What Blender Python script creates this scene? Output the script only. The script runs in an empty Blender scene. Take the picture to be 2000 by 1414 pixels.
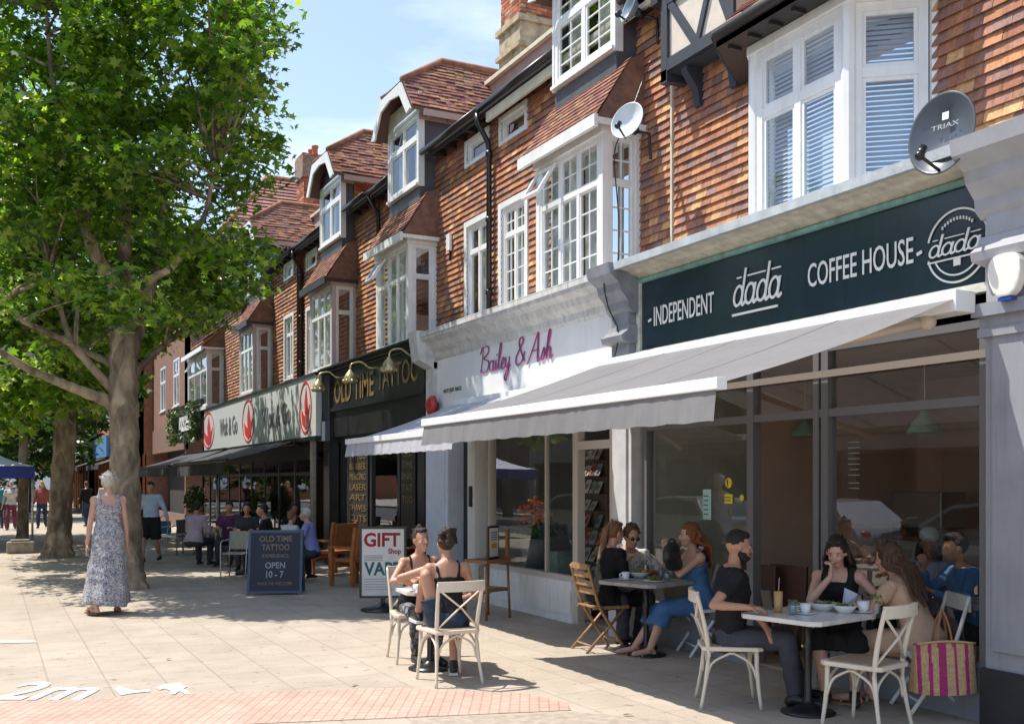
import bpy, bmesh, math, random
import numpy as np
from mathutils import Vector, Matrix
random.seed(7)
R = math.radians
# ------------------------------------------------------------------ camera, sky, sun, exposure
EYE = 1.72; FPX = 2000.0; TH = math.atan(1020 / FPX); CT, ST = math.cos(TH), math.sin(TH)
scn = bpy.context.scene
COL = scn.collection
cam = bpy.data.cameras.new('camera'); cam.lens = 36; cam.sensor_width = 36; cam.shift_y = 0.1165
cam.clip_start = 0.05; cam.clip_end = 3000
cam.dof.use_dof = False
co = bpy.data.objects.new('camera', cam); COL.objects.link(co)
co.location = (0, 0, EYE); co.rotation_euler = (R(90), 0, -TH); scn.camera = co
SUNV = Vector((-0.42, 0.35, 1.0)).normalized()
sd = bpy.data.lights.new('sun', 'SUN'); sd.energy = 4.0; sd.angle = R(0.5); sd.color = (1.0, 0.94, 0.85)
so = bpy.data.objects.new('sun', sd); COL.objects.link(so)
so.rotation_euler = SUNV.to_track_quat('Z', 'Y').to_euler(); so.location = (-20, 20, 40)
wd = bpy.data.worlds.new('World'); scn.world = wd; wd.use_nodes = True
nt = wd.node_tree; nt.nodes.clear()
wo = nt.nodes.new('ShaderNodeOutputWorld'); bg = nt.nodes.new('ShaderNodeBackground')
sky = nt.nodes.new('ShaderNodeTexSky'); sky.sky_type = 'NISHITA'; sky.sun_disc = False
sky.sun_elevation = math.asin(SUNV.z); sky.sun_rotation = math.atan2(SUNV.x, SUNV.y)
sky.air_density = 1.0; sky.dust_density = .7; sky.ozone_density = 1.5
tc = nt.nodes.new('ShaderNodeTexCoord'); mp = nt.nodes.new('ShaderNodeMapping'); mp.inputs['Scale'].default_value = (1.2, 1.2, 4.2)
mp.inputs['Location'].default_value = (0.35, 0.1, 0.25)
nz = nt.nodes.new('ShaderNodeTexNoise'); nz.inputs['Scale'].default_value = 2.2; nz.inputs['Detail'].default_value = 7; nz.inputs['Roughness'].default_value = .55
cr = nt.nodes.new('ShaderNodeValToRGB'); cr.color_ramp.elements[0].position = .58; cr.color_ramp.elements[1].position = .92
cr.color_ramp.elements[1].color = (.8, .8, .8, 1); cr.color_ramp.elements[0].color = (.10, .10, .10, 1)
mx = nt.nodes.new('ShaderNodeMix'); mx.data_type = 'RGBA'
mx.inputs['B'].default_value = (6.6, 6.7, 6.9, 1)
nt.links.new(tc.outputs['Generated'], mp.inputs['Vector']); nt.links.new(mp.outputs[0], nz.inputs['Vector'])
nt.links.new(nz.outputs['Fac'], cr.inputs[0]); nt.links.new(cr.outputs[0], mx.inputs['Factor'])
nt.links.new(sky.outputs[0], mx.inputs['A']); nt.links.new(mx.outputs['Result'], bg.inputs['Color'])
bg.inputs['Strength'].default_value = 0.15
nt.links.new(bg.outputs[0], wo.inputs['Surface'])
scn.view_settings.view_transform = 'Standard'; scn.view_settings.look = 'None'
scn.view_settings.exposure = 0.74; scn.view_settings.gamma = 1
scn.cycles.max_bounces = 8; scn.cycles.diffuse_bounces = 6; scn.cycles.glossy_bounces = 4
scn.cycles.transparent_max_bounces = 12; scn.cycles.caustics_reflective = False; scn.cycles.caustics_refractive = False

# ------------------------------------------------------------------ measuring: photo column/row on a real plane -> metres
def ray(px, py):
    a = (px - 1000) / FPX
    return (ST + a * CT, CT - a * ST, -(py - 940) / FPX)
def UY(px, X=6.3):
    r = ray(px, 0); return X * r[1] / r[0]
def ZZ(px, py, X=6.3):
    r = ray(px, py); return EYE + X * r[2] / r[0]
def G(px, py, z=0.0):
    r = ray(px, py); t = (z - EYE) / r[2]; return (t * r[0], t * r[1])
def D(px, py, d):           # point at depth d along the view direction
    r = ray(px, py); k = d; return Vector((r[0] * k, r[1] * k, EYE + r[2] * k))

# ------------------------------------------------------------------ materials
MATS = {}
def mat(name, col=(.5, .5, .5), rough=.6, metal=0., spec=.5, bump=0., bscale=40., var=0., vscale=6., attr=False, emit=0., trans=0., coat=0., sub=0., streak=0., stretch=None):
    if name in MATS: return MATS[name]
    m = bpy.data.materials.new(name); m.use_nodes = True; MATS[name] = m
    t = m.node_tree; b = t.nodes['Principled BSDF']
    b.inputs['Base Color'].default_value = (*col, 1); b.inputs['Roughness'].default_value = rough
    b.inputs['Metallic'].default_value = metal; b.inputs['Specular IOR Level'].default_value = spec
    if coat: b.inputs['Coat Weight'].default_value = coat
    if sub:
        b.inputs['Subsurface Weight'].default_value = sub; b.inputs['Subsurface Radius'].default_value = (.012, .005, .003)
    if emit:
        b.inputs['Emission Color'].default_value = (*col, 1); b.inputs['Emission Strength'].default_value = emit
    src = None
    N = t.nodes.new; L = t.links.new
    cd = N('ShaderNodeTexCoord')
    if attr:
        a = N('ShaderNodeAttribute'); a.attribute_name = 'Col'; src = a.outputs['Color']
    if var:
        n = N('ShaderNodeTexNoise'); n.inputs['Scale'].default_value = vscale; n.inputs['Detail'].default_value = 6
        if stretch: mq = N('ShaderNodeMapping'); mq.inputs['Scale'].default_value = stretch; L(cd.outputs['Object'], mq.inputs[0]); L(mq.outputs[0], n.inputs['Vector'])
        else: L(cd.outputs['Object'], n.inputs['Vector'])
        r = N('ShaderNodeMapRange'); r.inputs[1].default_value = .3; r.inputs[2].default_value = .7
        r.inputs[3].default_value = 1 - var; r.inputs[4].default_value = 1 + var; L(n.outputs['Fac'], r.inputs[0])
        x = N('ShaderNodeVectorMath'); x.operation = 'SCALE'
        if src: L(src, x.inputs[0])
        else: x.inputs[0].default_value = col
        L(r.outputs[0], x.inputs['Scale']); src = x.outputs[0]
    for kk, sc_, lo, hi in ((streak, (9, 9, .7), .50, .72), (streak * .8, (2.2, 2.2, 2.2), .52, .75)):
        if not kk: continue
        mq = N('ShaderNodeMapping'); mq.inputs['Scale'].default_value = sc_; L(cd.outputs['Object'], mq.inputs[0])
        n = N('ShaderNodeTexNoise'); n.inputs['Scale'].default_value = 1.6; n.inputs['Detail'].default_value = 7; n.inputs['Roughness'].default_value = .65; L(mq.outputs[0], n.inputs['Vector'])
        r = N('ShaderNodeMapRange'); r.inputs[1].default_value = lo; r.inputs[2].default_value = hi; r.inputs[3].default_value = 1; r.inputs[4].default_value = 1 - kk; L(n.outputs['Fac'], r.inputs[0])
        x = N('ShaderNodeVectorMath'); x.operation = 'SCALE'
        if src: L(src, x.inputs[0])
        else: x.inputs[0].default_value = col
        L(r.outputs[0], x.inputs['Scale']); src = x.outputs[0]
    if src: L(src, b.inputs['Base Color'])
    if bump:
        n = N('ShaderNodeTexNoise'); n.inputs['Scale'].default_value = bscale; n.inputs['Detail'].default_value = 5
        L(cd.outputs['Object'], n.inputs['Vector'])
        bb = N('ShaderNodeBump'); bb.inputs['Strength'].default_value = bump; bb.inputs['Distance'].default_value = .02
        L(n.outputs['Fac'], bb.inputs['Height']); L(bb.outputs[0], b.inputs['Normal'])
    return m
def glassmat(name, tint=(.82, .86, .86), ior=1.75, boost=0.0):
    m = bpy.data.materials.new(name); m.use_nodes = True; MATS[name] = m; t = m.node_tree; t.nodes.clear()
    N = t.nodes.new; L = t.links.new
    o = N('ShaderNodeOutputMaterial'); x = N('ShaderNodeMixShader'); tr = N('ShaderNodeBsdfTransparent'); g = N('ShaderNodeBsdfGlossy')
    tr.inputs[0].default_value = (*tint, 1); g.inputs['Roughness'].default_value = .0; g.inputs[0].default_value = (.95, .97, 1, 1)
    ge = N('ShaderNodeNewGeometry'); dt = N('ShaderNodeVectorMath'); dt.operation = 'DOT_PRODUCT'; L(ge.outputs['Incoming'], dt.inputs[0]); L(ge.outputs['Normal'], dt.inputs[1])
    ab = N('ShaderNodeMath'); ab.operation = 'ABSOLUTE'; L(dt.outputs['Value'], ab.inputs[0])
    om = N('ShaderNodeMath'); om.operation = 'SUBTRACT'; om.inputs[0].default_value = 1; L(ab.outputs[0], om.inputs[1])
    pw = N('ShaderNodeMath'); pw.operation = 'POWER'; pw.inputs[1].default_value = 4.5; L(om.outputs[0], pw.inputs[0])
    a = N('ShaderNodeMath'); a.operation = 'MULTIPLY_ADD'; a.inputs[1].default_value = .85; a.inputs[2].default_value = .07 + boost; L(pw.outputs[0], a.inputs[0])
    n = N('ShaderNodeTexNoise'); n.inputs['Scale'].default_value = 1.3; bp = N('ShaderNodeBump'); bp.inputs['Strength'].default_value = .04; bp.inputs['Distance'].default_value = .02
    cdn = N('ShaderNodeTexCoord'); L(cdn.outputs['Object'], n.inputs['Vector']); L(n.outputs['Fac'], bp.inputs['Height']); L(bp.outputs[0], g.inputs['Normal'])
    L(a.outputs[0], x.inputs[0]); L(tr.outputs[0], x.inputs[1]); L(g.outputs[0], x.inputs[2]); L(x.outputs[0], o.inputs[0])
    return m
GLASS = glassmat('window_glass'); SHOPGLASS = glassmat('shop_glass', (.9, .92, .9), 1.62, .05)
def leafmat(name, c1, c2):
    m = bpy.data.materials.new(name); m.use_nodes = True; MATS[name] = m; t = m.node_tree; b = t.nodes['Principled BSDF']
    N = t.nodes.new; L = t.links.new
    a = N('ShaderNodeAttribute'); a.attribute_name = 'Col'
    b.inputs['Roughness'].default_value = .38; b.inputs['Specular IOR Level'].default_value = .5
    L(a.outputs['Color'], b.inputs['Base Color'])
    tl = N('ShaderNodeBsdfTranslucent'); mm = N('ShaderNodeMix'); mm.data_type = 'RGBA'; mm.blend_type = 'MULTIPLY'; mm.inputs['Factor'].default_value = 1
    mm.inputs['B'].default_value = (2.3, 2.6, .7, 1); L(a.outputs['Color'], mm.inputs['A']); L(mm.outputs['Result'], tl.inputs[0])
    x = N('ShaderNodeMixShader'); x.inputs[0].default_value = .42
    L(b.outputs[0], x.inputs[1]); L(tl.outputs[0], x.inputs[2]); L(x.outputs[0], t.nodes['Material Output'].inputs[0])
    return m

# ------------------------------------------------------------------ mesh builder
def FX(X):  return lambda u, z, d: (X - d, u, z)          # faces the street (-X), u = Y
def FN(Y):  return lambda u, z, d: (u, Y - d, z)          # faces the viewer (-Y), u = X
def FP(Y):  return lambda u, z, d: (u, Y + d, z)
def FR(o, ang):                                            # general upright frame: u along ang, normal = ang-90deg
    c, s = math.cos(ang), math.sin(ang)
    return lambda u, z, d: (o[0] + c * u + s * d, o[1] + s * u - c * d, o[2] + z if len(o) > 2 else z)
class MB:
    def __init__(s): s.v = []; s.f = []; s.c = []; s.m = []; s.cc = (.5, .5, .5); s.sm = False
    def add(s, vs, fs, col=None, sm=None):
        b = len(s.v); s.v.extend([tuple(p) for p in vs])
        for f in fs:
            s.f.append(tuple(i + b for i in f)); s.c.append(col or s.cc); s.m.append(s.sm if sm is None else sm)
        return s
    def box(s, F, u0, u1, z0, z1, d0, d1, col=None):
        vs = [F(u, z, d) for d in (d0, d1) for z in (z0, z1) for u in (u0, u1)]
        return s.add(vs, [(0, 2, 3, 1), (4, 5, 7, 6), (0, 1, 5, 4), (2, 6, 7, 3), (0, 4, 6, 2), (1, 3, 7, 5)], col)
    def bx(s, x0, x1, y0, y1, z0, z1, col=None):
        return s.box(lambda u, z, d: (u, d, z), x0, x1, z0, z1, y0, y1, col)
    def prism(s, F, pts, d0, d1, col=None):               # pts in (u,z)
        n = len(pts); vs = [F(u, z, d0) for u, z in pts] + [F(u, z, d1) for u, z in pts]
        fs = [tuple(range(n))[::-1], tuple(range(n, 2 * n))] + [(i, (i + 1) % n, n + (i + 1) % n, n + i) for i in range(n)]
        return s.add(vs, fs, col)
    def bar(s, F, p, q, w, d0, d1, col=None):             # straight bar in the (u,z) plane
        dx, dz = q[0] - p[0], q[1] - p[1]; l = math.hypot(dx, dz) or 1; nx, nz = -dz / l * w / 2, dx / l * w / 2
        return s.prism(F, [(p[0] + nx, p[1] + nz), (q[0] + nx, q[1] + nz), (q[0] - nx, q[1] - nz), (p[0] - nx, p[1] - nz)], d0, d1, col)
    def strip(s, F, pts, w, d0, d1, col=None, closed=False):   # curved bar
        n = len(pts); L = []; Rr = []
        for i in range(n):
            a = pts[(i - 1) % n] if (closed or i > 0) else pts[0]; b = pts[(i + 1) % n] if (closed or i < n - 1) else pts[-1]
            dx, dz = b[0] - a[0], b[1] - a[1]; l = math.hypot(dx, dz) or 1
            ww = w[i] if isinstance(w, (list, tuple)) else w
            L.append((pts[i][0] - dz / l * ww / 2, pts[i][1] + dx / l * ww / 2)); Rr.append((pts[i][0] + dz / l * ww / 2, pts[i][1] - dx / l * ww / 2))
        m = n if closed else n - 1
        for i in range(m):
            j = (i + 1) % n; s.prism(F, [L[i], L[j], Rr[j], Rr[i]], d0, d1, col)
        return s
    def tube(s, path, r, n=8, caps=True, col=None, flat=1.0):
        P = [Vector(p) for p in path]; rr = r if isinstance(r, (list, tuple)) else [r] * len(P)
        rings = []; up = Vector((0, 0, 1))
        for i, p in enumerate(P):
            t = (P[min(i + 1, len(P) - 1)] - P[max(i - 1, 0)])
            if t.length < 1e-9: t = Vector((0, 0, 1))
            t.normalize()
            a = t.cross(up)
            if a.length < .05: a = t.cross(Vector((1, 0, 0)))
            a.normalize()
            if rings and a.dot(pa) < 0: a = -a
            pa = a; b = t.cross(a)
            rings.append([p + (a * math.cos(k * 2 * math.pi / n) + b * flat * math.sin(k * 2 * math.pi / n)) * rr[i] for k in range(n)])
        vs = [v for rg in rings for v in rg]; fs = []
        for i in range(len(P) - 1):
            for k in range(n):
                k2 = (k + 1) % n; fs.append((i * n + k, i * n + k2, (i + 1) * n + k2, (i + 1) * n + k))
        if caps: fs += [tuple(range(n))[::-1], tuple(range((len(P) - 1) * n, len(P) * n))]
        return s.add(vs, fs, col, True)
    def lathe(s, c, prof, n=16, col=None, tilt=None, sm=True):   # prof: (radius, z)
        vs = []; fs = []; c = Vector(c)
        for r, z in prof:
            for k in range(n):
                a = k * 2 * math.pi / n; p = Vector((r * math.cos(a), r * math.sin(a), z))
                if tilt: p = tilt @ p
                vs.append(c + p)
        for i in range(len(prof) - 1):
            for k in range(n):
                k2 = (k + 1) % n; fs.append((i * n + k, i * n + k2, (i + 1) * n + k2, (i + 1) * n + k))
        fs += [tuple(range(n))[::-1], tuple(range((len(prof) - 1) * n, len(prof) * n))]
        return s.add(vs, fs, col, sm)
    def ell(s, c, r, rot=None, n=12, col=None):
        c = Vector(c); r = (r, r, r) if not isinstance(r, (tuple, list)) else r; vs = []; fs = []; m = n // 2 + 1
        for i in range(1, m):
            ph = math.pi * i / m
            for k in range(n):
                a = 2 * math.pi * k / n; p = Vector((r[0] * math.sin(ph) * math.cos(a), r[1] * math.sin(ph) * math.sin(a), r[2] * math.cos(ph)))
                vs.append(c + (rot @ p if rot else p))
        t = Vector((0, 0, r[2])); vs += [c + (rot @ t if rot else t), c - (rot @ t if rot else t)]
        T = len(vs) - 2
        for i in range(m - 2):
            for k in range(n):
                k2 = (k + 1) % n; fs.append((i * n + k, (i + 1) * n + k, (i + 1) * n + k2, i * n + k2))
        for k in range(n):
            k2 = (k + 1) % n; fs.append((T, k, k2)); fs.append((T + 1, (m - 2) * n + k2, (m - 2) * n + k))
        return s.add(vs, fs, col, True)
    def cap(s, p, q, r1, r2=None, n=10):                   # tapered capsule
        r2 = r1 if r2 is None else r2; p = Vector(p); q = Vector(q); t = q - p; l = t.length or 1e-6; t /= l
        a = []; b = []
        for k in (0, 1, 2):
            ph = (k + .5) * math.pi / 6
            a.append((p - t * r1 * math.cos(ph), r1 * math.sin(ph))); b.append((q + t * r2 * math.cos(ph), r2 * math.sin(ph)))
        seq = a + b[::-1]
        return s.tube([x[0] for x in seq], [x[1] for x in seq], n)
    def build(s, name, m, parent=None, recalc=True, bevel=0):
        me = bpy.data.meshes.new(name); me.from_pydata(s.v, [], s.f)
        me.polygons.foreach_set('use_smooth', s.m)
        if any(c != (.5, .5, .5) for c in s.c):
            at = me.attributes.new('Col', 'FLOAT_COLOR', 'FACE')
            at.data.foreach_set('color', np.array([(c[0], c[1], c[2], 1) for c in s.c], dtype=np.float32).ravel())
        if recalc:
            bm = bmesh.new(); bm.from_mesh(me); bmesh.ops.recalc_face_normals(bm, faces=bm.faces)
            if bevel: bmesh.ops.bevel(bm, geom=[e for e in bm.edges if len(e.link_faces) == 2 and e.calc_face_angle(0) > .6], offset=bevel, segments=2, affect='EDGES', profile=.6)
            bm.to_mesh(me); bm.free()
        me.materials.append(m)
        o = bpy.data.objects.new(name, me); COL.objects.link(o)
        if parent: o.parent = parent
        return o
def thing(name, label, cat, loc=(0, 0, 0), rz=0, group=None):
    o = bpy.data.objects.new(name, None); o.empty_display_size = .2; COL.objects.link(o)
    o.location = loc; o.rotation_euler = (0, 0, rz); o['label'] = label; o['category'] = cat
    if group: o['group'] = group
    return o
def tag(o, label, cat, group=None):
    o['label'] = label; o['category'] = cat
    if group: o['group'] = group
    return o
def struct(o): o['kind'] = 'structure'; return o
def dup(root, loc, rz, label, group=None):
    r = root.copy(); COL.objects.link(r); r.location = loc; r.rotation_euler = (0, 0, rz); r['label'] = label
    if group: r['group'] = group
    for ch in list(root.children):
        c = ch.copy(); COL.objects.link(c); c.parent = r
        for g in list(ch.children):
            d = g.copy(); COL.objects.link(d); d.parent = c
    return r
def text(name, s, m, F, size, parent, shear=0, ext=.006, align='CENTER', bold=0, sx=1.0, sp=1.0, mirror=1):
    # F(u, v, d): u to the right as read, v up
    cu = bpy.data.curves.new('t', 'FONT'); cu.body = s; cu.size = size; cu.align_x = align; cu.extrude = ext / 2; cu.offset = bold; cu.space_character = sp
    cu.resolution_u = 3; cu.space_line = .9
    ob = bpy.data.objects.new('t', cu); COL.objects.link(ob)
    dg = bpy.context.evaluated_depsgraph_get(); me = bpy.data.meshes.new_from_object(ob.evaluated_get(dg))
    bpy.data.objects.remove(ob); bpy.data.curves.remove(cu)
    for v in me.vertices:
        x, y, z = v.co; v.co = F((x * sx + shear * y), y, z)
    me.name = name; me.materials.clear(); me.materials.append(m)
    o = bpy.data.objects.new(name, me); COL.objects.link(o); o.parent = parent
    return o
def ST_(X, y0, z0, off=.01):      # text frame on a street-facing plane: reads from far (+Y) to near (-Y)
    return lambda u, v, d: (X - off - d, y0 - u, z0 + v)

# ------------------------------------------------------------------ tiles as real little slabs
WALLPAL = [(.50, .235, .11), (.39, .17, .095), (.33, .145, .09), (.29, .15, .115), (.25, .145, .12), (.44, .21, .115), (.58, .33, .16), (.34, .17, .12), (.27, .165, .14), (.37, .185, .12), (.40, .19, .105), (.35, .16, .10)]
BRICKRED = [(.36, .10, .05), (.42, .14, .07), (.30, .09, .05), (.24, .08, .05), (.48, .17, .08)]
ROOFPAL = [(.23, .10, .07), (.30, .14, .085), (.19, .09, .075), (.34, .19, .11), (.26, .125, .10), (.20, .11, .09)]
def tiles(mb, P, v1, spans, course=.095, w=.17, pal=WALLPAL, thick=.036, v0=0., jit=.55):
    th_ = min(.014, thick * .5)
    n = int((v1 - v0) / course + .999)
    for i in range(n):
        va = v0 + i * course; vb = min(va + course * 1.25, v1 + .01)
        for (a, b) in spans(va + course * .5):
            u = a - (w / 2 if i % 2 else 0) * (1)
            while u < b - .004:
                ua, ub = max(u, a), min(u + w - .003, b)
                u += w
                if ub - ua < .012: continue
                c = random.choice(pal); k = random.uniform(.95, 1.25); c = (c[0] * k, c[1] * k, c[2] * k)
                db = thick + random.uniform(-.007, .007) * jit; dt = .004; sg = random.uniform(-.004, .004) * jit; j2 = random.uniform(-.003, .003) * jit
                mb.add([P(ua, va + sg, db - th_), P(ub, va + sg + j2, db - th_), P(ua, va + sg, db), P(ub, va + sg + j2, db), P(ua, vb, dt), P(ub, vb, dt)],
                       [(2, 3, 5, 4), (0, 1, 3, 2), (0, 2, 4), (1, 5, 3), (0, 4, 5, 1)], c)
def holespans(u0, u1, holes):
    def f(z):
        iv = [(u0, u1)]
        for (a, b, z0, z1) in holes:
            if z0 <= z <= z1:
                nv = []
                for (p, q) in iv:
                    if b <= p or a >= q: nv.append((p, q)); continue
                    if a > p: nv.append((p, a))
                    if b < q: nv.append((b, q))
                iv = nv
        return iv
    return f
def wallgrid(mb, F, u0, u1, z0, z1, holes, d0, d1):
    us = sorted({u0, u1, *[h[0] for h in holes], *[h[1] for h in holes]}); zs = sorted({z0, z1, *[h[2] for h in holes], *[h[3] for h in holes]})
    us = [u for u in us if u0 <= u <= u1]; zs = [z for z in zs if z0 <= z <= z1]
    for i in range(len(us) - 1):
        run = None
        for j in range(len(zs) - 1):
            cu, cz = (us[i] + us[i + 1]) / 2, (zs[j] + zs[j + 1]) / 2
            solid = not any(a < cu < b and c < cz < d for a, b, c, d in holes)
            if solid: run = (run[0], zs[j + 1]) if run else (zs[j], zs[j + 1])
            if run and (not solid or j == len(zs) - 2):
                mb.box(F, us[i], us[i + 1], run[0], run[1], d0, d1); run = None
# ------------------------------------------------------------------ shared materials
WHITE = mat('white_paint', (.80, .80, .78), .38, var=.06, vscale=3, bump=.06, streak=.16)
UPVC = mat('white_upvc', (.82, .82, .81), .3, var=.05, vscale=3, streak=.12)
TILEW = mat('hung_tile', (.4, .2, .1), .8, attr=True, var=.18, vscale=30, streak=.35, bump=.12, bscale=90, spec=.2)
TILER = mat('roof_tile', (.25, .12, .09), .85, attr=True, var=.25, vscale=18, bump=.4, bscale=90, spec=.25)
LEAD = mat('lead_sheet', (.085, .085, .10), .55, var=.25, vscale=2.5, bump=.15, bscale=12)
DARKWOOD = mat('dark_stained_wood', (.028, .024, .022), .5, bump=.15)
BLACKP = mat('black_paint', (.012, .013, .016), .3, bump=.03)
GUTTER = mat('gutter_plastic', (.018, .016, .015), .35)
CREAM = mat('cream_paint', (.66, .60, .47), .5, var=.12, bump=.1)
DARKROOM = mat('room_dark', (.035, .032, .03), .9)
CURTAIN = mat('net_curtain', (.74, .75, .70), .9, var=.25, vscale=5)
BLIND = mat('slat_blind', (.50, .56, .66), .5)
STONE = mat('painted_cornice', (.60, .595, .57), .55, var=.14, vscale=5, bump=.12, bscale=25, streak=.35)
BLUEGREY = mat('blue_grey_paint', (.27, .28, .315), .42, var=.08, vscale=3, bump=.05, streak=.16)
GREYFRAME = mat('grey_aluminium', (.17, .17, .18), .4, metal=.2, spec=.5)
def window(par, F, u0, u1, z0, z1, cols=2, transom=None, fw=.055, grid=None, mt=None, back=CURTAIN, depth=.0, name='window', sill=True, skip_pane=False, pane=GLASS):
    """casement: outer frame, mullions, transom, glazing bars; children pane and curtain. d measured outward from wall face"""
    mt = mt or UPVC
    m = MB(); a, b = depth - .07, depth
    m.box(F, u0, u1, z0, z0 + fw, a, b); m.box(F, u0, u1, z1 - fw, z1, a, b)
    m.box(F, u0, u0 + fw, z0 + fw, z1 - fw, a, b); m.box(F, u1 - fw, u1, z0 + fw, z1 - fw, a, b)
    tz = z0 + (z1 - z0) * transom if transom else None
    if tz: m.box(F, u0 + fw, u1 - fw, tz - fw * .55, tz + fw * .55, a, b - .004)
    ws = (u1 - u0 - 2 * fw) / cols
    for i in range(1, cols):
        c = u0 + fw + ws * i
        m.box(F, c - fw * .5, c + fw * .5, z0 + fw, (tz - fw * .55) if tz else z1 - fw, a, b - .006)
        if tz: m.box(F, c - fw * .5, c + fw * .5, tz + fw * .55, z1 - fw, a, b - .006)
    # inner sashes
    segs = [(z0 + fw, (tz - fw * .55) if tz else z1 - fw)] + ([(tz + fw * .55, z1 - fw)] if tz else [])
    s = fw * .45
    for i in range(cols):
        p = u0 + fw + ws * i + (fw * .5 if i else 0); q = u0 + fw + ws * (i + 1) - (fw * .5 if i < cols - 1 else 0)
        for k, (c, d) in enumerate(segs):
            m.box(F, p, p + s, c, d, b - .05, b - .018); m.box(F, q - s, q, c, d, b - .05, b - .018)
            m.box(F, p + s, q - s, c, c + s, b - .05, b - .018); m.box(F, p + s, q - s, d - s, d, b - .05, b - .018)
            if grid:
                gx, gy = grid[0], grid[1] if k == 0 else max(1, grid[1] // 2)
                for j in range(1, gx): x = p + (q - p) * j / gx; m.box(F, x - .008, x + .008, c + s, d - s, b - .045, b - .024)
                for j in range(1, gy): z = c + (d - c) * j / gy; m.box(F, p + s, q - s, z - .008, z + .008, b - .046, b - .025)
    if sill: m.box(F, u0 - .03, u1 + .03, z0 - .045, z0 - .002, a, b + .05)
    o = m.build(name, mt, par)
    if not skip_pane:
        g = MB(); g.add([F(u0 + fw, z0 + fw, b - .035), F(u1 - fw, z0 + fw, b - .035), F(u1 - fw, z1 - fw, b - .035), F(u0 + fw, z1 - fw, b - .035)], [(0, 1, 2, 3)])
        g.build('pane', pane, o, recalc=False)
    if back is not None:
        c = MB(); k = 0
        if back is BLIND:
            z = z0 + fw
            while z < z1 - fw:
                c.add([F(u0 + fw, z, b - .13), F(u1 - fw, z, b - .13), F(u1 - fw, z + .037, b - .15), F(u0 + fw, z + .037, b - .15)], [(0, 1, 2, 3)]); z += .042
            c.build('blind', back, o, recalc=False)
        else:
            n = max(6, int((u1 - u0) / .04)); pts = []
            for side in (0, 1):
                ua = u0 + fw if side == 0 else u0 + (u1 - u0) * .62; ub = u0 + (u1 - u0) * .40 if side == 0 else u1 - fw
                for i in range(n):
                    x0 = ua + (ub - ua) * i / n; x1 = ua + (ub - ua) * (i + 1) / n
                    e0 = b - .16 - .02 * (i % 2); e1 = b - .16 - .02 * ((i + 1) % 2)
                    c.add([F(x0, z0 + fw, e0), F(x1, z0 + fw, e1), F(x1, z1 - fw, e1), F(x0, z1 - fw, e0)], [(0, 1, 2, 3)])
            c.build('curtain', back, o, recalc=False)
    return o
# ================================================================== GROUND AND ROAD
def paving():
    m = bpy.data.materials.new('paving_slabs'); m.use_nodes = True; t = m.node_tree; b = t.nodes['Principled BSDF']; N = t.nodes.new; L = t.links.new
    cd = N('ShaderNodeTexCoord'); mpn = N('ShaderNodeMapping'); mpn.inputs['Rotation'].default_value = (0, 0, R(90)); L(cd.outputs['Object'], mpn.inputs[0])
    br = N('ShaderNodeTexBrick'); br.inputs['Scale'].default_value = 1; br.inputs['Brick Width'].default_value = .60; br.inputs['Row Height'].default_value = .45
    br.inputs['Mortar Size'].default_value = .009; br.inputs['Mortar Smooth'].default_value = .3; br.inputs['Bias'].default_value = 0
    br.inputs['Color1'].default_value = (.415, .355, .285, 1); br.inputs['Color2'].default_value = (.45, .385, .31, 1); br.inputs['Mortar'].default_value = (.345, .295, .24, 1)
    L(mpn.outputs[0], br.inputs['Vector'])
    def noise(sc, lo, hi, a, c, det=8):
        n = N('ShaderNodeTexNoise'); n.inputs['Scale'].default_value = sc; n.inputs['Detail'].default_value = det; L(cd.outputs['Object'], n.inputs['Vector'])
        r = N('ShaderNodeMapRange'); r.inputs[1].default_value = lo; r.inputs[2].default_value = hi; r.inputs[3].default_value = a; r.inputs[4].default_value = c; L(n.outputs['Fac'], r.inputs[0]); return r.outputs[0]
    def scale(src, f):
        x = N('ShaderNodeVectorMath'); x.operation = 'SCALE'; L(src, x.inputs[0]); L(f, x.inputs['Scale']); return x.outputs[0]
    c = scale(br.outputs['Color'], noise(.35, .3, .7, .90, 1.06)); c = scale(c, noise(2.2, .35, .7, 1.04, .88)); c = scale(c, noise(60, .3, .7, .90, 1.08, 3))
    c = scale(c, noise(9, .66, .70, 1.0, .68, 2)); c = scale(c, noise(.9, .55, .75, 1.0, .84))     # chewing-gum spots and small stains
    L(c, b.inputs['Base Color']); b.inputs['Roughness'].default_value = .85; b.inputs['Specular IOR Level'].default_value = .2
    bp = N('ShaderNodeBump'); bp.inputs['Strength'].default_value = .35; bp.inputs['Distance'].default_value = .01
    inv = N('ShaderNodeMath'); inv.operation = 'SUBTRACT'; inv.inputs[0].default_value = 1; L(br.outputs['Fac'], inv.inputs[1]); L(inv.outputs[0], bp.inputs['Height']); L(bp.outputs[0], b.inputs['Normal'])
    return m
g = MB(); g.bx(-2.6, 60, -30, 420, -.3, 0); struct(g.build('pavement', paving()))
g = MB(); g.bx(-400, 400, -300, 900, -.6, -.35); struct(g.build('ground', mat('far_ground', (.18, .16, .13), .9, var=.2)))
g = MB(); g.bx(-12, -2.75, -60, 420, -.3, -.13); struct(g.build('road', mat('asphalt', (.06, .06, .062), .85, var=.2, vscale=3, bump=.4, bscale=150)))
g = MB(); g.bx(-2.75, -2.6, -30, 420, -.3, .004); struct(g.build('kerb', mat('kerb_stone', (.34, .33, .31), .8, var=.15)))
g = MB(); g.bx(-60, -12, -60, 420, -.3, -.005); struct(g.build('far_pavement', mat('far_paving', (.36, .33, .29), .85, var=.15)))
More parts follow.
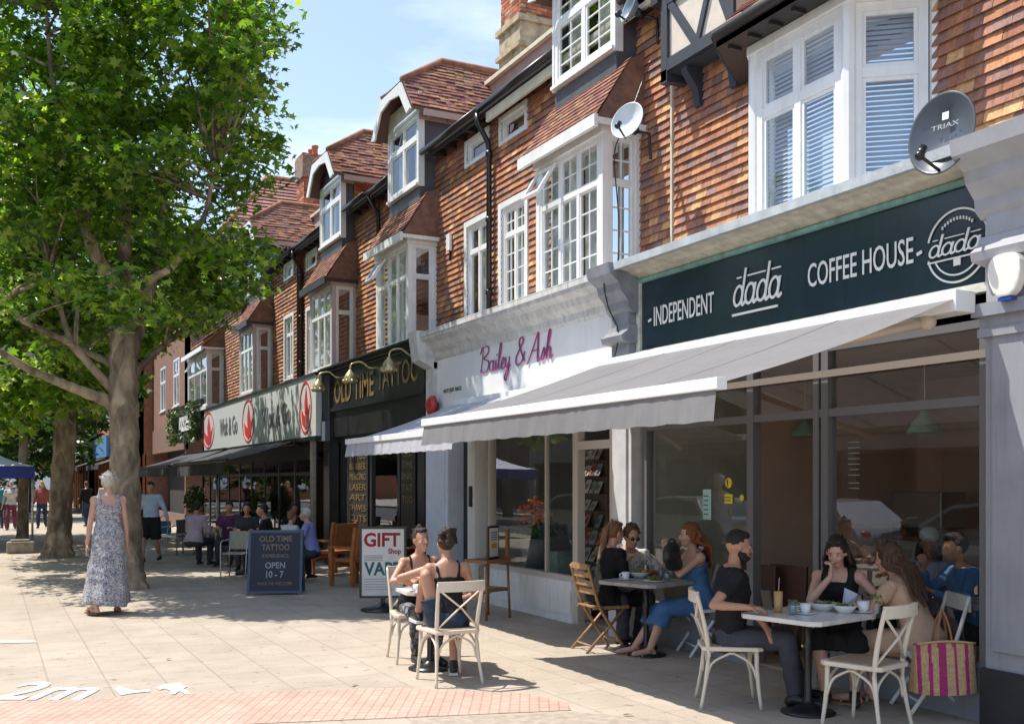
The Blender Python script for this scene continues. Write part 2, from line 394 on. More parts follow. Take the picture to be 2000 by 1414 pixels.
# pink tactile band and a seam of narrow setts
def flatpoly(name, pts, z, m):
    g = MB(); g.add([(p[0], p[1], z) for p in pts], [tuple(range(len(pts)))]); return g.build(name, m, recalc=False)
def tactile():
    m = bpy.data.materials.new('tactile_pink'); m.use_nodes = True; t = m.node_tree; b = t.nodes['Principled BSDF']; N = t.nodes.new; L = t.links.new
    cd = N('ShaderNodeTexCoord'); mpn = N('ShaderNodeMapping'); mpn.inputs['Rotation'].default_value = (0, 0, R(118)); L(cd.outputs['Object'], mpn.inputs[0])
    br = N('ShaderNodeTexBrick'); br.inputs['Scale'].default_value = 1; br.inputs['Brick Width'].default_value = .20; br.inputs['Row Height'].default_value = .075
    br.inputs['Mortar Size'].default_value = .007; br.inputs['Color1'].default_value = (.52, .345, .27, 1); br.inputs['Color2'].default_value = (.48, .32, .255, 1); br.inputs['Mortar'].default_value = (.36, .24, .19, 1)
    L(mpn.outputs[0], br.inputs[0])
    n = N('ShaderNodeTexNoise'); n.inputs['Scale'].default_value = 3; n.inputs['Detail'].default_value = 8; L(cd.outputs['Object'], n.inputs[0])
    r = N('ShaderNodeMapRange'); r.inputs[1].default_value = .3; r.inputs[2].default_value = .7; r.inputs[3].default_value = .85; r.inputs[4].default_value = 1.12; L(n.outputs['Fac'], r.inputs[0])
    x = N('ShaderNodeVectorMath'); x.operation = 'SCALE'; L(br.outputs['Color'], x.inputs[0]); L(r.outputs[0], x.inputs['Scale']); L(x.outputs[0], b.inputs['Base Color']); b.inputs['Roughness'].default_value = .9
    return m
TACT = tactile()
struct(flatpoly('tactile_paving', [G(*p) for p in [(-260, 1384), (380, 1355), (780, 1343), (1030, 1354), (1108, 1374), (1116, 1387), (820, 1400), (480, 1414), (-300, 1455)]], .004, TACT))
struct(flatpoly('sett_border', [G(*p) for p in [(1116, 1390), (1180, 1396), (1420, 1420), (1500, 1470), (700, 1470), (820, 1404)]], .005, mat('border_setts', (.36, .30, .24), .85, var=.2, vscale=12, bump=.2)))
WPAINT = mat('road_paint', (.58, .56, .52), .7, var=.12, vscale=14)
def gtext(s, pL, pR, py, h, z=.006):
    a = G(pL, py); b = G(pR, py); a = Vector(a); b = Vector(b); u = (b - a); L_ = u.length; u.normalize(); v = Vector((-u.y, u.x))
    return lambda x, y, d: (a.x + u.x * x + v.x * y, a.y + u.y * x + v.y * y, z), L_
F_, L_ = gtext('2m', -30, 200, 1366, 0)
me_ = text('lettering', '2m', WPAINT, F_, 1.0, None, align='LEFT', bold=.02, sx=.62, ext=0)
mxx = max(v.co.x for v in me_.data.vertices); struct(me_); me_.name = 'painted_marking'
for v in me_.data.vertices: v.co.z = .006
g = MB()
def gp(*pts): g.add([(*G(*p), .006) for p in pts], [tuple(range(len(pts)))])
gp((222, 1345), (232, 1341), (262, 1349), (292, 1347), (293, 1351), (262, 1354), (236, 1358))
gp((305, 1344), (318, 1337), (330, 1336), (352, 1334), (356, 1338), (366, 1341), (358, 1345), (374, 1355), (362, 1356), (350, 1350), (342, 1356), (330, 1357), (334, 1350), (322, 1345), (312, 1348))
struct(g.build('painted_marking', WPAINT, recalc=False))
g = MB()
gp((-10, 1251), (66, 1250), (74, 1255), (-10, 1257))
struct(g.build('painted_line', mat('worn_line', (.52, .475, .40), .8), recalc=False))
g = MB()
for cx, cy, ln in [(120, 1287, 40), (690, 1339, 9), (550, 1226, 7), (330, 1289, 5), (860, 1332, 6), (1220, 1398, 30)]:
    for k in range(3):
        x, y = G(cx + random.uniform(-ln, ln) * .5, cy + random.uniform(-1, 1)); s = random.uniform(.015, .035); a = random.uniform(0, 3)
        g.add([(x + s * math.cos(a + q), y + s * .5 * math.sin(a + q), .012 + .004 * (q > 2)) for q in (0, 1.4, 3, 4.4)], [(0, 1, 2, 3)])
o = g.build('fallen_leaves', mat('dry_leaf', (.12, .07, .03), .9), recalc=False); o['kind'] = 'stuff'
# ================================================================== UPPER FLOORS
WX = 6.84                    # hung-tile wall plane, the bays come forward to 6.30
def cheek_cols(pal):
    return pal
def upper(root, y0, y1, yc, side, xo=0., narrow=True, smallw=True, dcheek='lead', roofcol=ROOFPAL, grid=None, baymt=None, baropen=True, dormer=True, bayback=CURTAIN, whitefascia=True, sidegrid=None, bw=.81):
    """side=+1: narrow windows lie on the far side of the bay, -1: near side"""
    X = WX + xo; bx = 6.30 + xo; F = FX(X); zt = 7.28
    nwy = yc + side * 2.46; hn = (nwy - .38, nwy + .38, 4.28, 5.78); hs = (nwy - .38, nwy + .38, 6.78, 7.1)
    hb = (yc - bw, yc + bw, 4.05, 5.75)
    holes = ([hn] if narrow else []) + ([hs] if smallw else []) + [hb]
    m = MB(); wallgrid(m, F, y0, y1, 4.0, zt, holes, -.25, 0); m.build('wall', mat('brick_backing', (.20, .08, .05), .9, var=.2), root)
    t = MB(); sp = [h for h in holes] + [(yc - bw, yc + bw, 4.0, 6.6)]
    tiles(t, lambda u, v, d: F(u, v, d + .002), 7.16, holespans(y0 + .004, y1 - .004, sp), v0=4.0)
    t.build('tile_cladding', TILEW, root, recalc=False)
    fw = .06
    if narrow: window(root, F, *hn, cols=2, transom=.72, grid=grid, depth=.0, back=CURTAIN)
    if narrow:
        q = MB(); q.box(F, hn[0] - .09, hn[0], hn[2] - .06, hn[3] + .09, .0, .045); q.box(F, hn[1], hn[1] + .09, hn[2] - .06, hn[3] + .09, 0, .045); q.box(F, hn[0], hn[1], hn[3], hn[3] + .09, 0, .045); q.build('window_surround', WHITE, root)
    if smallw:
        window(root, F, *hs, cols=1, fw=.05, depth=.0, back=None)
        q = MB(); q.box(F, hs[0] - .07, hs[0], hs[2] - .05, hs[3] + .06, .0, .045); q.box(F, hs[1], hs[1] + .07, hs[2] - .05, hs[3] + .06, 0, .045); q.box(F, hs[0], hs[1], hs[3], hs[3] + .06, 0, .045); q.build('window_surround', WHITE, root)
    # --- bay
    Fb = FX(bx); c = MB(); p = .09; ztop = 5.74
    for yy in (yc - bw, yc + bw - p): c.bx(bx, bx + p, yy, yy + p, 4.0, ztop)
    for yy in (yc - bw, yc + bw - p): c.bx(X - .08, X + .02, yy, yy + p, 4.0, ztop)
    c.bx(bx - .03, X, yc - bw - .03, yc + bw + .03, ztop, ztop + .13); c.bx(bx - .04, X, yc - bw - .04, yc + bw + .04, 3.96, 4.06)
    c.build('bay_frame', baymt or UPVC, root)
    window(root, Fb, yc - bw + p, yc + bw - p, 4.07, ztop, cols=3, transom=.68, grid=grid, depth=-.01, sill=False, back=bayback)
    for s in (-1, 1):
        Fs = FN(yc - bw) if s < 0 else FP(yc + bw)
        window(root, Fs, bx + p, X - .08, 4.07, ztop, cols=1, transom=.68, grid=sidegrid or grid, depth=-.01, sill=False, back=CURTAIN if grid else None, fw=.045)
    if baropen:      # a top light tilted open
        o_ = MB(); a = R(32); zt2 = ztop - .07; h = .46; u0 = yc + .24; u1 = yc + .68
        Ft = lambda u, z, d: (bx - .01 - math.sin(a) * z - math.cos(a) * d, u, zt2 - math.cos(a) * z + math.sin(a) * d)
        o_.box(Ft, u0, u1, 0, .045, 0, .04); o_.box(Ft, u0, u1, h - .045, h, 0, .04); o_.box(Ft, u0, u0 + .045, .045, h - .045, 0, .04); o_.box(Ft, u1 - .045, u1, .045, h - .045, 0, .04)
        oo = o_.build('open_top_light', UPVC, root); q = MB(); q.add([Ft(u0 + .045, .045, .02), Ft(u1 - .045, .045, .02), Ft(u1 - .045, h - .045, .02), Ft(u0 + .045, h - .045, .02)], [(0, 1, 2, 3)]); q.build('pane', GLASS, oo, recalc=False)
    # bay roof: lean-to of small tiles with tile-hung side cheeks
    ex = bx - .17; rz0 = 5.86; rz1 = 6.62 if dormer else 6.5; ov = .10
    xt = X - (.22 if dormer else 0); sl = math.hypot(xt - ex, rz1 - rz0); sx, sz = (xt - ex) / sl, (rz1 - rz0) / sl
    rf = MB(); rf.prism(FN(yc - bw - ov), [(ex + .02, rz0), (X, rz0), (X, rz1 + .12), (xt, rz1)], 0, -(2 * (bw + ov)))
    rb = rf.build('bay_roof', mat('bay_cheek', (.20, .105, .075), .8, var=.3, vscale=8, bump=.3), root)
    t = MB(); tiles(t, lambda u, v, d: (ex + sx * v - sz * d, u, rz0 + sz * v + sx * d + .005), sl, lambda v: [(yc - bw - ov - .02, yc + bw + ov + .02)], course=.085, w=.12, pal=roofcol, thick=.02)
    t.build('roof_tiles', TILER, rb, recalc=False)
    f = MB(); f.bx(ex - .03, ex + .02, yc - bw - ov - .04, yc + bw + ov + .04, rz0 - .11, rz0 + .03); f.bx(ex + .02, X, yc - bw - ov - .04, yc - bw - ov, rz0 - .06, rz0 + .002)
    f.build('bay_fascia', WHITE if whitefascia else DARKWOOD, root)
    # gutter, rafter ends, eaves board
    gx = X - .30; segs_ = [(y0, yc - .80), (yc + .80, y1)] if dormer else [(y0, y1)]
    for a_, b_ in segs_: q = MB(); q.tube([(gx, a_, zt + .03), (gx, b_, zt + .03)], .05, 10); q.build('gutter', GUTTER, root)
    for a_, b_ in segs_:
        q = MB(); q.bx(gx + .07, gx + .1, a_, b_, zt - .08, zt + .09); y = a_ + .2
        while y < b_ - .1: q.bx(gx + .1, X, y, y + .06, zt - .09, zt); y += .42
        q.bx(gx + .1, X + .3, a_, b_, zt, zt + .05); q.build('eaves', DARKWOOD, root)
    # attic wall set back with cream coping
    q = MB(); q.bx(X + 1.2, X + 1.5, y0, y1, zt - .1, 8.86); q.bx(X + .2, X + 1.2, y0, y1, zt - .1, zt + .04); q.bx(X + 1.5, X + 6, y0, y1, 8.6, 8.8)
    q.build('attic_wall', mat('pink_render', (.42, .30, .26), .85, var=.12, bump=.1), root)
    q = MB(); q.bx(X + 1.12, X + 1.55, y0, y1, 8.862, 8.93); q.bx(X + 1.14, X + 1.198, y1 - .16, y1 - .003, zt + .05, 8.86); q.build('attic_coping', CREAM, root)
    if not dormer: return
    # --- dormer
    dx = X - .32; dw = .74; dz0 = 6.82; dz1 = 8.02; Fd = FX(dx)
    k = MB(); k.bx(dx + .07, X + 2.6, yc - dw, yc - dw + .06, 6.3, 8.06); k.bx(dx + .07, X + 2.6, yc + dw - .06, yc + dw, 6.3, 8.06)
    if dcheek == 'lead': k.build('dormer_cheek', LEAD, root)
    else:
        k.build('dormer_cheek', LEAD, root); t = MB()
        Fq = FN(yc - dw); tiles(t, lambda u, v, d: Fq(u, v, d + .003), 7.95, lambda v: [(X - .05, X + 2.5)], v0=7.3, pal=BRICKRED); t.build('tile_cladding', TILEW, root, recalc=False)
    window(root, Fd, yc - dw + .03, yc + dw - .03, dz0, dz1, cols=2, transom=.66, grid=grid, depth=0, fw=.075, back=CURTAIN)
    k = MB(); k.bx(dx - .012, dx + .10, yc - dw - .012, yc - dw + .028, dz0 - .06, dz1 + .05); k.bx(dx - .012, dx + .10, yc + dw - .028, yc + dw + .012, dz0 - .06, dz1 + .05); k.bx(dx - .02, dx + .05, yc - dw + .03, yc + dw - .03, dz1 + .002, dz1 + .07)
    k.build('dormer_frame', UPVC, root)
    k = MB(); k.bx(dx + .02, dx + .09, yc - dw + .01, yc + dw - .01, 6.35, dz0 - .065); k.build('apron', LEAD, root)
    # roof: half-hipped gable running back
    rx = dx - .22; hw = .95; ze = 8.03; zr = 9.26; xr = rx + .95; xb = X + 3; fz = .45
    def zline(y): return ze + (zr - ze) * (1 - abs(y - yc) / hw)
    zt_ = ze + (zr - ze) * fz; ht = hw * (1 - fz)
    k = MB(); A = [(rx, yc - hw, ze), (rx, yc - ht, zt_), (rx, yc + ht, zt_), (rx, yc + hw, ze)]
    top = [(xr, yc, zr), (xb, yc, zr), (xb, yc - hw, ze), (xb, yc + hw, ze)]
    vs = A + top + [(x + .02, y, z - .06) for x, y, z in A + top]
    fs = [(0, 1, 4, 5, 6), (3, 7, 5, 4, 2), (1, 2, 4)]; fs += [tuple(i + 8 for i in f) for f in fs]; fs += [(0, 8, 9, 1), (1, 9, 10, 2), (2, 10, 11, 3), (0, 6, 14, 8), (3, 11, 15, 7)]
    k.add(vs, fs); rr = k.build('dormer_roof', mat('roof_under', (.16, .09, .07), .85, var=.2), root)
    t = MB(); sl = math.hypot(hw, zr - ze); cy, cz = hw / sl, (zr - ze) / sl
    for s in (-1, 1):
        def sp(v, s=s):
            fr = v / sl; a = rx if fr < fz else rx + (xr - rx) * (fr - fz) / (1 - fz)
            return [(a, xb)]
        tiles(t, lambda u, v, d, s=s: (u, yc + s * (hw - cy * v) + s * cz * d, ze + cz * v + cy * d + .01), sl, sp, course=.10, w=.17, pal=roofcol, thick=.022, jit=1.6)
    hl = math.hypot(xr - rx, zr - zt_); hx, hz = (xr - rx) / hl, (zr - zt_) / hl
    tiles(t, lambda u, v, d: (rx + hx * v - hz * d, u, zt_ + hz * v + hx * d + .01), hl, lambda v: [(yc - ht * (1 - v / hl), yc + ht * (1 - v / hl))], course=.10, w=.17, pal=roofcol, thick=.022)
    t.build('roof_tiles', TILER, rr, recalc=False)
    t = MB(); t.tube([(xr, yc, zr + .02), (xb, yc, zr + .02)], .07, 8)
    for s in (-1, 1): t.tube([(rx, yc + s * ht, zt_ + .02), (xr, yc, zr + .02)], .06, 8)
    t.build('ridge_tiles', mat('ridge_tile', (.30, .13, .075), .85, var=.3, vscale=6), rr)
    # bargeboard with curved inner edge
    b_ = MB(); Fg = FX(rx - .005); top_ = [(yc - hw - .02, ze - .06), (yc - ht, zt_ - .03), (yc + ht, zt_ - .03), (yc + hw + .02, ze - .06)]
    inn = [(yc - hw + .14, ze - .10), (yc - ht + .05, zt_ - .24), (yc, zt_ - .17), (yc + ht - .05, zt_ - .24), (yc + hw - .14, ze - .10)]
    b_.prism(Fg, [top_[0], top_[1], inn[1], inn[0]], 0, .035); b_.prism(Fg, [top_[1], top_[2], inn[3], inn[2], inn[1]], 0, .035); b_.prism(Fg, [top_[2], top_[3], inn[4], inn[3]], 0, .035)
    b_.build('bargeboard', WHITE, root)
    b_ = MB(); b_.bx(dx, X + 2.2, yc - hw - .01, yc - hw + .02, ze - .13, ze - .02)
    b_.bx(dx, X + 2.2, yc - dw - .02, yc - dw - .005, ze - .14, ze - .04)
    for i in range(5): b_.bx(dx + .1 + i * .42, dx + .17 + i * .42, yc - hw + .02, yc - dw - .02, ze - .12, ze - .04)
    b_.build('dormer_eaves', mat('dusty_pink_paint', (.50, .37, .33), .6), root)
    b_ = MB(); b_.bx(dx - .004, dx + .05, yc - dw, yc + dw, dz1 + .072, ze + .35); b_.build('gable_panel', DARKWOOD if dcheek != 'lead' else CREAM, root)
def downpipe(root, y, X, z0=4.05, z1=7.2):
    q = MB(); q.tube([(X - .30, y, z1 + .05), (X - .29, y, z1 - .08), (X - .12, y, z1 - .35), (X - .10, y, z1 - .5), (X - .10, y, z0)], .042, 10)
    for z in (z0 + .5, z0 + 1.6, z1 - .55): q.lathe((X - .10, y, z), [(.056, 0), (.056, .07)], 10)
    q.build('downpipe', GUTTER, root)
def cornice(m, y0, y1, z0, z1, x0, x1, n=6):
    """moulded cornice: stacked steps from x0 (bottom, at wall) out to x1 (top, nearest the street)"""
    prof = [(0, 0), (.12, .10), (.15, .28), (.42, .42), (.55, .62), (.92, .74), (.92, .84), (1.0, .86), (1.0, 1.0)]
    pts = [(x0 + (x1 - x0) * a, z0 + (z1 - z0) * b) for a, b in prof] + [(x0 + .3, z1)] + [(x0 + .3, z0)]
    m.prism(FN(y0), pts, 0, -(y1 - y0))
# ================================================================== THE TERRACE, FROM THE NEAR END
# ---- coffee house building (right): hung tiles, canted bay, timbered gable box
cafe = thing('cafe_building', 'tile hung building with canted white bay over the dark coffee house shopfront at right', 'building', (6.3, 7, 0))
cafe.location = (0, 0, 0)
gift = thing('gift_shop_building', 'tile hung building with square white bay and tall chimney above the white gift shop fascia', 'building')
tatt = thing('tattoo_shop_building', 'tile hung building with half hipped dormer and white bargeboard above the black tattoo shop', 'building')
def cafe_upper():
    F = FX(WX); y0, y1 = -1.0, 9.40
    bayL, bayR = 7.95, 5.85                                   # where the canted bay meets the wall
    holes = [(bayR + .1, bayL - .1, 4.05, 5.62)]
    m = MB(); wallgrid(m, F, y0, y1, 4.0, 9.6, holes, -.25, 0); m.build('wall', mat('brick_backing', (.2, .08, .05), .9), cafe)
    t = MB(); tiles(t, lambda u, v, d: F(u, v, d + .002), 9.5, holespans(y0, y1 - .02, [(bayR, bayL, 4.0, 5.9)]), v0=4.0)
    t.build('tile_cladding', TILEW, cafe, recalc=False)
    q = MB(); q.box(F, 9.385, 9.415, 4.0, 7.3, .0, .05); q.build('party_wall_strip', CREAM, cafe)
    # canted bay
    a = (WX, 7.95); b = (6.30, 7.44); c = (6.30, 6.28); d = (WX, 5.85); zb, zt = 4.06, 5.66
    def face(p, q_):
        ang = math.atan2(q_[1] - p[1], q_[0] - p[0]); L = math.hypot(q_[0] - p[0], q_[1] - p[1]); return FR((p[0], p[1]), ang), L
    for (p, q_, cols, nm) in ((d, c, 1, 'side'), (c, b, 2, 'front'), (b, a, 1, 'far')):
        # frame normal must point to the street: run from near to far gives normal = ang-90
        ang = math.atan2(q_[1] - p[1], q_[0] - p[0]); L = math.hypot(q_[0] - p[0], q_[1] - p[1])
        Fc = (lambda p, ang: (lambda u, z, dd: (p[0] + math.cos(ang) * u - math.sin(ang) * dd, p[1] + math.sin(ang) * u + math.cos(ang) * dd, z)))(p, ang)
        window(cafe, Fc, .05, L - .05, zb, zt, cols=cols, transom=.64, depth=0, sill=False, fw=.075, back=BLIND)
    cs = MB()
    for (x, y) in (a, b, c, d): cs.lathe((x + .03, y, 4.0), [(.062, 0), (.062, 1.72)], 8, sm=False)
    cs.prism(lambda u, z, dd: (u, z, dd), [(WX, 8.0), (6.26, 7.48), (6.26, 6.24), (WX, 5.8)], 3.97, 4.058); cs.prism(lambda u, z, dd: (u, z, dd), [(WX, 8.0), (6.26, 7.48), (6.26, 6.24), (WX, 5.8)], 5.662, 5.74)
    cs.build('bay_frame', UPVC, cafe)
    # dark eaves over the bay and its tiled roof
    ea = [(WX, 8.28), (6.02, 7.62), (6.02, 6.05), (WX, 5.45)]
    so_ = MB(); so_.prism(lambda u, z, dd: (u, z, dd), ea, 5.745, 5.80)
    ec = MB(); P3 = [Vector((x, y, 5.86)) for x, y in ea]
    for i in range(3):
        p, q_ = P3[i], P3[i + 1]; so_.tube([p, q_], .06, 8)
        so_.add([p + Vector((0, 0, -.12)), q_ + Vector((0, 0, -.12)), q_ + Vector((0, 0, .06)), p + Vector((0, 0, .06))], [(0, 1, 2, 3)])
    for i in range(6):
        y = 6.1 + i * .28; so_.bx(6.08, 6.22, y, y + .03, 5.715, 5.744)
    so_.build('eaves', DARKWOOD, cafe)
    r = MB(); ap = [(WX, 7.35, 6.75), (WX, 6.4, 6.75)]
    vs = [(*ea[0], 5.88), (*ea[1], 5.88), (*ea[2], 5.88), (*ea[3], 5.88), ap[0], ap[1]]
    r.add(vs, [(0, 1, 4), (1, 2, 5, 4), (2, 3, 5), (0, 4, 5, 3), (0, 3, 2, 1)]); rr = r.build('bay_roof', mat('roof_under', (.16, .09, .07), .85), cafe)
    t = MB(); e = 6.02; sl = math.hypot(WX - e, .87); sx, sz = (WX - e) / sl, .87 / sl
    tiles(t, lambda u, v, dd: (e + sx * v - sz * dd, u, 5.89 + sz * v + sx * dd), sl, lambda v: [(6.05 + .35 * v / sl, 7.62 - .27 * v / sl)], course=.085, w=.13, pal=ROOFPAL + [(.42, .22, .15)], thick=.02)
    # hips
    p, q_ = Vector((*ea[0], 5.88)), Vector((*ea[1], 5.88)); apv = Vector(ap[0]); uu = (q_ - p).normalized(); mid = apv - p; vv = (mid - uu * mid.dot(uu)); sl2 = vv.length; vv.normalize(); nn = uu.cross(vv); nn = nn if nn.z > 0 else -nn; Lq = (q_ - p).length; au = mid.dot(uu)
    tiles(t, lambda u, v, dd: p + uu * u + vv * v + nn * (dd + .01), sl2, lambda v: [(au * v / sl2, Lq - (Lq - au) * v / sl2)], course=.085, w=.13, pal=ROOFPAL, thick=.02)
    t.build('roof_tiles', TILER, rr, recalc=False)
    # half-timbered oriel box
    X2 = 6.58; F2 = FX(X2); ya, yb = 8.02, 9.24; z0, z1 = 6.17, 8.6
    q = MB(); q.bx(X2, WX, ya + .01, yb - .01, z0 + .05, z1); q.build('rendered_panel', mat('cream_render', (.62, .56, .47), .85, var=.08, vscale=5, bump=.25, bscale=60), cafe)
    q = MB(); w = .11
    q.box(F2, ya, ya + w, z0, z1, 0, .035); q.box(F2, yb - w, yb, z0 - .12, z1, -.02, .04); q.box(F2, ya, yb - w, z0, z0 + .13, 0, .038)
    q.box(F2, ya + w, yb - w, z0 + .72, z0 + .84, 0, .036)
    ym = ya + (yb - ya) * .5
    q.bar(F2, (yb - .1, z0 + .78), (ym, z0 + .1), .09, 0, .03); q.bar(F2, (ym, z0 + .1), (ya + .35, z0 + .75), .07, 0, .029); q.bar(F2, (ya + .35, z0 + .75), (ya + .05, z0 + .1), .09, 0, .03)
    q.bar(F2, (ya + .06, z0 + .84), (ya + .5, z0 + 1.5), .09, 0, .03)
    q.bx(X2 - .04, WX, yb - .1, yb + .001, z0 - .1, z0 + .02); q.bx(X2 - .02, WX, ya, ya + .1, z0 - .05, z0 + .02); q.bx(X2, WX, ya, yb, z0 - .02, z0 + .05)
    q.build('timber_frame', mat('blue_black_timber', (.035, .042, .055), .55, bump=.2), cafe)
    for y in (8.35, 8.95):
        q = MB(); q.prism(FN(y), [(WX, z0 - .42), (WX - .07, z0 - .42), (WX - .10, z0 - .25), (WX - .24, z0 - .08), (WX - .24, z0 - .02), (WX, z0 - .02)], 0, .10); q.build('corbel', mat('blue_black_timber'), cafe)
    # porch-like lower gable left of it
    q = MB(); q.bx(6.5, WX + .3, 9.25, 9.38, 6.95, 8.8); q.bx(6.6, 6.9, 9.3, 10.0, 7.15, 7.35); q.build('barge_end', DARKWOOD, cafe)
cafe_upper()
BAY2, BAY3, BAY4, BAY5, BAY6 = 10.86, 17.02, 21.2, 27.6, 34.2
upper(gift, 9.43, 13.93, BAY2, 1, grid=(2, 4), whitefascia=True)
upper(tatt, 13.95, 19.05, BAY3, -1, dcheek='lead')
wok = thing('noodle_bar_building', 'tile hung building with white bay above the white noodle bar sign with red emblems', 'building')
upper(wok, 19.07, 24.4, BAY4, 1, xo=-.05, dcheek='tile', baropen=False, whitefascia=False, baymt=mat('mauve_paint', (.52, .45, .47), .5))
row5 = thing('terrace_building', 'tile hung terrace building with bay and dormer half hidden by the plane tree leaves', 'building')
upper(row5, 24.42, 29.9, BAY5, -1, xo=-.2, dcheek='tile', baropen=False, whitefascia=False, baymt=mat('mauve_paint'))
row6 = thing('terrace_building', 'terrace building with wide open casement bay seen just right of the big trunk', 'building')
upper(row6, 29.92, 38.4, BAY6, 1, xo=-.32, dcheek='tile', baropen=True, whitefascia=True, dormer=False, bw=1.7, smallw=False)
downpipe(tatt, 13.98, WX); downpipe(wok, 24.35, WX - .05)
q = MB(); q.tube([(WX - .3, 18.95, 7.25), (WX - .1, 18.95, 6.9), (WX - .1, 18.95, 6.2)], .04); q.build('downpipe', GUTTER, tatt)
# cream eaves board on the gift building, right of the downpipe
q = MB(); q.bx(WX - .24, WX - .2, 9.45, 13.8, 7.08, 7.22); q.build('eaves_board', CREAM, gift)
# chimney stacks
def chimney(root, x0, x1, y0, y1, z0, z1, pots=2, band=True):
    c = MB(); z = z0; row = 0
    pal = BRICKRED + [(.30, .14, .09), (.5, .3, .16), (.22, .09, .06)]
    c.bx(x0 + .012, x1 - .012, y0 + .012, y1 - .012, z0, z1, (.3, .25, .2))
    while z < z1:
        o = .05 if z > z1 - .35 else 0
        for (F, a, b, oo) in ((FX(x0 - o), y0 - o, y1 + o, 0), (FN(y0 - o), x0 - o, x1 + o, 0)):
            u = a - (.11 if row % 2 else 0)
            while u < b:
                ua, ub = max(a, u + .005), min(b, u + .215)
                if ub - ua > .02:
                    k = random.uniform(.8, 1.15); cc = random.choice(pal); c.box(F, ua, ub, z + .004, z + .066, -.02, random.uniform(0, .006), tuple(v * k for v in cc))
                u += .22
        z += .072; row += 1
    o = c.build('chimney', mat('chimney_brick', (.3, .1, .05), .9, attr=True, var=.3, vscale=9, bump=.3), root, recalc=False)
    if band:
        q = MB(); q.bx(x0 - .03, x1 + .03, y0 - .03, y1 + .03, z0 + .55, z0 + 1.25); q.bx(x0 - .09, x1 + .09, y0 - .09, y1 + .09, z0 + 1.25, z0 + 1.36); q.bx(x0 - .09, x1 + .09, y0 - .09, y1 + .09, z0 + .78, z0 + .86)
        q.build('render_band', mat('old_render', (.40, .33, .22), .9, var=.35, vscale=7, bump=.4, bscale=20), o)
    else:
        q = MB(); q.bx(x0 - .06, x1 + .06, y0 - .06, y1 + .06, z1 - .75, z1 - .05); q.build('render_band', mat('sooty_render', (.24, .17, .12), .9, var=.35, vscale=7, bump=.4), o)
    for i in range(pots):
        q = MB(); yy = y0 + (y1 - y0) * (i + .5) / pots; q.lathe(((x0 + x1) / 2, yy, z1), [(.11, 0), (.12, .05), (.10, .1), (.095, .32), (.125, .36), (.12, .42), (.09, .42), (.08, .1)], 12)
        q.build('chimney_pot', mat('terracotta', (.42, .12, .06), .75, var=.2), o)
chimney(gift, 8.62, 9.55, 16.55, 17.35, 8.85, 12.2, 3)
def big_roof():
    e = [(5.95, 32.6, 8.9), (5.95, 41.4, 8.9), (17, 41.4, 8.9), (17, 32.6, 8.9)]; t1 = (8.9, 37, 12.65); t2 = (17, 37, 12.65); q = MB()
    q.add(e + [t1, t2], [(0, 1, 4), (1, 2, 5, 4), (2, 3, 5), (3, 0, 4, 5), (0, 3, 2, 1)]); rf = q.build('hipped_roof', mat('roof_under', (.16, .09, .07), .85), row6); t = MB(); sl = math.hypot(4.4, 3.75); cy, cz = 4.4 / sl, 3.75 / sl
    tiles(t, lambda u, v, d: (u, 32.6 + cy * v - cz * d, 8.9 + cz * v + cy * d + .02), sl, lambda v: [(5.95 + 2.95 * v / sl, 17)], course=.26, w=.27, pal=[(.28, .14, .115), (.24, .12, .10), (.33, .17, .14)], thick=.05)
    t.build('roof_tiles', TILER, rf, recalc=False); q = MB(); q.tube([Vector(t1) + Vector((0, 0, .05)), Vector(t2)], .11, 8); q.build('ridge_tiles', mat('ridge_tile'), rf); q = MB(); q.tube([Vector(e[0]), Vector(t1)], .11, 8); q.build('ridge_tiles', mat('ridge_tile'), rf)
big_roof()
chimney(row6, 9.45, 10.35, 34.0, 34.9, 9.5, 12.75, 2, False)
# ---- dada shopfront
def textfit(name, s, m, X, ya, za, yb, h, par, shear=0, bold=0, lift=.012, fr=None):
    """letters from world y=ya (far, read first) to y=yb, baseline za, cap height h"""
    cu = bpy.data.curves.new('t', 'FONT'); cu.body = s; cu.size = 1; cu.extrude = .004; cu.offset = bold; cu.resolution_u = 3
    ob = bpy.data.objects.new('t', cu); COL.objects.link(ob); dg = bpy.context.evaluated_depsgraph_get(); me = bpy.data.meshes.new_from_object(ob.evaluated_get(dg))
    bpy.data.objects.remove(ob); bpy.data.curves.remove(cu)
    xs = [v.co.x + shear * v.co.y for v in me.vertices]; ys = [v.co.y for v in me.vertices]
    x0, x1, y0, y1 = min(xs), max(xs), min(ys), max(ys); L = ya - yb
    for v in me.vertices:
        u = (v.co.x + shear * v.co.y - x0) / (x1 - x0) * L; w = (v.co.y - (0 if y0 < 0 else y0)) / (y1 if y0 < 0 else (y1 - y0)) * h
        v.co = fr(u, w, v.co.z) if fr else (X - lift - v.co.z * .5, ya - u, za + w)
    me.name = name; me.materials.clear(); me.materials.append(m); o = bpy.data.objects.new(name, me); COL.objects.link(o); o.parent = par; return o
LETTER = mat('cream_lettering', (.80, .79, .74), .5)
def smooth(pts, k=6):
    out = []; n = len(pts)
    for i in range(n - 1):
        p0, p1, p2, p3 = pts[max(i - 1, 0)], pts[i], pts[i + 1], pts[min(i + 2, n - 1)]
        for j in range(k):
            t = j / k; out.append(tuple(.5 * (2 * b + (c - a) * t + (2 * a - 5 * b + 4 * c - d) * t * t + (3 * b - a - 3 * c + d) * t ** 3) for a, b, c, d in zip(p0, p1, p2, p3)))
    return out + [pts[-1]]
def el(cx, cy, rx, ry, a0=0, a1=360, n=18): return [(cx + rx * math.cos(R(a0 + (a1 - a0) * i / n)), cy + ry * math.sin(R(a0 + (a1 - a0) * i / n))) for i in range(n + 1)]
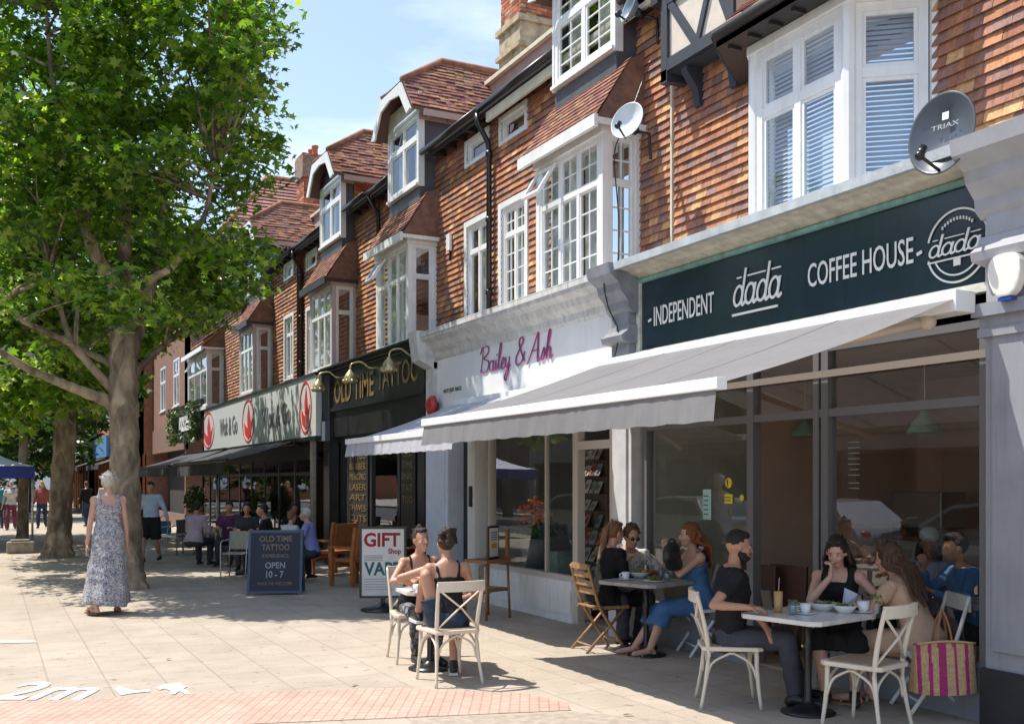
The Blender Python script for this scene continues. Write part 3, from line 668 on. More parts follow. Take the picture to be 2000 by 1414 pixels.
def dada_strokes():
    S = []
    x = 0
    for ch in 'dada':
        S.append((el(x + .28, .30, .22, .30, 0, 360), .085))
        if ch == 'd': S.append((smooth([(x + .52, 1.12), (x + .51, .6), (x + .50, .15), (x + .57, 0), (x + .70, .08)]), .10))
        else: S.append((smooth([(x + .52, .60), (x + .50, .3), (x + .50, .12), (x + .57, 0), (x + .70, .08)]), .10))
        x += .62
    for a, b in ((.10, .34), (.68, 1.60), (1.92, 2.36)): S.append(([(a, .86), (b, .86)], .045))
    S.append(([(.1, -.28), (2.45, -.28)], .07))
    return S, 2.55
def strokes(name, S, W_, X, ya, za, yb, h, par, m, shear=.22, lift=.012, fr=None):
    q = MB(); L = ya - yb; sx = L / (W_ + shear); i = 0
    Fq = fr or (lambda u, v, d: (X - lift - d, ya - u * sx, za + v * h))
    for pts, w in S:
        i += 1
        q.strip(lambda u, v, d: Fq(u + shear * v, v, d), pts, w, 0, .006 + .0004 * i, closed=(pts[0] == pts[-1] or math.dist(pts[0], pts[-1]) < 1e-6))
    return q.build(name, m, par)
def cafe_front():
    X = 6.30; F = FX(X); far, near = 9.25, 4.95
    # fascia sign board (deep blue green) with cream moulded frame
    q = MB(); q.box(F, near - .02, far, 3.13, 3.86, -.06, 0); sb = q.build('sign_board', mat('sign_slate', (.020, .036, .052), .16, spec=.6, var=.12, vscale=2, streak=.15), cafe)
    Z = lambda px, py: ZZ(px, py, X)
    textfit('lettering', 'INDEPENDENT', LETTER, X, UY(1279), Z(1279, 637), UY(1396), .20, sb, bold=.004)
    textfit('lettering', 'COFFEE HOUSE', LETTER, X, UY(1580), Z(1580, 562), UY(1786), .20, sb, bold=.004)
    S, W_ = dada_strokes(); strokes('lettering', S, W_, X, UY(1432), Z(1432, 600), UY(1537), .30, sb, LETTER)
    q = MB()
    for a, b in (((1268, 628), (1274, 624)), ((1793, 498), (1803, 492))):
        q.bar(F, (UY(a[0]), Z(*a)), (UY(b[0]), Z(*b)), .025, .01, .016)
    # round emblem
    cy, cz = UY(1872), Z(1872, 480); rr = .265
    ell = lambda r, a0, a1: [(cy - r * math.cos(R(a0 + (a1 - a0) * i / 40)), cz + r * math.sin(R(a0 + (a1 - a0) * i / 40))) for i in range(41)]
    q.strip(F, ell(rr, 15, 165), .014, .01, .017); q.strip(F, ell(rr, 195, 345), .014, .01, .0172)
    q.box(F, cy - .03, cy + .03, cz - .145, cz - .095, .01, .018)
    q.strip(F, ell(rr * .80, 205, 335), .012, .01, .0165)
    for a in range(50, 131, 8): y_, z_ = cy - .2 * math.cos(R(a)), cz + .2 * math.sin(R(a)); q.box(F, y_ - .006, y_ + .006, z_ - .012, z_ + .012, .01, .0163)
    q.build('emblem', LETTER, sb)
    strokes('lettering', S, W_, X, cy + .26, cz - .05, cy - .25, .14, sb, LETTER, lift=.018)
    q = MB(); CW = mat('weathered_cream', (.60, .60, .52), .6, var=.25, vscale=9, bump=.2)
    q.box(F, near - .05, far + .06, 3.06, 3.125, -.06, .05); q.box(F, far + .002, far + .07, 3.125, 3.92, -.06, .03); q.box(F, near - .09, near - .022, 3.125, 3.92, -.06, .03)
    q.build('sign_frame', CW, cafe)
    q = MB(); q.box(F, near - .05, far + .06, 3.865, 3.90, -.06, .05); q.build('verdigris_strip', mat('verdigris', (.22, .40, .36), .6, var=.3, vscale=10), cafe)
    q = MB(); cornice(q, near - .6, far + .3, 3.90, 4.02, X, X - .30); q.build('cornice', mat('worn_cream_cornice', (.52, .49, .40), .7, var=.22, vscale=10, bump=.2), cafe)
    q = MB(); q.bx(X - .33, WX + .1, near - .9, far + .32, 4.022, 4.045); q.bx(X - .36, X - .31, near - .9, far + .32, 3.98, 4.06)
    q.build('lead_flashing', mat('flashing', (.42, .45, .47), .45, var=.2, vscale=6, bump=.2), cafe)
    # shop window: jambs, mullions, transom, recess head
    q = MB(); GX = 6.36; Fg = FX(GX)
    y1, y2, y3 = UY(1472, GX), UY(1602, GX), UY(1617, GX); zt = 2.30
    for a, b in ((far - .07, far), (y1 - .05, y1 + .04), (y2 - .03, y2 + .035), (y3 - .05, y3 + .03), (near, near + .06)): q.box(Fg, a, b, .10, 2.86, -.04, .05)
    q.box(Fg, near, far, zt - .035, zt + .035, -.035, .045); q.box(Fg, near, far, 2.82, 2.88, -.035, .046); q.box(Fg, y1, far, .36, .44, -.035, .047); q.box(Fg, near, y3, .36, .42, -.035, .047)
    wf = q.build('shop_window', GREYFRAME, cafe)
    q = MB()
    for a, b, c, d in ((y1 + .04, far - .07, .44, zt - .035), (y1 + .04, far - .07, zt + .035, 2.82), (y2 + .035, y1 - .05, zt + .035, 2.82), (near + .06, y3 - .05, .42, zt - .035), (near + .06, y3 - .05, zt + .035, 2.82)):
        q.add([Fg(a, c, 0), Fg(b, c, 0), Fg(b, d, 0), Fg(a, d, 0)], [(0, 1, 2, 3)])
    q.build('pane', SHOPGLASS, wf, recalc=False)
    q = MB(); q.box(Fg, y1, far, .0, .36, -.12, .03); q.build('stall_riser', BLUEGREY, cafe); q = MB(); q.box(Fg, near, y3, .0, .36, -.12, .03); q.build('stall_riser', BLUEGREY, cafe)
    q = MB(); q.box(F, near, far, 2.88, 3.06, -.2, -.02); q.box(F, near, far, 2.60, 2.66, .0, .001); q.bx(X + .02, X + .1, near, far, 2.86, 3.06); q.build('window_head', mat('brown_grey_head', (.22, .19, .17), .6), cafe)
    # stickers on the first pane
    def sticker(px, py, w, h, col, s=None, tcol=None, rnd=False):
        y, z = UY(px, GX - .01), ZZ(px, py, GX - .01); q = MB(); Fz = FX(GX - .01)
        if rnd: q.prism(Fz, [(y + w / 2 * math.cos(k * math.pi / 10), z + w / 2 * math.sin(k * math.pi / 10)) for k in range(20)], 0, .002)
        else: q.box(Fz, y - w / 2, y + w / 2, z - h / 2, z + h / 2, 0, .002)
        o = q.build('sticker', mat('sticker_%s' % str(col), col, .5), wf)
    sticker(1423, 943, .10, .1, (.75, .60, .03), rnd=True); sticker(1423, 974, .12, .09, (.75, .62, .05)); sticker(1449, 972, .06, .08, (.72, .58, .05), rnd=True); sticker(1381, 985, .13, .30, (.36, .60, .58))
    q = MB(); Fz = FX(GX - .013); y, z = UY(1423, GX), ZZ(1423, 943, GX); q.box(Fz, y - .008, y + .008, z - .015, z + .035, 0, .001); q.box(Fz, y - .008, y + .008, z - .033, z - .022, 0, .001)
    y, z = UY(1381, GX), ZZ(1381, 985, GX)
    for k in range(5): q.box(Fz, y - .035, y + .035, z + .08 - k * .045, z + .09 - k * .045, 0, .0012)
    y, z = UY(1423, GX), ZZ(1423, 974, GX)
    for k in range(2): q.box(Fz, y - .045, y + .045, z - .02 + k * .03, z - .012 + k * .03, 0, .0012)
    q.build('sticker_print', mat('print_black', (.03, .03, .03), .6), wf)
    # pilasters
    def pilaster(y0, y1, m, base, cap_):
        q = MB(); q.box(F, y0, y1, .42, 2.95, -.2, .10); q.box(F, y0 + .07, y1 - .07, .55, 2.72, .10, .125); q.box(F, y0 - .03, y1 + .03, 2.72, 2.78, -.19, .15); q.box(F, y0 - .05, y1 + .05, 2.86, 2.95, -.19, .19); q.box(F, y0 - .02, y1 + .02, 2.78, 2.86, -.19, .14); q.build('pilaster', m, cafe)
        q = MB(); q.box(F, y0 - .02, y1 + .02, 0, .42, -.2, .14); q.build('pilaster_base', base, cafe)
        q = MB(); q.box(F, y0 + .02, y1 - .02, 2.952, 3.62, -.2, .12)
        Fy = FN(y0); pr = [(X - .10, 3.55), (X - .16, 3.60), (X - .17, 3.68), (X - .26, 3.78), (X - .28, 3.86), (X - .40, 3.95), (X - .42, 4.06), (X + .2, 4.06), (X + .2, 3.55)]
        q.prism(Fy, pr, .04, -(y1 - y0) - .04); q.prism(Fy, [(X - .10, 3.22), (X - .22, 3.24), (X - .24, 3.30), (X - .16, 3.36), (X - .13, 3.42), (X + .1, 3.42), (X + .1, 3.22)], .02, -(y1 - y0) - .02)
        q.build('console_bracket', cap_, cafe)
    pilaster(near - .80, near - .08, BLUEGREY, mat('plinth_black', (.02, .02, .022), .6, var=.3, vscale=4), mat('grey_console', (.36, .36, .38), .5, var=.1))
    pilaster(far + .06, far + .44, mat('light_pilaster', (.55, .56, .58), .5, var=.1), mat('light_pilaster'), mat('grey_console2', (.24, .25, .27), .5, var=.2, bump=.1))
    q = MB(); q.box(F, near - 4.5, near - .75, 0, 3.9, -.2, .02); q.build('neighbour_front', BLUEGREY, cafe)
    # interior
    q = MB(); q.bx(10.6, 10.7, near - .2, far + .2, 0, 3.3); q.bx(6.5, 10.6, far + .1, far + .2, 0, 3.3); q.bx(6.5, 10.6, near - .2, near - .1, 0, 3.3); q.bx(6.45, 10.6, near - .1, far + .1, 3.0, 3.1)
    q.build('interior_wall', mat('cafe_brown_wall', (.66, .50, .41), .85, var=.08, vscale=2), cafe)
    q = MB(); q.bx(6.4, 10.6, near - .1, far + .1, .004, .03); q.build('interior_floor', mat('cafe_floor', (.34, .26, .19), .5, var=.2), cafe)
    q = MB(); yy = UY(1670, GX); 
    for k in range(9): w = random.uniform(.05, .13); q.box(FX(GX - .012), yy - w / 2, yy + w / 2, 1.66 + k * .045 + .02 * (k > 1), 1.666 + k * .045 + .02 * (k > 1), 0, .001)
    q.build('window_print', mat('print_white', (.26, .26, .25), .6), wf)
    q = MB(); q.bx(6.5, 7.75, far + .03, far + .09, .03, 2.95); q.build('partition', mat('olive_partition', (.42, .43, .37), .8, var=.08), cafe)
    # inner pale door frames, counter
    q = MB(); q.bx(9.9, 10.0, 6.0, 6.12, 0, 2.2); q.bx(9.9, 10.0, 6.9, 7.02, 0, 2.2); q.bx(9.9, 10.0, 6.12, 6.9, 2.1, 2.2); q.build('inner_door_frame', WHITE, cafe)
cafe_front()
def cafe_inside_things():
    for i, (px, py, X, lb) in enumerate([(1806, 833, 8.0, 'mint green pendant lamp shining pale in the right shop window pane'), (1572, 842, 8.6, 'mint green pendant lamp seen above the open doorway')]):
        t = thing('pendant_lamp', lb, 'lamp', (X, UY(px, X), 0), group='mint pendant lamps in the cafe'); z = ZZ(px, py, X)
        q = MB(); q.lathe((0, 0, z - .06), [(.17, 0), (.165, .02), (.12, .10), (.05, .17), (.03, .22), (.01, .22), (.028, .2), (.11, .09), (.155, .01)], 20); q.build('lamp_shade', mat('mint_enamel', (.30, .52, .40), .35), t)
        q = MB(); q.tube([(0, 0, z + .15), (0, 0, 3.0)], .006, 6); q.build('cord', mat('white_cord', (.7, .68, .6), .6), t)
    for i, (y, z, w, h, lb) in enumerate([(7.62, 1.65, .5, .75, 'small amber landscape picture in pale frame on the brown wall'), (6.2, 1.6, .7, .9, 'large dark picture behind the right shop window pane')]):
        t = thing('picture', lb, 'picture', (10.58, y, 0)); F = FX(0)
        q = MB(); q.box(F, -w / 2, w / 2, z - h / 2, z + h / 2, 0, .03); q.build('frame', CREAM, t)
        q = MB(); q.box(F, -w / 2 + .05, w / 2 - .05, z, z + h / 2 - .05, .03, .034); q.build('canvas', mat('canvas_dark', (.07, .09, .08), .7, var=.5, vscale=5), t)
        q = MB(); q.box(F, -w / 2 + .05, w / 2 - .05, z - h / 2 + .05, z, .03, .035); q.build('canvas', mat('canvas_amber', (.30, .15, .04), .7, var=.5, vscale=5), t)
cafe_inside_things()
t = thing('cafe_counter', 'pale fronted service counter deep inside the coffee house', 'counter', (9.6, 7.9, 0)); q = MB(); q.bx(-.3, .3, -1.0, 1.0, 0, 1.05); q.build('front', mat('counter_front', (.45, .42, .38), .6, var=.1), t); q = MB(); q.bx(-.36, .36, -1.05, 1.05, 1.05, 1.10); q.build('worktop', mat('counter_top', (.16, .09, .05), .35), t)
for k_ in range(3): q = MB(); q.bx(-.31, -.302, -.9 + k_ * .64, -.36 + k_ * .64, .12, .95); q.build('door', mat('counter_door', (.38, .35, .31), .6), t)
t = thing('coffee_machine', 'steel coffee machine on the counter inside the coffee house', 'coffee machine', (9.6, 8.3, 1.1)); q = MB(); q.bx(-.2, .2, -.35, .35, .08, .5); q.build('body', mat('machine_steel', (.5, .5, .5), .25, metal=.9), t, bevel=.02); q = MB(); q.bx(-.25, -.2, -.3, .3, .02, .1); q.build('drip_tray', BLACKP, t)
# ---- gift shop front (white)
def gift_front():
    X = 6.30; F = FX(X); far, near = 14.95, 9.72; Z = lambda px, py: ZZ(px, py, X)
    q = MB(); q.box(F, near, far, 2.86, 3.62, -.06, 0); sb = q.build('sign_board', mat('sign_white', (.80, .80, .80), .3, var=.03, streak=.06), gift)
    MAG = mat('magenta_lettering', (.30, .055, .19), .5)
    S = [(smooth([(.15, 0), (.2, .5), (.22, 1.0)]), .035), (smooth([(.02, .75), (.2, 1.02), (.55, .98), (.6, .75), (.3, .55), (.65, .4), (.62, .08), (.35, 0), (.1, .12)]), .05)]
    def a_(x, s=1): return [(el(x + .16, .20, .13, .20), .04), (smooth([(x + .31, .40), (x + .29, .12), (x + .35, 0), (x + .45, .10)]), .05)]
    S += a_(.72); S += [(smooth([(1.2, .4), (1.18, .1), (1.24, 0), (1.33, .12)]), .05), ([(1.22, .55), (1.25, .6)], .05)]
    S += [(smooth([(1.33, .12), (1.5, .7), (1.48, 1.0), (1.4, .8), (1.39, .15), (1.46, 0), (1.56, .1)]), .045)]
    S += [(smooth([(1.56, .12), (1.75, .28), (1.7, .42), (1.58, .25), (1.62, .03), (1.75, 0), (1.86, .14)]), .04)]
    S += [(smooth([(1.86, .4), (1.87, .1), (1.97, .02), (2.08, .2)]), .045), (smooth([(2.11, .4), (2.08, -.1), (1.98, -.45), (1.86, -.38), (2.0, -.1), (2.2, .08)]), .045)]
    S += [(smooth([(3.1, .1), (2.7, .75), (2.78, .98), (2.95, .85), (2.62, .4), (2.55, .15), (2.7, 0), (2.95, .12), (3.08, .45)]), .05)]
    S += [(smooth([(3.3, -.05), (3.5, .3), (3.85, 1.05)]), .035), (smooth([(3.85, 1.05), (3.88, .5), (3.92, 0), (4.02, .08)]), .06), ([(3.5, .38), (3.95, .40)], .035)]
    S += [(smooth([(4.1, .05), (4.25, .42), (4.3, .2), (4.24, .02), (4.1, .03)]), .045)]
    S += [(smooth([(4.36, .1), (4.55, .8), (4.52, 1.0), (4.45, .7), (4.44, 0)]), .045), (smooth([(4.44, .2), (4.56, .4), (4.64, .3), (4.62, .08), (4.68, 0), (4.78, .1)]), .05)]
    strokes('lettering', S, 4.8, X, UY(937), Z(937, 730), UY(1086), .36, sb, MAG, shear=.12)
    textfit('lettering', 'NOT JUST BAGS', mat('print_black', (.03, .03, .03), .6), X, UY(868), Z(868, 768), UY(902), .06, sb)
    q = MB(); cornice(q, near - .02, far + .35, 3.62, 4.03, X, X - .30); q.bx(X - .30, WX + .05, near, far + .3, 4.035, 4.05)
    q.box(F, near, far, 2.80, 2.858, -.06, .05); q.box(F, far, far + .33, 2.2, 3.60, -.1, .06); q.build('cornice', STONE, gift)
    q = MB(); q.prism(FN(far), [(X - .05, 3.5), (X - .3, 3.62), (X - .34, 3.9), (X - .36, 4.08), (X, 4.08), (X, 3.5)], 0, -.34); q.build('console_bracket', STONE, gift)
    LB = mat('pale_blue_paint', (.66, .70, .77), .45, var=.06, streak=.1)
    yA, yB = UY(845), UY(882)
    q = MB(); q.box(F, yB, far + .33, 0, 2.6, -.2, .06); q.box(F, yB + .08, far + .2, .2, 2.4, .06, .09); q.build('pilaster', LB, gift)
    # side door
    d0, d1 = UY(918), UY(886); Fd = FX(X + .18)
    q = MB(); q.box(Fd, d0, d1, .03, 2.35, -.05, 0)
    for a in (.3, 1.35): q.box(Fd, d0 + .08, d1 - .08, a, a + .8, 0, .015)
    dr = q.build('side_door', BLACKP, gift); q = MB(); q.box(Fd, d0 + .3, d1 - .3, 1.0, 1.04, 0, .03); q.tube([(X + .12, d0 + .1, 1.1), (X + .12, d0 + .1, 1.2)], .02); q.build('letter_plate', mat('chrome', (.6, .6, .62), .2, metal=1), dr)
    textfit('house_number', '21', mat('silver_paint', (.5, .5, .5), .3, metal=.5), X + .18, d1 - .3, 1.75, d0 + .28, .22, dr, shear=.2)
    e0, e1 = UY(932), UY(918)
    q = MB(); q.box(F, e0, e1, 0, 2.75, -.2, .04); q.build('door_post', WHITE, gift); q = MB(); q.box(F, (e0 + e1) / 2 - .05, (e0 + e1) / 2 + .03, 1.35, 1.65, .04, .07); q.build('intercom', BLACKP, gift)
    # display window
    w0, w1 = UY(1120), UY(955); GX = X + .05; Fg = FX(GX); hh = 2.75
    BE = mat('beige_post', (.55, .50, .44), .5)
    q = MB(); q.box(Fg, w0 - .10, w0 + .02, .0, hh, -.05, .05); q.box(Fg, w1 - .03, w1 + .03, .5, hh, -.05, .05); q.box(Fg, w0, w1, .50, .57, -.05, .06); q.box(Fg, w0, w1, hh - .05, hh, -.05, .05)
    ym = UY(1068, GX); q.box(Fg, ym - .02, ym + .02, .55, hh, -.03, .02); sw = q.build('shop_window', BE, gift)
    q = MB(); q.add([Fg(w0, .55, 0), Fg(w1, .55, 0), Fg(w1, hh, 0), Fg(w0, hh, 0)], [(0, 1, 2, 3)])
    q.add([(GX, w1, .55), (GX + .5, w1 + .5, .55), (GX + .5, w1 + .5, hh), (GX, w1, hh)], [(0, 1, 2, 3)]); q.build('pane', SHOPGLASS, sw, recalc=False)
    q = MB(); q.box(F, w0 + .0, w1 + .1, 0, .50, -.25, .03); q.box(F, w0, w1, .10, .40, .03, .045); q.build('stall_riser', WHITE, gift)
    q = MB(); q.bx(X + .02, X + .5, w1 + .1, w1 + .55, 0, .5); q.build('lobby_panel', mat('tan_panel', (.32, .24, .19), .6), gift); q = MB(); q.bx(GX - .01, GX + .3, near - .1, w0 - .1, hh - .3, 2.86); q.build('lobby_panel', mat('tan_panel', (.32, .24, .19), .6), gift)
    # shop door frame at the near side
    n0, n1 = UY(1192), w0 - .1
    q = MB(); q.box(Fg, n0 - .06, n0, 0, hh, -.05, .06); q.box(Fg, n0, n1, 2.10, 2.2, -.05, .05); q.build('door_frame', BE, gift)
    # interior
    q = MB(); q.bx(9.8, 9.9, near - .1, far + .1, 0, 3.2); q.bx(6.5, 9.8, far - .05, far, 0, 3.2); q.bx(6.62, 9.8, near - .1, near, 0, 3.2); q.bx(6.42, 9.8, near, far - .05, 2.95, 3.02)
    q.build('interior_wall', mat('gift_wall', (.50, .47, .43), .85), gift); q = MB(); q.bx(6.4, 9.8, near, far - .05, .004, .03); q.build('interior_floor', mat('cafe_floor'), gift)
    q = MB(); q.bx(GX + .05, GX + .75, w0 + .05, w1, .46, .50); q.build('display_shelf', mat('light_ply', (.42, .38, .31), .6), gift)
gift_front()
def gift_inside():
    # card rack in the doorway, filled with greeting cards
    y0, y1 = UY(1188, 6.75), UY(1136, 6.75); t = thing('card_rack', 'tall rack of greeting cards just inside the gift shop doorway', 'card rack', (6.75, (y0 + y1) / 2, 0)); h = (y1 - y0) / 2
    q = MB(); q.bx(-.02, .25, -h, h, 0, 2.2)
    for k in range(9): q.bx(-.14, -.02, -h, h, .30 + k * .21, .31 + k * .21)
    q.build('rack', mat('rack_brown', (.10, .07, .055), .7), t)
    cols = [(.5, .48, .44), (.55, .4, .36), (.25, .3, .33), (.4, .42, .4), (.6, .58, .5), (.35, .15, .12), (.12, .25, .22), (.45, .4, .3)]
    for k in range(9):
        u = -h + .03
        while u < h - .12:
            w = random.uniform(.09, .14); hh = random.uniform(.11, .17); z = .312 + k * .21
            if random.random() < .85:
                c = random.choice(cols); q = MB(); q.add([(-.12, u, z), (-.12, u + w, z), (-.05, u + w, z + hh), (-.05, u, z + hh)], [(0, 1, 2, 3)], c)
                c2 = tuple(v * .4 for v in c); q.add([(-.118, u + w * .25, z + hh * .3), (-.118, u + w * .7, z + hh * .3), (-.087, u + w * .7, z + hh * .7), (-.087, u + w * .25, z + hh * .7)], [(0, 1, 2, 3)], c2); q.build('greeting_card', mat('card_print', (.5, .5, .5), .6, attr=True), t, recalc=False)
            u += w + .02
    # flowers
    t = thing('flower_display', 'orange flowers over green foliage in a pot inside the gift shop window', 'flowers', (6.85, UY(1045, 6.85), .5))
    q = MB(); q.lathe((0, 0, 0), [(.16, 0), (.20, .25), (.21, .42), (.19, .42)], 16); q.build('pot', mat('pot_grey', (.25, .25, .26), .5), t)
    q = MB()
    for i in range(420):
        a = random.uniform(0, 6.28); r = random.uniform(0, .42) ; z = .45 + random.uniform(0, .25) * (1 - r); p = Vector((r * math.cos(a), r * 1.2 * math.sin(a), z)); d = Vector((random.gauss(0, 1), random.gauss(0, 1), random.gauss(0, 1))).normalized() * .05; e = d.cross(Vector((.3, .5, .8))).normalized() * .02
        k = random.uniform(.6, 1.4); q.add([p - d, p + e, p + d, p - e], [(0, 1, 2, 3)], (.07 * k, .16 * k, .03 * k))
    q.build('foliage', mat('plant_leaf', (.06, .14, .03), .5, attr=True), t, recalc=False)
    q = MB()
    for i in range(170):
        a = random.uniform(0, 6.28); r = random.uniform(0, .26); z = .62 + random.uniform(0, .42) * (1 - r * 2); q.ell((r * math.cos(a), r * math.sin(a), z), (.035, .035, .022), n=6, col=random.choice([(.75, .16, .03), (.8, .3, .05), (.6, .08, .03)]))
    q.build('blooms', mat('petal', (.7, .2, .05), .6, attr=True), t, recalc=False)
    for i, (px, X, w, z0, z1, c, lb) in enumerate([(1000, 7.6, .5, .5, 1.0, (.42, .41, .38), 'pale gift box stack on the window display shelf'), (1095, 6.8, .22, .5, .78, (.28, .40, .30), 'small green gift tin beside the flower pot in the shop window')]):
        t = thing('gift_box', lb, 'box', (X, UY(px, X), z0)); q = MB(); q.bx(-w / 2, w / 2, -w / 2, w / 2, 0, z1 - z0); q.build('box', mat('giftbox%d' % i, c, .6), t); q = MB(); q.bx(-w / 2 - .01, w / 2 + .01, -w / 2 - .01, w / 2 + .01, z1 - z0 - .06, z1 - z0 + .01); q.build('lid', mat('giftlid%d' % i, tuple(v * .8 for v in c), .6), t)
gift_inside()
# ---- tattoo shop front (black)
GOLD = mat('gold_leaf_paint', (.27, .19, .085), .45, metal=.3)
def tattoo_front():
    X = 6.30; F = FX(X); near, far = 15.32, 20.75; Z = lambda px, py: ZZ(px, py, X)
    BP = mat('shop_black', (.016, .016, .018), .35, var=.3, vscale=3)
    q = MB(); q.box(F, near, far, 3.22, 3.90, -.06, .04); sb = q.build('sign_board', BP, tatt)
    textfit('lettering', 'OLD TIME', GOLD, X - .04, UY(658), 3.30, UY(735), .46, sb, bold=.012)
    textfit('lettering', 'TATTOO', GOLD, X - .04, UY(742), 3.38, UY(824), .40, sb, bold=.008)
    q = MB(); cornice(q, near, far + .1, 3.90, 4.03, X, X - .22); q.bx(X - .2, WX, near, far, 4.035, 4.05); q.box(F, near, far, 3.14, 3.215, -.05, .08); q.box(F, near, far, 2.62, 3.14, -.06, .02)
    q.box(F, far - .35, far + .05, 0, 3.9, -.1, .10); q.box(F, near, near + .3, 0, 3.9, -.1, .07); q.build('fascia', BP, tatt)
    q = MB(); q.box(F, far - .38, far + .06, 2.55, 2.95, .10, .2); q.build('roller_housing', mat('grey_box', (.13, .15, .18), .5), tatt)
    q = MB(); Fg = FX(X + .12)
    q.box(Fg, near, far, 0, .45, -.1, .04)
    for y in (UY(672), UY(716), UY(770), UY(812)): q.box(Fg, y - .06, y + .06, .45, 2.62, -.05, .04)
    q.box(Fg, near, far, 2.5, 2.62, -.05, .05); fr = q.build('shop_window', BP, tatt)
    q = MB(); q.add([Fg(near, .45, 0), Fg(far, .45, 0), Fg(far, 2.55, 0), Fg(near, 2.55, 0)], [(0, 1, 2, 3)]); q.build('pane', SHOPGLASS, fr, recalc=False)
    for a, b, lines in ((UY(712), UY(676), ['TATTOO', 'BARBER', 'PIERCING', 'LASER', 'ART', 'SHAVES', 'CUTS']), (UY(804), UY(777), ['OLD', 'TIME', 'INK', 'TAT', 'TOO'])):
        q = MB(); q.box(Fg, a, b, .75, 2.35, .045, .06); pb = q.build('price_board', mat('board_dark', (.035, .03, .022), .5), tatt)
        for i, s in enumerate(lines): textfit('lettering', s, GOLD, X + .12 - .06, b - .08, 2.15 - i * .2, a + .08, .12, pb)
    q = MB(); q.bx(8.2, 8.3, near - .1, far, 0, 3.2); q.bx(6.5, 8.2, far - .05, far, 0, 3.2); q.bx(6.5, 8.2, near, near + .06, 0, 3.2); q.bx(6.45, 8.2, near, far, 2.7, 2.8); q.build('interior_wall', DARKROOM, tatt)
tattoo_front()
def post(px, py_top, lb, X=5.9, r=.07, m=None):
    pass
# drain pipe column between tattoo shop and noodle bar
q = MB(); yy = 21.3; q.tube([(6.12, yy, 0), (6.12, yy, 2.7), (6.02, yy, 2.9), (6.02, yy, 3.1), (6.15, yy, 3.25), (6.15, yy, 4.0)], .065, 10); q.build('drain_column', mat('beige_pipe', (.38, .33, .28), .6, var=.2), tatt)
for i, (px, py, lb) in enumerate([(622, 752, 'ornate brass swan neck lamp at the far end of the black tattoo fascia'), (684, 735, 'ornate brass swan neck lamp in the middle of the black tattoo fascia'), (760, 712, 'ornate brass swan neck lamp nearest the white gift shop above the tattoo fascia')]):
    X = 5.78; y, z = UY(px, X), ZZ(px, py, X); t = thing('sign_lamp', lb, 'lamp', (X, y, z), group='brass lamps over the tattoo sign')
    q = MB(); q.lathe((0, 0, -.13), [(.13, 0), (.14, .05), (.09, .16), (.04, .22), (.02, .25)], 12)
    for k in range(8): a = k * .785; q.ell((.12 * math.cos(a), .12 * math.sin(a), -.09), .035, n=6)
    q.build('lamp_shade', mat('aged_brass', (.50, .42, .22), .35, metal=.5, var=.4, vscale=20), t)
    q = MB(); q.tube(smooth([(0, 0, .1), (.03, 0, .22), (.2, -.02, .26), (.35, -.06, .16), (.50, -.1, .18)]), .018, 6); q.build('arm', mat('aged_brass'), t)
t = thing('alarm_bell', 'round red alarm bell on the corner between tattoo shop and gift shop', 'alarm', (6.16, UY(843, 6.16), ZZ(843, 792, 6.16)))
q = MB(); q.lathe((0, 0, 0), [(.02, -.03), (.16, -.03), (.15, .03), (.10, .07), (.02, .08)], 20, tilt=Matrix.Rotation(R(-90), 3, 'Y') @ Matrix.Rotation(0, 3, 'X')); q.build('bell', mat('red_enamel', (.42, .03, .03), .3), t)
q = MB(); q.bx(.02, .1, -.05, .05, -.05, .05); q.build('bracket', BLACKP, t)
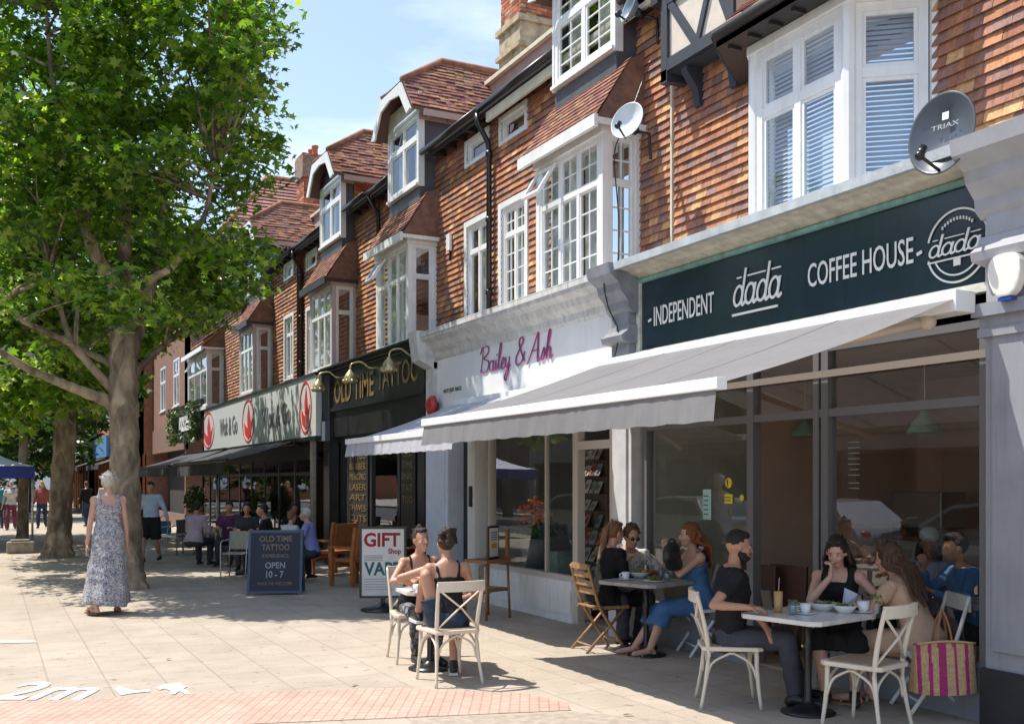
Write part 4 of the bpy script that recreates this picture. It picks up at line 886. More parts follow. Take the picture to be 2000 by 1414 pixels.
# ---- noodle bar front and sign
def noodle_front():
    X = 6.22; F = FX(X); near, far = 21.6, 34.3
    q = MB(); X2 = 6.0; F2 = FX(X2); ya, yb = UY(617, X2), UY(399, X2); za, zb = 2.66, 3.92
    q.box(F2, ya, yb, za, zb, -.12, 0); sb = q.build('sign_board', mat('noodle_white', (.62, .66, .66), .3), wok)
    q = MB(); q.box(F2, ya - .03, yb + .03, zb, zb + .06, -.14, .03); q.box(F2, ya - .03, yb + .03, za - .08, za, -.14, .03); q.build('sign_trim', BLACKP, sb)
    GR = mat('grey_lettering', (.14, .15, .16), .5); RED = mat('sign_red', (.55, .03, .03), .45)
    textfit('lettering', 'Wok & Go', GR, X2, UY(512, X2), za + .36, UY(568, X2), .5, sb, bold=.01); textfit('lettering', 'Wok & Go', GR, X2, UY(430, X2), za + .38, UY(464, X2), .5, sb, bold=.01)
    for px in (597, 485, 407):
        c = UY(px, X2); zc = (za + zb) / 2; k = 1.0 if px != 407 else 1.3; q = MB()
        w = (UY(px - 11, X2) - UY(px + 11, X2)) / 2
        q.strip(F2, [(c + w * math.cos(a * math.pi / 16), zc + .54 * math.sin(a * math.pi / 16)) for a in range(32)], .05, 0, .012, closed=True)
        q.prism(F2, [(c - .12 * w, zc + .42), (c - .5 * w, zc - .1), (c - .75 * w, zc + .05), (c - .45 * w, zc - .38), (c, zc - .46), (c + .5 * w, zc - .34), (c + .7 * w, zc - .02), (c + .35 * w, zc - .12), (c + .05 * w, zc - .2), (c + .12 * w, zc + .1)], 0, .014)
        q.build('emblem', RED, sb)
    q = MB(); Fg = FX(X); q.box(Fg, near, far, 2.2, 4.0, -.3, -.02)
    y = near
    ys = []
    while y < far: ys.append(y); q.box(Fg, y, y + .09, 0, 2.2, -.06, .02); y += 1.45
    q.box(Fg, near, far, 0, .3, -.06, .02); q.box(Fg, near, far, 1.85, 1.93, -.05, .01); fr = q.build('shop_window', mat('noodle_frame', (.03, .026, .024), .4), wok)
    q = MB(); q.add([Fg(near, .3, 0), Fg(far, .3, 0), Fg(far, 2.2, 0), Fg(near, 2.2, 0)], [(0, 1, 2, 3)]); q.build('pane', SHOPGLASS, fr, recalc=False)
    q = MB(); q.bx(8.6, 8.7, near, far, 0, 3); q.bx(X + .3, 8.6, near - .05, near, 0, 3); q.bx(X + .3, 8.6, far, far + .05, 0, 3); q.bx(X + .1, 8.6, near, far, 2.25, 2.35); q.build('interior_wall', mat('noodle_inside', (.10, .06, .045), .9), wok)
    q = MB(); q.bx(X, WX, 21.0, 36, 3.95, 4.04); q.build('shop_roof', LEAD, wok)
noodle_front()
# ---- farther buildings
far1 = thing('corner_building', 'tall red building with hipped tile roof behind the tree crown', 'building')
def far_building():
    y0, y1 = 38.6, 47; X = 6.35; F = FX(X)
    q = MB(); wallgrid(q, F, y0, y1, 3.9, 8.4, [(40, 41.4, 4.6, 6.4), (43.4, 44.8, 4.6, 6.4)], -.3, 0); q.bx(X, 14, y0, y0 + .2, 0, 8.4); q.bx(X, 14, y1 - .2, y1, 0, 8.4)
    q.build('wall', mat('far_brick', (.22, .11, .075), .9, var=.2, vscale=8), far1)
    for a in (40, 43.4): window(far1, F, a, a + 1.4, 4.6, 6.4, cols=2, transom=.65)
    ex = X - .3; ap = [(10.5, 39.5, 12.6), (10.5, 43.5, 12.6), (18, 39.5, 12.6)]
    e = [(ex, y0 - .3, 8.4), (ex, y1 + .3, 8.4), (20, y1 + .3, 8.4), (20, y0 - .3, 8.4)]
    q = MB(); t1 = (10.2, 42.6, 12.0); t2 = (18, 42.6, 12.0)
    q.add(e + [t1, t2], [(0, 1, 4), (1, 2, 5, 4), (2, 3, 5), (3, 0, 4, 5), (0, 3, 2, 1)]); rf = q.build('roof', mat('roof_under', (.16, .09, .07), .85), far1)
    t = MB(); sl = math.hypot(t1[1] - e[0][1], 3.6); cy, cz = (t1[1] - e[0][1]) / sl, 3.6 / sl
    tiles(t, lambda u, v, d: (u, e[0][1] + cy * v - cz * d, 8.4 + cz * v + cy * d + .02), sl, lambda v: [(ex + (t1[0] - ex) * v / sl, 18)], course=.27, w=.28, pal=[(.28, .13, .10), (.24, .11, .085), (.33, .16, .12)], thick=.05)
    t.build('roof_tiles', TILER, rf, recalc=False)
    q = MB(); q.tube([Vector(t1) + Vector((0, 0, .05)), Vector(t2)], .11, 8); q.tube([Vector(e[0]), Vector(t1)], .10, 8); q.build('ridge_tiles', mat('ridge_tile'), rf)
    q = MB(); q.box(F, y0, y1, 2.9, 3.9, -.1, .05); q.box(F, y0, y1, 0, .5, -.1, 0); q.build('sign_board', mat('brown_panel', (.20, .12, .09), .7), far1)
    q = MB(); q.bx(X + .6, X + .7, y0, y1, 0, 3); q.build('shop_window', DARKROOM, far1)
far_building()
def vine_sign():
    X = 5.95; ya, yb = UY(392, X), UY(338, X); t = thing('hanging_sign', 'small white lettered sign among green leaves left of the noodle bar sign', 'sign', (X, (ya + yb) / 2, 0)); w = (yb - ya) / 2; F = FX(0); z = ZZ(365, 832, X)
    q = MB(); q.box(F, -w, w, z - .5, z + .75, -.1, 0); q.build('board', BLACKP, t); q = MB(); q.box(F, -w * .5, w * .45, z - .15, z + .35, .0, .03); q.build('panel', mat('card_white', (.7, .7, .68), .6), t)
    q = MB(); [q.box(F, -w * .45 + k * w * .12, -w * .45 + k * w * .12 + .1, z, z + .2, .031, .035) for k in range(7)]; q.build('lettering', BLACKP, t); q = MB()
    for i in range(900):
        u = random.choice([random.uniform(-w, w), random.uniform(-w, -w * .6), random.uniform(w * .6, w)]); p = Vector((-random.uniform(.02, .25), u, z + random.uniform(-.6, .7))); d = Vector((random.gauss(0, 1), random.gauss(0, 1), random.gauss(0, 1))).normalized() * .08; e = d.cross(Vector((.3, .1, 1))).normalized() * .04; k = random.uniform(.4, 1.2)
        if abs(u) < w * .5 and abs(p.z - z - .1) < .25: continue
        q.add([p - d, p + e, p + d, p - e], [(0, 1, 2, 3)], (.10 * k, .19 * k, .03 * k))
    q.build('leaves', mat('plant_leaf', (.06, .14, .03), .5, attr=True), t, recalc=False)
vine_sign()
def far_row():
    spec = [(47.2, 54, 'far_shop_building', 'far red brick shop with white and turquoise sign left of the big trunk', (.34, .13, .07), (.70, .74, .74)), (54.2, 62, 'far_shop_building', 'far brick shop with blue sign beyond the white signed one', (.36, .15, .08), (.12, .28, .55)), (62.2, 74, 'far_shop_building', 'farthest brick shop of the row with grey sign', (.30, .13, .08), (.5, .5, .5))]
    for i, (y0, y1, n, lb, wc, sc) in enumerate(spec):
        b = thing(n, lb, 'building'); X = 5.7 - i * .35; F = FX(X); holes = [(y0 + 1 + k * 2.4, y0 + 2.4 + k * 2.4, 4.6, 6.2) for k in range(int((y1 - y0 - 1) / 2.4))]
        q = MB(); wallgrid(q, F, y0, y1, 2.9, 8.6, holes, -.3, 0)
        k = y0
        while k < y1: q.box(F, k, k + .45, 0, 2.9, -.25, .06); k += 1.9
        q.bx(X, 12, y0, y0 + .2, 0, 8.6); q.build('wall', mat('far_wall%d' % i, wc, .9, var=.2, vscale=6), b)
        for h in holes: window(b, F, *h, cols=2, transom=.65, back=None, sill=False)
        q = MB(); q.box(F, y0 + .2, y1 - .2, 2.95, 4.0, .02, .2); q.build('sign_board', mat('far_sign%d' % i, sc, .5), b)
        if i == 0: q = MB(); q.box(F, y1 - 2.2, y1 - .8, 3.2, 3.75, .2, .21); q.build('sign_mark', mat('turquoise', (.05, .45, .38), .5), b)
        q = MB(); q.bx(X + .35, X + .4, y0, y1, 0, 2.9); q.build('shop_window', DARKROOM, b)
        q = MB(); q.add([(X - .3, y0, 8.6), (X - .3, y1, 8.6), (X + 4, y1, 11), (X + 4, y0, 11)], [(0, 1, 2, 3)]); q.build('roof', TILER if False else mat('roof_under'), b)
        q = MB(); q.add([(X - .05, y0 + .3, 2.95), (X - .05, y1 - .3, 2.95), (X - 1.5, y1 - .3, 2.45), (X - 1.5, y0 + .3, 2.45)], [(0, 1, 2, 3)]); q.bx(X - 1.53, X - 1.5, y0 + .3, y1 - .3, 2.25, 2.47); q.build('awning', mat('dark_canvas', (.05, .05, .055), .8), b)
far_row()
b = thing('end_building', 'distant orange brick building closing the street at far left', 'building')
q = MB(); q.bx(-24, 12, 96, 104, 0, 9); q.build('wall', mat('end_brick', (.36, .14, .07), .9, var=.2), b)
q = MB(); q.add([(-25, 95.6, 9), (13, 95.6, 9), (13, 100, 12), (-25, 100, 12)], [(0, 1, 2, 3)]); q.build('roof', mat('roof_under'), b)
q = MB()
for k in range(12): q.bx(-20 + k * 2.6, -18.8 + k * 2.6, 95.9, 95.99, 1, 2.6); q.bx(-20 + k * 2.6, -18.8 + k * 2.6, 95.9, 95.99, 4, 5.6)
q.build('window', WHITE, b)
# ---- terrace across the street (what the glass reflects)
for i in range(5):
    b = thing('opposite_building', ['pale rendered terrace house across the road, nearest', 'brick terrace house across the road, second', 'brick terrace house across the road, third', 'rendered terrace house across the road, fourth', 'brick terrace house across the road, farthest'][i], 'building', (-17, 0, 0)); y0 = 8 + i * 12; F = lambda u, z, d: (d, u, z)
    holes = [(y0 + 1.2 + k * 2.7, y0 + 2.6 + k * 2.7, z, z + 1.5) for k in range(4) for z in (4.2, 7)] + [(y0 + .6, y0 + 5.4, .5, 2.8), (y0 + 6.4, y0 + 11.2, .5, 2.8)]
    q = MB(); wallgrid(q, F, y0, y0 + 11.9, 0, 9.2, holes, -.3, 0); q.build('wall', mat('opp%d' % i, [(.30, .27, .22), (.22, .10, .07), (.24, .12, .08), (.32, .29, .25), (.2, .1, .07)][i], .9, var=.15), b)
    q = MB(); q.bx(-.5, -.4, y0, y0 + 11.9, 0, 9.2); q.build('interior_wall', DARKROOM, b)
    q = MB(); q.add([(.4, y0, 9.2), (.4, y0 + 11.9, 9.2), (-4, y0 + 11.9, 12.5), (-4, y0, 12.5)], [(0, 1, 2, 3)]); q.build('roof', mat('roof_under'), b)
# ================================================================== AWNINGS
def awning(name, lb, wall, front, y0, y1, fab, bar, val=.19, arms=True, under=None, wavy=.012, grp=None):
    (xw, zw), (xf, zf) = wall, front; t = thing(name, lb, 'awning', group=grp)
    L = math.hypot(xw - xf, zw - zf); n = 14; q = MB(); k = 30
    P = lambda i, j: (xw + (xf - xw) * i / n, y0 + (y1 - y0) * j / k, zw + (zf - zw) * i / n - .035 * math.sin(math.pi * i / n) * (1 + .25 * math.sin(j * .8)))
    q.sm = True; q.add([P(i, j) for i in range(n + 1) for j in range(k + 1)], [(i * (k + 1) + j, i * (k + 1) + j + 1, (i + 1) * (k + 1) + j + 1, (i + 1) * (k + 1) + j) for i in range(n) for j in range(k)])
    q.build('fabric', fab, t, recalc=False)
    ns = int((y1 - y0) / 1.15)
    for j in range(1, ns):
        jj = j * k // ns; q = MB(); q.sm = True; pts_ = [P(i, jj) for i in range(n + 1)]; q.add([(a + 0, b + o_, c + .004) for a, b, c in pts_ for o_ in (-.012, .012)], [(2 * i, 2 * i + 1, 2 * i + 3, 2 * i + 2) for i in range(n)]); q.build('seam', fab, t, recalc=False)
    q = MB(); q.bx(xf - .05, xf + .03, y0 - .03, y1 + .03, zf - .042, zf + .032); q.build('front_bar', bar, t, bevel=.008)
    q = MB(); q.sm = True; m = 90; vs = []
    for a in range(5):
        for j in range(m + 1):
            y = y0 + (y1 - y0) * j / m; vs.append((xf - .03 - wavy * (a / 4) * math.sin(j * 1.7 + math.sin(j * .6) * 2) - .02 * a / 4, y, zf - .04 - val * a / 4 + (.004 * math.sin(j * .9) if a == 4 else 0)))
    q.add(vs, [(a * (m + 1) + j, a * (m + 1) + j + 1, (a + 1) * (m + 1) + j + 1, (a + 1) * (m + 1) + j) for a in range(4) for j in range(m)]); q.build('valance', fab, t, recalc=False)
    q = MB(); q.bx(xw - .04, xw + .16, y0 - .02, y1 + .02, zw - .10, zw + .05); q.build('cassette', bar, t, bevel=.01)
    if arms:
        AB = mat('beige_arm', (.55, .45, .35), .45)
        for s in (0, 1):
            yy = y0 + .25 if s == 0 else y1 - .25; sg = 1 if s == 0 else -1
            S = Vector((xw, yy, zw - .14)); E = Vector((xw - .55, yy + .55 * sg, zw - .28)); Wr = Vector((xf + .05, yy + .95 * sg, zf - .10)); Bp = Vector((xf + .0, yy + 1.0 * sg, zf - .04))
            q = MB(); q.tube([S, E], .035, 8); q.tube([E, Wr], [.042, .034], 8); q.ell(E, .05); q.ell(S, .06); q.tube([Wr, Bp], .022, 8); q.build('arm', AB, t)
    return t
def canvas(m, f=.3):
    t = m.node_tree; N = t.nodes.new; L = t.links.new; b = t.nodes['Principled BSDF']; tl = N('ShaderNodeBsdfTranslucent'); x = N('ShaderNodeMixShader'); x.inputs[0].default_value = f
    s_ = b.inputs['Base Color'].links; L(s_[0].from_socket, tl.inputs[0]) if s_ else None; L(b.outputs[0], x.inputs[1]); L(tl.outputs[0], x.inputs[2]); L(x.outputs[0], t.nodes['Material Output'].inputs[0]); return m
FABG = mat('grey_canvas', (.25, .245, .25), .85, var=.08, vscale=1.2, bump=.5, bscale=4, streak=.12); canvas(FABG)
awning('awning', 'long light grey awning over the coffee house tables with white front bar', (5.95, 2.99), (3.90, 2.31), 4.90, 9.53, FABG, mat('white_bar', (.80, .80, .79), .35))
awning('awning', 'pale striped awning over the gift shop, partly behind the long grey one', (6.02, 2.84), (4.43, 2.27), 10.0, 13.65, mat('white_canvas', (.40, .40, .43), .8, var=.10, vscale=30, bump=.1), mat('white_bar'), val=.17)
BLK = mat('black_canvas', (.035, .034, .036), .8, var=.5, vscale=1.5)
awning('awning', 'black noodle bar awning, the nearer of two, under the white sign', (5.98, 2.62), (4.50, 2.18), 22.2, 29.0, BLK, BLACKP, val=.28, arms=False, grp='black awnings of the noodle bar')
awning('awning', 'black noodle bar awning, the farther one beside the trunk', (5.9, 2.62), (4.40, 2.15), 29.4, 36.5, BLK, BLACKP, val=.25, arms=False, grp='black awnings of the noodle bar')
q = MB()
# ================================================================== DISHES, ALARM BOX, CABLES
def dish(lb, pos, r, nrm, col, logo=None, group=None):
    n = Vector(nrm).normalized(); rot = n.to_track_quat('Z', 'Y').to_matrix(); t = thing('satellite_dish', lb, 'satellite dish', pos)
    q = MB(); q.lathe((0, 0, 0), [(.004, 0), (r * .35, .012), (r * .7, .045), (r * .95, .085), (r, .095), (r * 1.02, .088), (r * .95, .07), (r * .5, .0), (.004, -.02)], 36, tilt=rot @ Matrix.Diagonal((.92, 1.06, 1)))
    q.build('reflector', mat('dish%s' % str(col), col, .3, var=.05), t)
    q = MB(); dn = rot @ Vector((0, -r * .98, .05)); tip = rot @ Vector((0, -r * .85, r * 1.15)); q.tube([dn, tip], .012, 6); q.ell(tip, .035); q.tube([tip, rot @ Vector((0, -r * .6, r * 1.02))], .03, 8)
    q.build('feed_arm', BLACKP, t)
    q = MB(); bk = rot @ Vector((0, 0, -.12)); q.tube([rot @ Vector((0, 0, 0)), bk], .05, 8); q.tube([bk, bk + Vector((.18, 0, 0)), bk + Vector((.2, 0, -.28))], .02, 6); q.build('bracket', BLACKP, t)
    if logo:
        W_ = mat('logo_white', (.72, .73, .74), .5)
        f = lambda u, v, d: rot @ Vector((u - .105, v + .05, .028 + .02))
        textfit('logo', 'TRIAX', W_, 0, 0, 0, -.21, .035, t, fr=f)
        q = MB(); q.add([rot @ Vector(p) for p in [(-.025, .11, .05), (.025, .11, .05), (.025, .165, .052), (-.025, .165, .052)]], [(0, 1, 2, 3)]); q.build('logo', W_, t, recalc=False)
    return t
dish('dark grey satellite dish standing on the coffee house cornice', (6.02, UY(1852, 6.02), ZZ(1852, 268, 6.02)), .275, (-.98, -.14, .12), (.085, .10, .12), logo=True)
dish('white satellite dish on the corner of the square bay beside the coffee house', (6.28, UY(1222, 6.28) - .1, ZZ(1222, 250, 6.28)), .21, (-.82, -.42, .32), (.62, .66, .68))
dish('small grey satellite dish high on the wall beside the half timbered gable', (6.5, UY(1240, 6.5), ZZ(1240, 22, 6.5)), .16, (-.95, .1, .3), (.25, .32, .36))
t = thing('alarm_box', 'white rounded alarm box on the grey pilaster at the right edge', 'alarm box', (6.12, UY(1975, 6.12), ZZ(1975, 540, 6.12)))
q = MB(); q.prism(FX(0), [(-.125, .02), (-.12, .09), (-.10, .125), (-.06, .145), (0, .15), (.06, .145), (.10, .125), (.12, .09), (.125, .02), (.11, -.05), (.08, -.11), (.04, -.14), (-.04, -.14), (-.08, -.11), (-.11, -.05)], 0, .08); q.build('cover', mat('alarm_white', (.78, .74, .66), .4), t, bevel=.015)
q = MB(); q.bx(-.07, 0, -.05, .05, -.165, -.142); q.build('strobe', mat('strobe_blue', (.02, .06, .3), .3), t)
t = thing('wall_box', 'small white box fixed on the hung tiles left of the narrow windows', 'junction box', (WX, UY(884, WX), ZZ(884, 475, WX)))
q = MB(); q.bx(-.09, -.04, -.07, .07, -.14, .14); q.build('cover', UPVC, t, bevel=.01); q = MB(); q.tube([(-.05, 0, -.14), (-.05, 0, -.3)], .015); q.build('cable', BLACKP, t)
q = MB(); pts = [(1258, 150, 6.6), (1225, 240, 6.3), (1200, 300, 6.2), (1208, 420, 6.22), (1205, 520, 6.1), (1180, 545, 5.98), (1188, 600, 6.1), (1208, 650, 6.12), (1195, 720, 6.12)]
q.tube(smooth([(X, UY(px, X), ZZ(px, py, X)) for px, py, X in pts], 5), .008, 5); tag(q.build('cable', BLACKP), 'thin black cable running down from the dish to the pilaster bracket', 'cable')
# ================================================================== FURNITURE
def xchair(lb, p, ang, wood=None, seatm=None, group='cream cross back chairs'):
    """faces +y locally"""
    W = wood or mat('cream_chair_paint', (.68, .60, .48), .45, var=.06, vscale=10); t = thing('cross_back_chair', lb, 'chair', (p[0], p[1], 0), ang, group)
    for s in (-1, 1):
        q = MB(); q.tube(smooth([(s * .215, -.235, 0), (s * .19, -.19, .25), (s * .185, -.175, .45), (s * .195, -.215, .68), (s * .205, -.265, .87)], 4), [.014] * 4 + [.017] * 4 + [.018] * 4 + [.016] * 5, 8); q.build('leg', W, t)
        q = MB(); q.tube(smooth([(s * .205, .215, 0), (s * .185, .19, .25), (s * .18, .185, .44)], 4), [.012, .013, .015, .016, .017, .018, .018, .018, .018], 8); q.build('leg', W, t)
        q = MB(); q.tube(smooth([(s * .195, -.19, .22), (s * .185, -.15, .34), (s * .18, -.03, .41), (s * .18, 0, .415), (s * .18, .03, .41), (s * .185, .14, .34), (s * .19, .185, .22)], 4), .010, 6); q.build('brace', W, t)
    q = MB(); q.tube(smooth([(-.18, .19, .22), (-.14, .19, .34), (-.02, .19, .41), (.02, .19, .41), (.14, .19, .34), (.18, .19, .22)], 4), .010, 6); q.tube(smooth([(-.18, -.18, .22), (-.14, -.18, .34), (-.02, -.18, .41), (.02, -.18, .41), (.14, -.18, .34), (.18, -.18, .22)], 4), .010, 6); q.build('brace', W, t)
    q = MB(); pr = [(-.20, -.20), (-.17, -.225), (.17, -.225), (.20, -.20), (.225, .19), (.19, .235), (-.19, .235), (-.225, .19)]
    q.prism(lambda u, z, d: (u, z, d), pr, .435, .468); q.build('seat', W, t, bevel=.008)
    q = MB(); q.prism(lambda u, z, d: (u * .84, z * .84, d), pr, .469, .474); q.build('seat_pad', seatm or mat('woven_seat', (.33, .24, .15), .8, var=.2, vscale=40), t)
    q = MB(); q.strip(lambda u, v, d: (u, v, d), [(x, -.262 - .035 * (1 - (x / .21) ** 2)) for x in [-.212 + .053 * k for k in range(9)]], .026, .80, .885); q.build('backrest', W, t)
    for s in (-1, 1):
        q = MB(); q.tube([(s * .185, -.185, .48), (s * .02, -.245 + s * .007, .65), (-s * .19, -.255, .81)], .0125, 6, flat=.6); q.build('cross_brace', W, t)
    return t
def foldchair(name, lb, p, ang, W, slats=5, wood=False, group=None, curved=True):
    t = thing(name, lb, 'chair', (p[0], p[1], 0), ang, group); r = .016 if not wood else .018
    for s in (-1, 1):
        x = s * .20
        q = MB(); q.tube(smooth([(x, .20, 0), (x, .05, .22), (x, -.10, .45), (x, -.17, .65), (x, -.235, .87)], 4), r, 8 if not wood else 4); q.build('leg', W, t)
        x = s * .175
        q = MB(); q.tube([(x, -.24, 0), (x, .0, .24), (x, .19, .44)], r * .9, 8 if not wood else 4); q.build('leg', W, t)
    q = MB(); q.tube([(-.2, .13, .1), (.2, .13, .1)], r * .6, 6); q.tube([(-.175, -.18, .07), (.175, -.18, .07)], r * .6, 6); q.build('stretcher', W, t)
    q = MB()
    for k in range(8): y = -.16 + k * .05; q.bx(-.195, .195, y, y + .04, .45, .465)
    q.bx(-.19, -.165, -.17, .24, .433, .45); q.bx(.165, .19, -.17, .24, .433, .45); q.build('seat', W, t)
    q = MB()
    if wood:
        for k in range(4): z = .58 + k * .085; q.bx(-.185, .185, -.155 - (z - .58) * .33, -.14 - (z - .58) * .33, z, z + .055)
    else:
        q.bx(-.205, .205, -.245, -.225, .76, .875)
    q.build('backrest', W, t)
    return t
CW = None
CREAMC = mat('cream_chair_paint', (.68, .60, .48), .45, var=.06, vscale=10)
WMET = mat('white_metal_chair', (.66, .67, .68), .4); TEAK = mat('teak', (.34, .19, .085), .55, var=.25, vscale=14, bump=.15)
def lk(a, b): return math.atan2(b[1] - a[1], b[0] - a[0]) - math.pi / 2     # yaw so local +y looks from a to b
# couple's table on the sunny paving
cA = G(876, 1330); cB = G(808, 1288); T1 = G(822, 1160, .74)
cA = (cA[0], cA[1]); T1 = ((cA[0] + cB[0]) / 2 + .02, (cA[1] + cB[1]) / 2 + .05)
def pedestal(name, lb, p, ang, w, d, top, col, h=.74, th=.035, group=None, basecol=None):
    t = thing(name, lb, 'table', (p[0], p[1], 0), ang, group); q = MB(); c = .06
    q.prism(lambda u, z, dd: (u, z, dd), [(-w / 2, -d / 2 + c), (-w / 2 + c, -d / 2), (w / 2 - c, -d / 2), (w / 2, -d / 2 + c), (w / 2, d / 2 - c), (w / 2 - c, d / 2), (-w / 2 + c, d / 2), (-w / 2, d / 2 - c)], h - th, h); q.build('table_top', top, t, bevel=.005)
    q = MB(); q.lathe((0, 0, 0), [(.03, .05), (.045, .08), (.028, .12), (.026, .45), (.035, .5), (.026, .55), (.03, h - th - .02), (.09, h - th)], 14); q.build('column', col, t)
    q = MB(); q.lathe((0, 0, 0), [(.20, 0), (.20, .015), (.12, .035), (.05, .07), (.03, .10)], 20); q.build('base', basecol or col, t)
    return t
MARB = mat('worn_white_top', (.66, .64, .60), .3, var=.12, vscale=9)
GREYT = mat('grey_wood_top', (.34, .32, .30), .5, var=.2, vscale=12)
T2 = G(1262, 1133, .74); T3 = G(1578, 1197, .74); T3 = (T3[0], T3[1])
pedestal('cafe_table', 'small white table between the couple in the sun', T1, lk(cA, cB), .56, .56, MARB, BLACKP)
pedestal('cafe_table', 'grey wooden table where three diners sit by the pilaster', T2, .3, .72, .72, GREYT, BLACKP)
pedestal('cafe_table', 'worn white table laid with cups in front of the right shop window', T3, R(12), .80, .70, MARB, BLACKP)
print('tables', T1, T2, T3, 'cA', cA, cB)
# chairs
xchair('cream cross back chair with its back to the viewer in the sunny paving', cA, lk(cA, T1) + R(8))
xchair('cream cross back chair under the laughing woman left of the small white table', cB, lk(cB, T1) - R(5))
C1 = G(1172, 1268); C3 = G(1372, 1276)
foldchair('wooden_folding_chair', 'brown slatted wooden folding chair under the woman with the ponytail', C1, R(-95), TEAK, wood=True)
foldchair('metal_folding_chair', 'white metal folding chair under the curly haired woman in blue denim', C3, R(72), WMET)
CM = G(1440, 1378); CM = (CM[0] + .0, CM[1] + .1)
xchair('cream cross back chair under the bearded man in the black t shirt', CM, R(-122))
CE = G(1690, 1420)
xchair('empty cream cross back chair turned away at the front of the white table', CE, R(14), seatm=mat('woven_seat'))
CL = G(1810, 1385)
foldchair('metal_folding_chair', 'white metal folding chair with the striped basket hanging from it', CL, R(62), mat('white_folding', (.72, .70, .66), .45))
CV2 = D(1640, 1100, 8.22); CV2 = (CV2.x, CV2.y)
xchair('pale chair behind the white table under the woman in the black vest', CV2, lk(CV2, T3) + R(18), wood=mat('pale_grey_chair', (.5, .5, .47), .5))
# indoor chairs and table behind the right pane
TI = (7.35, UY(1800, 7.35)); pedestal('cafe_table', 'dark table behind the right shop window pane', TI, 0, .8, .7, GREYT, BLACKP)
BRW = mat('brown_leather', (.10, .045, .03), .5)
for i, (px, X, a, lb) in enumerate([(1510, 7.0, R(-80), 'brown chair seen through the open doorway, left one'), (1568, 7.2, R(-80), 'brown chair seen through the open doorway, right one')]):
    t = thing('dining_chair', lb, 'chair', (X, UY(px, X), 0), a, 'brown chairs inside the doorway')
    q = MB(); q.bx(-.21, .21, -.2, .2, .42, .48); q.build('seat', BRW, t, bevel=.01); q = MB(); q.prism(FN(0), [(-.21, .5), (.21, .5), (.22, .9), (-.22, .9)], .2, .24); q.build('backrest', BRW, t, bevel=.01)
    for sx in (-1, 1):
        for sy in (-1, 1): q = MB(); q.tube([(sx * .19, sy * .18, 0), (sx * .18, sy * .17, .42)], .016); q.build('leg', BRW, t)
# wooden armchairs by the tattoo shop
def armchair(lb, p, ang):
    t = thing('wooden_armchair', lb, 'chair', (p[0], p[1], 0), ang, 'wooden armchairs outside the tattoo shop'); W = mat('orange_teak', (.42, .15, .045), .4, var=.2, vscale=9, bump=.1)
    for sx in (-1, 1):
        q = MB(); q.bx(sx * .29 - .03, sx * .29 + .03, .22, .28, 0, .62); q.build('leg', W, t)
        q = MB(); q.prism(FP(0) if 0 else (lambda u, z, d: (sx * .29 - .03 + d, u, z)), [(-.24, 0), (-.18, 0), (-.18, .5), (-.26, .98), (-.32, .98), (-.25, .5)], 0, .06); q.build('leg', W, t)
        q = MB(); q.bx(sx * .29 - .04, sx * .29 + .04, -.24, .31, .62, .655); q.build('armrest', W, t)
    q = MB(); q.bx(-.26, .26, -.2, .26, .40, .45); q.bx(-.27, .27, .20, .24, .30, .38); q.build('seat', W, t)
    q = MB(); q.prism(lambda u, z, d: (u, -.24 - (z - .5) * .16 - d, z), [(-.26, .52), (.26, .52), (.26, .95), (-.26, .95)], 0, .03); q.build('backrest', W, t)
a1 = G(694, 1143); armchair('orange wooden armchair directly behind the gift sign', a1, R(28))
a2 = G(652, 1122); armchair('orange wooden armchair left of the gift sign nearer the drain column', a2, R(28))
# high wooden stool with framed menu
st = G(952, 1206); t = thing('bar_stool', 'tall brown wooden stool standing by the gift shop window', 'stool', (st[0], st[1], 0), R(20)); W = mat('brown_wood', (.22, .11, .05), .5, var=.2, vscale=10)
q = MB(); q.bx(-.22, .22, -.2, .2, .70, .74); q.build('seat', W, t)
for sx in (-1, 1):
    for sy in (-1, 1): q = MB(); q.tube([(sx * .21, sy * .19, 0), (sx * .19, sy * .17, .70)], .022, 4); q.build('leg', W, t)
q = MB(); q.bx(-.2, .2, -.17, -.14, .34, .38); q.bx(-.2, .2, .14, .17, .28, .32); q.bx(.17, .2, -.17, .17, .34, .38); q.build('stretcher', W, t)
q = MB(); q.bx(.17, .21, -.2, .2, .74, .80); q.bx(.17, .21, -.19, -.15, .80, 1.12); q.bx(.17, .21, .15, .19, .80, 1.12); q.build('backrest', W, t)
t = thing('menu_frame', 'black framed menu card leaning on the tall wooden stool', 'menu', (st[0] + .06, st[1] - .02, .742), R(35)); q = MB(); q.box(FN(0), -.13, .13, 0, .42, 0, .02); q.build('frame', BLACKP, t)
q = MB(); q.box(FN(0), -.11, .11, .03, .39, .021, .024); q.build('card', mat('card_white', (.7, .7, .68), .6), t); q = MB(); q.box(FN(0), -.07, .07, .14, .2, .025, .026); q.build('card_mark', mat('orange_mark', (.7, .3, .05), .6), t)
q = MB(); [q.box(FN(0), -.08, .08, .24 + k * .03, .25 + k * .03, .025, .026) for k in range(4)]; q.build('card_print', mat('print_black', (.03, .03, .03), .6), t)
